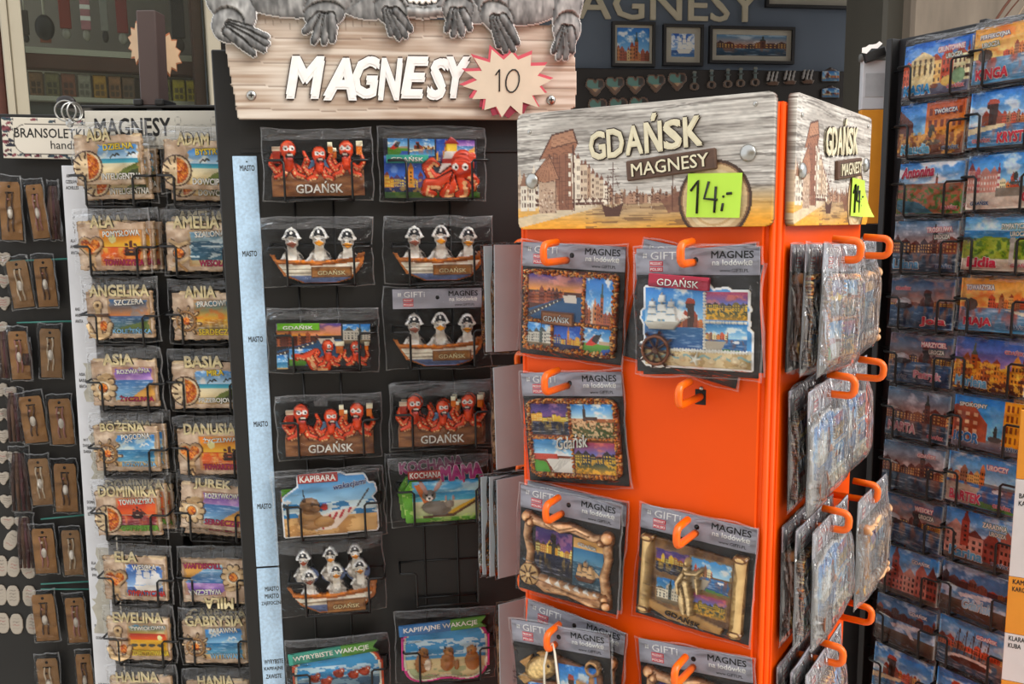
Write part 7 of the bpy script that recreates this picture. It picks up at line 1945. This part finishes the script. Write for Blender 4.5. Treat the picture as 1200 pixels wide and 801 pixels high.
def art_fish(W, H):
    c = Cv(W, H, 128, '#8a6a44', cut=True)
    c.poly([(0.1, 0.44), (0.5, 0.4), (0.46, 0.97), (0.12, 0.97)], '#8a5c3c', 1, 0.002); c.sub(0.13, 0.46, 0.44, 0.95); pic(c, 'bluesea', 3); c.full()
    c.poly([(0.46, 0.05), (0.95, 0.2), (0.92, 0.95), (0.44, 0.95)], '#7a5238', 1, 0.003); c.sub(0.5, 0.14, 0.9, 0.9); pic(c, 'harbour', 9); c.full()
    n = fnoise(c.u, c.v, 34, 34, 5)
    d = c.edist(0.3, 0.25, 0.2, 0.115, -0.45)
    t = np.clip(np.sqrt(np.clip(1 - d * d, 0, 1)) * 0.7 + (n - 0.5) * 0.9 + 0.15, 0, 1)[..., None]
    c.poly([(0.12, 0.34), (0.02, 0.42), (0.1, 0.5), (0.2, 0.42)], '#b8925c', 1, 0.004); c.poly([(0.2, 0.1), (0.05, 0.22), (0.14, 0.3)], '#a8804c', 1, 0.003); c.poly([(0.24, 0.06), (0.38, 0.02), (0.36, 0.12)], '#a8804c', 1, 0.003)
    c.put(d <= 1, rgb('#6a4c28') * (1 - t) + rgb('#e0c48c') * t, 1, 0.009 * np.sqrt(np.clip(1 - d * d, 0, 1)) + 0.002)
    c.ell(0.42, 0.17, 0.014, None, '#2a1c10', 1, 0.01)
    c.line([(0.86, 0.26), (0.82, 0.8)], 0.03, '#a87c52', 1, 0.006); c.line([(0.72, 0.32), (0.99, 0.4)], 0.026, '#b48a5c', 1, 0.007); c.ell(0.87, 0.13, 0.075, None, '#a8845c', 1, 0.006, ring=0.62)
    c.line([(0.7, 0.7), (0.76, 0.86), (0.9, 0.88), (0.98, 0.76)], 0.028, '#a87c52', 1, 0.006)
    c.grain(0.12, 40, 40, 6)
    return c
_packart = {}
PG = 'magnet packs hanging on the orange stand'
def pack(M, art, label, text=None, seed=0, film=None, crink=False, front=True, z_mag=0.005, backcol=None):
    """card hanging from its header: origin at the bottom centre"""
    t = thing('magnet_pack', label, 'magnet', M, PG)
    MB().rbox(-PW / 2, PW / 2, 0.0, 0.0008, 0.0, PH, 0.0002).build('backing_card', BLACKCARD if front else GREYBACK, t)
    if front:
        header(t, PH)
        if art:
            if art[0] not in _packart:
                w_, h_ = PW * 0.93, PH - 0.025 - 0.006
                _packart[art[0]] = relief_mesh(art[1](w_, h_), 'magnet_plate', 0.003, PRINT_GLOSS, '#3a2a20')
            link('magnet_plate', _packart[art[0]], t, T(0, 0, z_mag))
            for a in (text or ()):
                s, cx, cy, w, h = a[:5]
                W_, H_ = PW * 0.93, PH - 0.031
                letters(t, s, (cx - 0.5) * W_, z_mag + (1 - cy) * H_, w * W_, h * H_, a[5], a[6], a[8], 0.0014, a[7], 0.02, 0.03, a[9] if len(a) > 9 else 0)
        sleeve(t, PW + 0.006, -0.003, PH + 0.002, 0.0125, seed, mats=[FILM_CRINKLE, FILM_EDGE] if crink else None, amp=0.004 if crink else 0.0016, flat=PH - 0.023)
    return t
def hang(face, tl, tr, off):
    """pack placed by the pixels of its top corners"""
    fr = {'f': FR_O, 'r': FR_OR}[face]
    a = Vector(fr.at(*tl, off)); b = Vector(fr.at(*tr, off))
    ang = math.atan2(b.y - a.y, b.x - a.x); m = (a + b) / 2
    return fr.M @ T(m.x, -off, m.y) @ RY(-ang) @ T(0, 0, -PH)
A5 = ('amber5', art_amber5); A4 = ('amber4', art_amber4); AM = ('marine', art_marine); AD = ('drift', art_driftwood); AS = ('scroll', art_scroll); AF = ('fish', art_fish)
tA5 = [('GDAŃSK', 0.39, 0.58, 0.28, 0.09, LETW, LETDK, 0, -0.0068)]
CR = mat('crimson_banner', '#b02440', 0.45, 0, 0.06)
pack(hang('f', (613, 283), (734, 289), 0.006), A5, 'amber-bordered five-picture magnet pack, top left on the orange stand', tA5, 1)
p = pack(hang('f', (748, 291), (889, 289), 0.022), AM, 'sailing ship and crane cut-out magnet pack with crimson banner, top right on the orange stand', None, 2)
W_, H_ = PW * 0.93, PH - 0.031
bn = MB().rbox(-W_ * 0.27, W_ * 0.27, -0.008, -0.0035, -0.0062, 0.0062, 0.0008).build('banner', CR, p, T(-W_ * 0.13, 0, 0.005 + H_ * 0.94) @ RY(0.07))
letters(bn, 'GDAŃSK', 0, 0, W_ * 0.37, 0.0085, LETW, LETDK, -0.008, 0.0008, 0, 0.0, 0.02)
pack(hang('f', (757, 280), (893, 310), 0.0035), None, 'magnet pack tilted clockwise behind the sailing ship pack', None, 3)
pack(hang('f', (742, 300), (880, 283), 0.009) @ T(0, 0, 0) @ RY(0.03), A4, 'magnet pack tilted the other way behind the sailing ship pack', None, 4)
pack(hang('f', (613, 434), (731, 438), 0.006) @ T(0.002, 0, 0) @ RY(-0.04), A4, 'amber-bordered four-picture magnet pack, second in the left column', [('Gdańsk', 0.5, 0.53, 0.34, 0.17, LETW, LETDK, 0.12, -0.0055, 0.3)], 5)
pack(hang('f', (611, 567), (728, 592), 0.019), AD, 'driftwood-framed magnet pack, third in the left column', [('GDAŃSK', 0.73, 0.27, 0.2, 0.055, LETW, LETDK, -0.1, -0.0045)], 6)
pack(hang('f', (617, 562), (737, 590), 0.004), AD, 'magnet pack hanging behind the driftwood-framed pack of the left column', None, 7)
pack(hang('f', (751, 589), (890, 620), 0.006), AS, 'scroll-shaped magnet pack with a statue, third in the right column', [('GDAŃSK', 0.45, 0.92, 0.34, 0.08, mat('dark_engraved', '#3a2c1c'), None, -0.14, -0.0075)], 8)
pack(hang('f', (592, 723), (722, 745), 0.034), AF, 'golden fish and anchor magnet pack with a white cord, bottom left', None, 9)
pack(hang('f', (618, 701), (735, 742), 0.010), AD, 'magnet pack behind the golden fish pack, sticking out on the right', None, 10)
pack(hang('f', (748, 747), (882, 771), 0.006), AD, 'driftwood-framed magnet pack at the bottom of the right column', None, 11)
# white cord looped over the bottom left hook
hx, hz = hxs[0], hzs[3]
o = MB().tube([(hx - 0.006, -0.047, hz - 0.075), (hx - 0.005, -0.050, hz - 0.02), (hx - 0.003, -0.047, hz - 0.0055), (hx + 0.003, -0.045, hz + 0.0045), (hx + 0.0065, -0.047, hz - 0.004), (hx + 0.012, -0.050, hz - 0.03), (hx + 0.017, -0.047, hz - 0.075)], 0.0013, 6).build('cord', mat('white_cord', '#e6ddca', 0.7, 0, 0.05), None, FR_O.M)
tag(o, 'white cord looped over the bottom left orange hook', 'cord')

# packs on the right face: seen at a grazing angle, in crinkled plastic
WORDS = ['nearest the panel', 'second from the panel', 'third from the panel', 'outermost']
def side_stack(ix, row, offs, tilt, where, arts, dz=0.0):
    x, z = RX_[ix], hzs[row]
    for k, o_ in enumerate(offs):
        r = random.Random(row * 10 + ix * 3 + k)
        M = FR_OR.M @ T(x + r.uniform(-0.003, 0.003), -o_, z + 0.013 + dz) @ RY(tilt + r.uniform(-0.03, 0.03)) @ T(0, 0, -PH)
        last = k == len(offs) - 1
        pack(M, arts[k % len(arts)], 'crinkled magnet pack on the side face, %s, %s' % (where, WORDS[k] if not (last and len(offs) > 1) else 'outermost of its hook'), None, 20 + row * 10 + ix * 3 + k, None, True)
side_stack(0, 0, (0.005, 0.0195, 0.034), 0.02, 'upper hook near the corner', (AD, A5, A4))
side_stack(1, 0, (0.010, 0.024), -0.03, 'upper hook farther back', (A4, AD))
side_stack(0, 1, (0.008, 0.026), -0.06, 'second hook near the corner', (A4, AM))
side_stack(1, 1, (0.020,), -0.05, 'second hook farther back', (AM,))
side_stack(0, 2, (0.005, 0.0195, 0.034), -0.05, 'third hook near the corner', (AD, A4, AM))
side_stack(1, 2, (0.046,), -0.05, 'third hook farther back, at tip', (AD,))
side_stack(0, 3, (0.005, 0.0195, 0.034), -0.06, 'fourth hook near the corner', (AD, AS, A5))
side_stack(0, 4, (0.008, 0.022), -0.05, 'lowest hook near the corner', (AD, AS))
# packs on the hidden left face: grey backs edge on
FR_OL = FrameM(FR_O.M @ T(-OW, 0, 0) @ RZ(math.radians(-90)))
def left_stack(ix, row, offs, where, dz=0.0):
    x, z = -RX_[ix], hzs[row]
    for k, o_ in enumerate(offs):
        r = random.Random(100 + row * 10 + k)
        M = FR_OL.M @ T(x + 0.012, -o_, z + 0.014 + dz) @ RY(r.uniform(-0.03, 0.03)) @ RZ(-0.42) @ T(0, 0, -PH)
        t = thing('magnet_pack', 'grey back of a magnet pack left of the stand, %s, %s' % (where, ['closest to the stand', 'farther out', 'farthest out'][k]), 'magnet', M, PG)
        MB().rbox(-PW / 2, PW / 2, 0.0, 0.0012, 0.0, PH, 0.0003).build('backing_card', GREYBACK, t)
        link('magnet_plate', _packart[['drift', 'amber5', 'marine'][k % 3]], t, T(0, 0, 0.005))
        sleeve(t, PW + 0.006, -0.003, PH + 0.002, 0.0125, 300 + row * 5 + k)
left_stack(0, 0, (0.012, 0.026), 'top row', 0.0)
left_stack(0, 1, (0.016,), 'second row', -0.004)
left_stack(0, 2, (0.014, 0.024, 0.036), 'third row', 0.0)
left_stack(0, 3, (0.014,), 'fourth row', -0.01)

# ------------------------------------------------------------------ right rack: picture name magnets
rk = thing('magnet_rack', 'dark wire rack of colourful town view name magnets at the right edge', 'rack', FR_R.M)
rx0 = FR_R.at(1037, 200)[0]; rx1 = FR_R.at(1178, 790)[0]
c1x = FR_R.at(1087, 250, 0.02)[0]; c2x = FR_R.at(1173, 250, 0.02)[0]
pit = c2x - c1x
rx1 = c2x + pit * 0.56
rzt = FR_R.at(1100, 34)[1]
print('RIGHT', rx0, rx1, c1x, c2x, pit)
RBACK = mat('rack_back_black', '#1f2022', 0.5, 0, 0.2, 14)
MB().rbox(rx0, rx1, 0.012, 0.03, 0.06, rzt, 0.001).build('back_panel', RBACK, rk)
MB().rbox(rx0 - 0.02, rx1, -0.05, 0.25, 0.0, 0.06, 0.006).build('base', BLACK, rk)
for x in (rx0, (c1x + c2x) / 2, rx1):
    MB().rbox(x - 0.005, x + 0.005, -0.004, 0.014, 0.06, rzt, 0.001).build('upright', BLACK, rk)
ROWH = 0.0
zA = FR_R.at(1087, 112, 0.02)[1]; zB = FR_R.at(1080, 450, 0.02)[1]
ROWH = (zA - zB) / 5.0
print('ROWH', ROWH)
RW, RH = pit * 0.93, ROWH * 0.87
cols = {0: [('KASIA', 'street', '#2a9ad8', 'wb', (0.25, 0.12, 0.42), ('GRUNTOWNIE', 'r'), 'a tan gabled hall in a street'),
            ('Klaudia', 'street_gold', '#6fc0e0', 'w', (0.3, 0.12, 0.46), ('TWÓRCZA', 'b'), 'a golden street at dusk'),
            ('Antonina', 'panorama', '#c03050', 's', (0.3, 0.82, 0.52), None, 'a green town panorama'),
            ('Liliana', 'granary', '#6fb8e0', 'w', (0.24, 0.14, 0.42), ('TROSKLIWA', 'r'), 'dim granaries by the water'),
            ('Jola', 'harbour_dusk', '#d84a5a', 'w', (0.72, 0.14, 0.4), None, 'a white ship in the dusk harbour'),
            ('Patryk', 'harbour_dusk', '#e0a0b0', 'w', (0.66, 0.18, 0.44), ('MARZYCIEL', 'r'), 'the crane at blue dusk'),
            ('MARTA', 'granary', '#d8a0a8', 'w', (0.28, 0.2, 0.46), None, 'a church spire at pink dusk'),
            (None, 'granary', None, None, None, ('GDAŃSK', 'r'), 'dark waterfront houses under a grey-blue sky'),
            (None, 'harbour_dusk', None, None, None, ('WESOŁY', 'r'), 'a dim harbour and red labels'),
            (None, 'gate', None, None, None, ('GDAŃSK', 'b'), 'red brick gables'),
            (None, 'planes', None, None, None, ('GDAŃSK', 'b'), 'a white seaplane'),
            (None, 'harbour', None, None, None, None, 'the wooden crane by day, near the bottom'),
            (None, 'boats', None, None, None, None, 'boats at the quay, lowest one')],
        1: [('KINGA', 'harbour_sun', '#d8243c', 'w', (0.28, 0.16, 0.44), ('PERFEKCYJNA', 'b'), 'a yellow sunset over the harbour'),
            ('KRYSTYNA', 'harbour', '#e02c40', 'w', (0.72, 0.14, 0.6), None, 'the crane and a quay under blue sky'),
            ('Ola', 'square', '#d8344c', 'w', (0.88, 0.2, 0.22), None, 'pink houses and a fountain'),
            ('Lidia', 'seaside', '#d8244c', 'w', (0.3, 0.15, 0.42), ('SYMPATYCZNA', 'g'), 'a green park by the sea'),
            ('MAJA', 'harbour_sun', '#d8304c', 'w', (0.28, 0.16, 0.4), ('TOWARZYSKA', 'b'), 'the crane in greenish evening light'),
            ('Marlena', 'night_gold', '#6fc0e8', 'w', (0.28, 0.15, 0.46), None, 'golden lit towers at dusk'),
            ('IGOR', 'corner', '#2f8cd0', 'w', (0.22, 0.2, 0.36), ('SPOKOJNY', 'g'), 'a yellow corner house'),
            ('BARTEK', 'boats', '#d84a6a', 'w', (0.3, 0.16, 0.46), ('UROCZY', 'r'), 'moored boats below brick granaries'),
            ('Karina', 'gate', '#5fb4e0', 'w', (0.34, 0.16, 0.5), ('ZARADNA', 'g'), 'red brick church roofs'),
            ('Gdańsk', 'planes', '#a8d8f0', 's', (0.56, 0.3, 0.44), None, 'white script over a grey town view'),
            (None, 'rigs', None, None, None, ('GDAŃSK', 'r'), 'a tall rigged ship'),
            (None, 'harbour', None, None, None, ('GDAŃSK', 'b'), 'brick houses, at the bottom edge'),
            (None, 'boats', None, None, None, None, 'boats, under the bottom edge')]}
RG = 'town view name magnets in the right rack'
LAB = {'r': mat('label_red', '#e07080', 0.45), 'b': mat('label_blue', '#3a6a9a', 0.45), 'g': mat('label_green', '#4a8a6a', 0.45)}
_pr = pocket_mesh(RW + 0.008, RH * 0.62, 0.03, 0.0016, 0.022, False)
for ci in (0, 1):
    cx = (c1x, c2x)[ci]
    for k, (nm, kind, colr, st, pos, adj, what) in enumerate(cols[ci]):
        z0 = zA + (0.0 if ci == 0 else 0.004) - ROWH * k
        r = random.Random(ci * 50 + k)
        M = FR_R.M @ T(cx + r.uniform(-0.002, 0.002), -0.020, z0) @ RY(r.uniform(-0.012, 0.012)) @ RX(-0.06)
        lab = ('town view magnet lettered %s with %s' % (nm, what)) if nm else ('town view magnet with %s, %s column' % (what, ('inner', 'outer')[ci]))
        t = thing('name_magnet', lab, 'magnet', M, RG)
        c = Cv(RW, RH, 84)
        pic(c, kind, 200 + ci * 40 + k)
        c.grain(0.12, 24, 18, k)
        relief(c, 'magnet_plate', 0.004, t, PRINT_GLOSS, edge='#e4e0d8')
        if nm:
            fm = mat('name_' + colr[1:], colr, 0.42, 0, 0.05)
            letters(t, nm, (pos[0] - 0.5) * RW, pos[1] * RH, pos[2] * RW, RH * (0.2 if st != 's' else 0.22), fm, LETW, -0.004, 0.002, 0.06 if st == 's' else 0.0, 0.04, 0.05, 0.3 if st == 's' else 0)
        if adj:
            side = -1 if (ci == 1 and k in (0, 4, 6)) else 1
            letters(t, adj[0], side * RW * 0.22, RH * 0.83, RW * min(0.4, 0.05 * len(adj[0])), RH * 0.1, LETW, LAB[adj[1]], -0.004, 0.0012, 0.03, 0.03, 0.09)
            letters(t, 'UROCZA', side * RW * 0.27, RH * 0.69, RW * 0.24, RH * 0.09, LETW, LAB['g'], -0.004, 0.0012, 0.03, 0.03, 0.09) if k in (0, 3, 5, 8) else None
        if nm and nm != 'Gdańsk':
            letters(t, 'GDAŃSK', (0.33 if pos[0] < 0.5 else -0.3) * RW, RH * (0.12 if not (nm in ('Jola', 'Marlena')) else 0.8), RW * 0.26, RH * 0.095, LAB['b'] if (k + ci) % 2 else LAB['r'], LETW, -0.004, 0.0012, 0, 0.03, 0.06)
        sleeve(t, RW + 0.006, -0.002, RH + 0.009, 0.0095, 500 + ci * 40 + k, top=RH * 0.99)
        if k < 11:
            o = dup(t, M @ T(0.0045 if ci == 0 else 0.004, 0.0105, 0.004), 'second copy behind the front magnet with %s' % what)
        link('wire_pocket', _pr, rk, T(cx, 0, z0 - 0.001))
    for dx in (-0.02, 0.02):
        MB().tube([(cx + dx, 0.008, 0.07), (cx + dx, 0.008, zA + ROWH * 0.4)], 0.0014, 5).build('upright_wire', WIRE, rk)
for k in range(13):
    zz = zA - ROWH * k + RH * 0.62
    MB().tube([(rx0, 0.004, zz), (rx1, 0.004, zz)], 0.0015, 5).build('cross_wire', WIRE, rk)
# white and orange strips on both edges of the rack
STRW = mat('white_strip', '#dcdcda', 0.5, 0, 0.04, 40); STRO = mat('amber_strip', '#e89a28', 0.5, 0, 0.05, 40)
def edge_strip(x0, x1, yl, bands, letter=False):
    for (z0, z1, m) in bands:
        o = MB().rbox(x0, x1, yl, yl + 0.012, z0 + 0.0006, z1 - 0.0006, 0.0008).build('edge_strip', m, rk)
        if letter:
            for k, s in enumerate(('IGOR', 'BARTEK', 'KARINA')):
                letters(o, s, x0 + 0.02, z1 - 0.012 - 0.012 * k, 0.004 * len(s), 0.007, INK, None, yl, 0.0003, 0, 0.02)
# left: a stepped side board reaching back from the rack
zL = FR_R.at(1025, 48)[1]
FR_LP = Frame(1026, 80, 1.36, 0.0)
lx0 = FR_LP.at(1011, 90)[0]; lx1 = FR_LP.at(1040, 90)[0]
lt_ = FR_LP.at(1026, 70)[1]; lm_ = FR_LP.at(1026, 128)[1]; lb_ = FR_LP.at(1026, 262)[1]
sp = thing('side_board', 'white board with amber lower part beside the right rack, grey roll on top', 'board', FR_LP.M)
MB().rbox(lx0, lx1, 0.0, 0.012, lm_, lt_, 0.001).build('white_panel', mat('scuffed_white_board', '#c9cdd0', 0.5, 0, 0.06, 30), sp)
MB().rbox(lx0, lx1, 0.0, 0.012, lb_, lm_ - 0.0005, 0.001).build('amber_panel', STRO, sp)
MB().rbox(lx0, lx1, 0.0, 0.012, 0.0, lb_ - 0.0005, 0.001).build('lower_panel', BLACK, sp)
MB().tube([(lx0 - 0.004, 0.004, lt_ + 0.003), (lx1, 0.004, lt_ + 0.003)], 0.0055, 10).build('roll', mat('grey_foam_roll', '#6a6a66', 0.7), sp)
MB().rbox(lx0 + 0.004, lx1 - 0.004, -0.0006, 0.0, lt_ - 0.05, lt_ - 0.018, 0.0002).build('tape_patch', mat('grey_tape', '#aeb2b4', 0.4, 0, 0.1, 60), sp)
x_, z_ = FR_LP.at(1024, 54, 0.02)
ct = thing('paper_tag', 'crumpled white paper tag on a black clip beside the right rack', 'tag', FR_LP.M @ T(x_, -0.01, z_) @ RY(-0.3))
mb = MB(); r = random.Random(4)
pts = [(-0.014, -0.003)] + [(-0.012 + 0.005 * k, 0.004 + r.uniform(-0.002, 0.004)) for k in range(6)] + [(0.016, 0.0), (0.008, -0.004), (0.0, -0.0015), (-0.008, -0.006)]
mb.prism(pts[::-1], -0.001, 0.0).build('paper', WHITE, ct)
MB().rbox(-0.01, 0.02, 0.0, 0.02, -0.018, -0.003, 0.002).build('clip', BLACK, ct)
# right: strip with printed names facing the camera at the lower right
FR_RS = Frame(1188, 700, 1.06, 30.0)
a0 = FR_RS.at(1176, 760)[0]; a1 = a0 + 0.09
z2 = FR_RS.at(1186, 560)[1]; za = FR_RS.at(1186, 675)[1]; zb = FR_RS.at(1186, 742)[1]; zc = FR_RS.at(1186, 798)[1]
rs = thing('name_strip_board', 'white and amber name strip board at the lower right edge', 'board', FR_RS.M)
zz0 = FR_RS.at(1190, 480)[1]
MB().rbox(a0, a1, 0, 0.006, z2, zz0, 0.0006).build('amber_panel', STRO, rs)
w1 = MB().rbox(a0, a1, 0, 0.006, za, z2 - 0.0005, 0.0006).build('white_panel', STRW, rs)
w2 = MB().rbox(a0, a1, 0, 0.006, zb, za - 0.0005, 0.0006).build('amber_panel', STRO, rs)
w3 = MB().rbox(a0, a1, 0, 0.006, zc, zb - 0.0005, 0.0006).build('white_panel', STRW, rs)
MB().rbox(a0, a1, 0, 0.006, 0.0, zc - 0.0005, 0.0006).build('amber_panel', STRO, rs)
for o, z, ls in ((w1, z2 - 0.02, ('BARTEK', 'KARINA')), (w2, za - 0.006, ('KAMIL', 'KAROL')), (w3, zb - 0.006, ('KLARA', 'KUBA'))):
    for k, s in enumerate(ls):
        letters(o, s, a0 + 0.004 + 0.0018 * len(s), z - 0.009 * k, 0.0034 * len(s), 0.006, INK, None, 0.0, 0.0003, 0, 0.02)
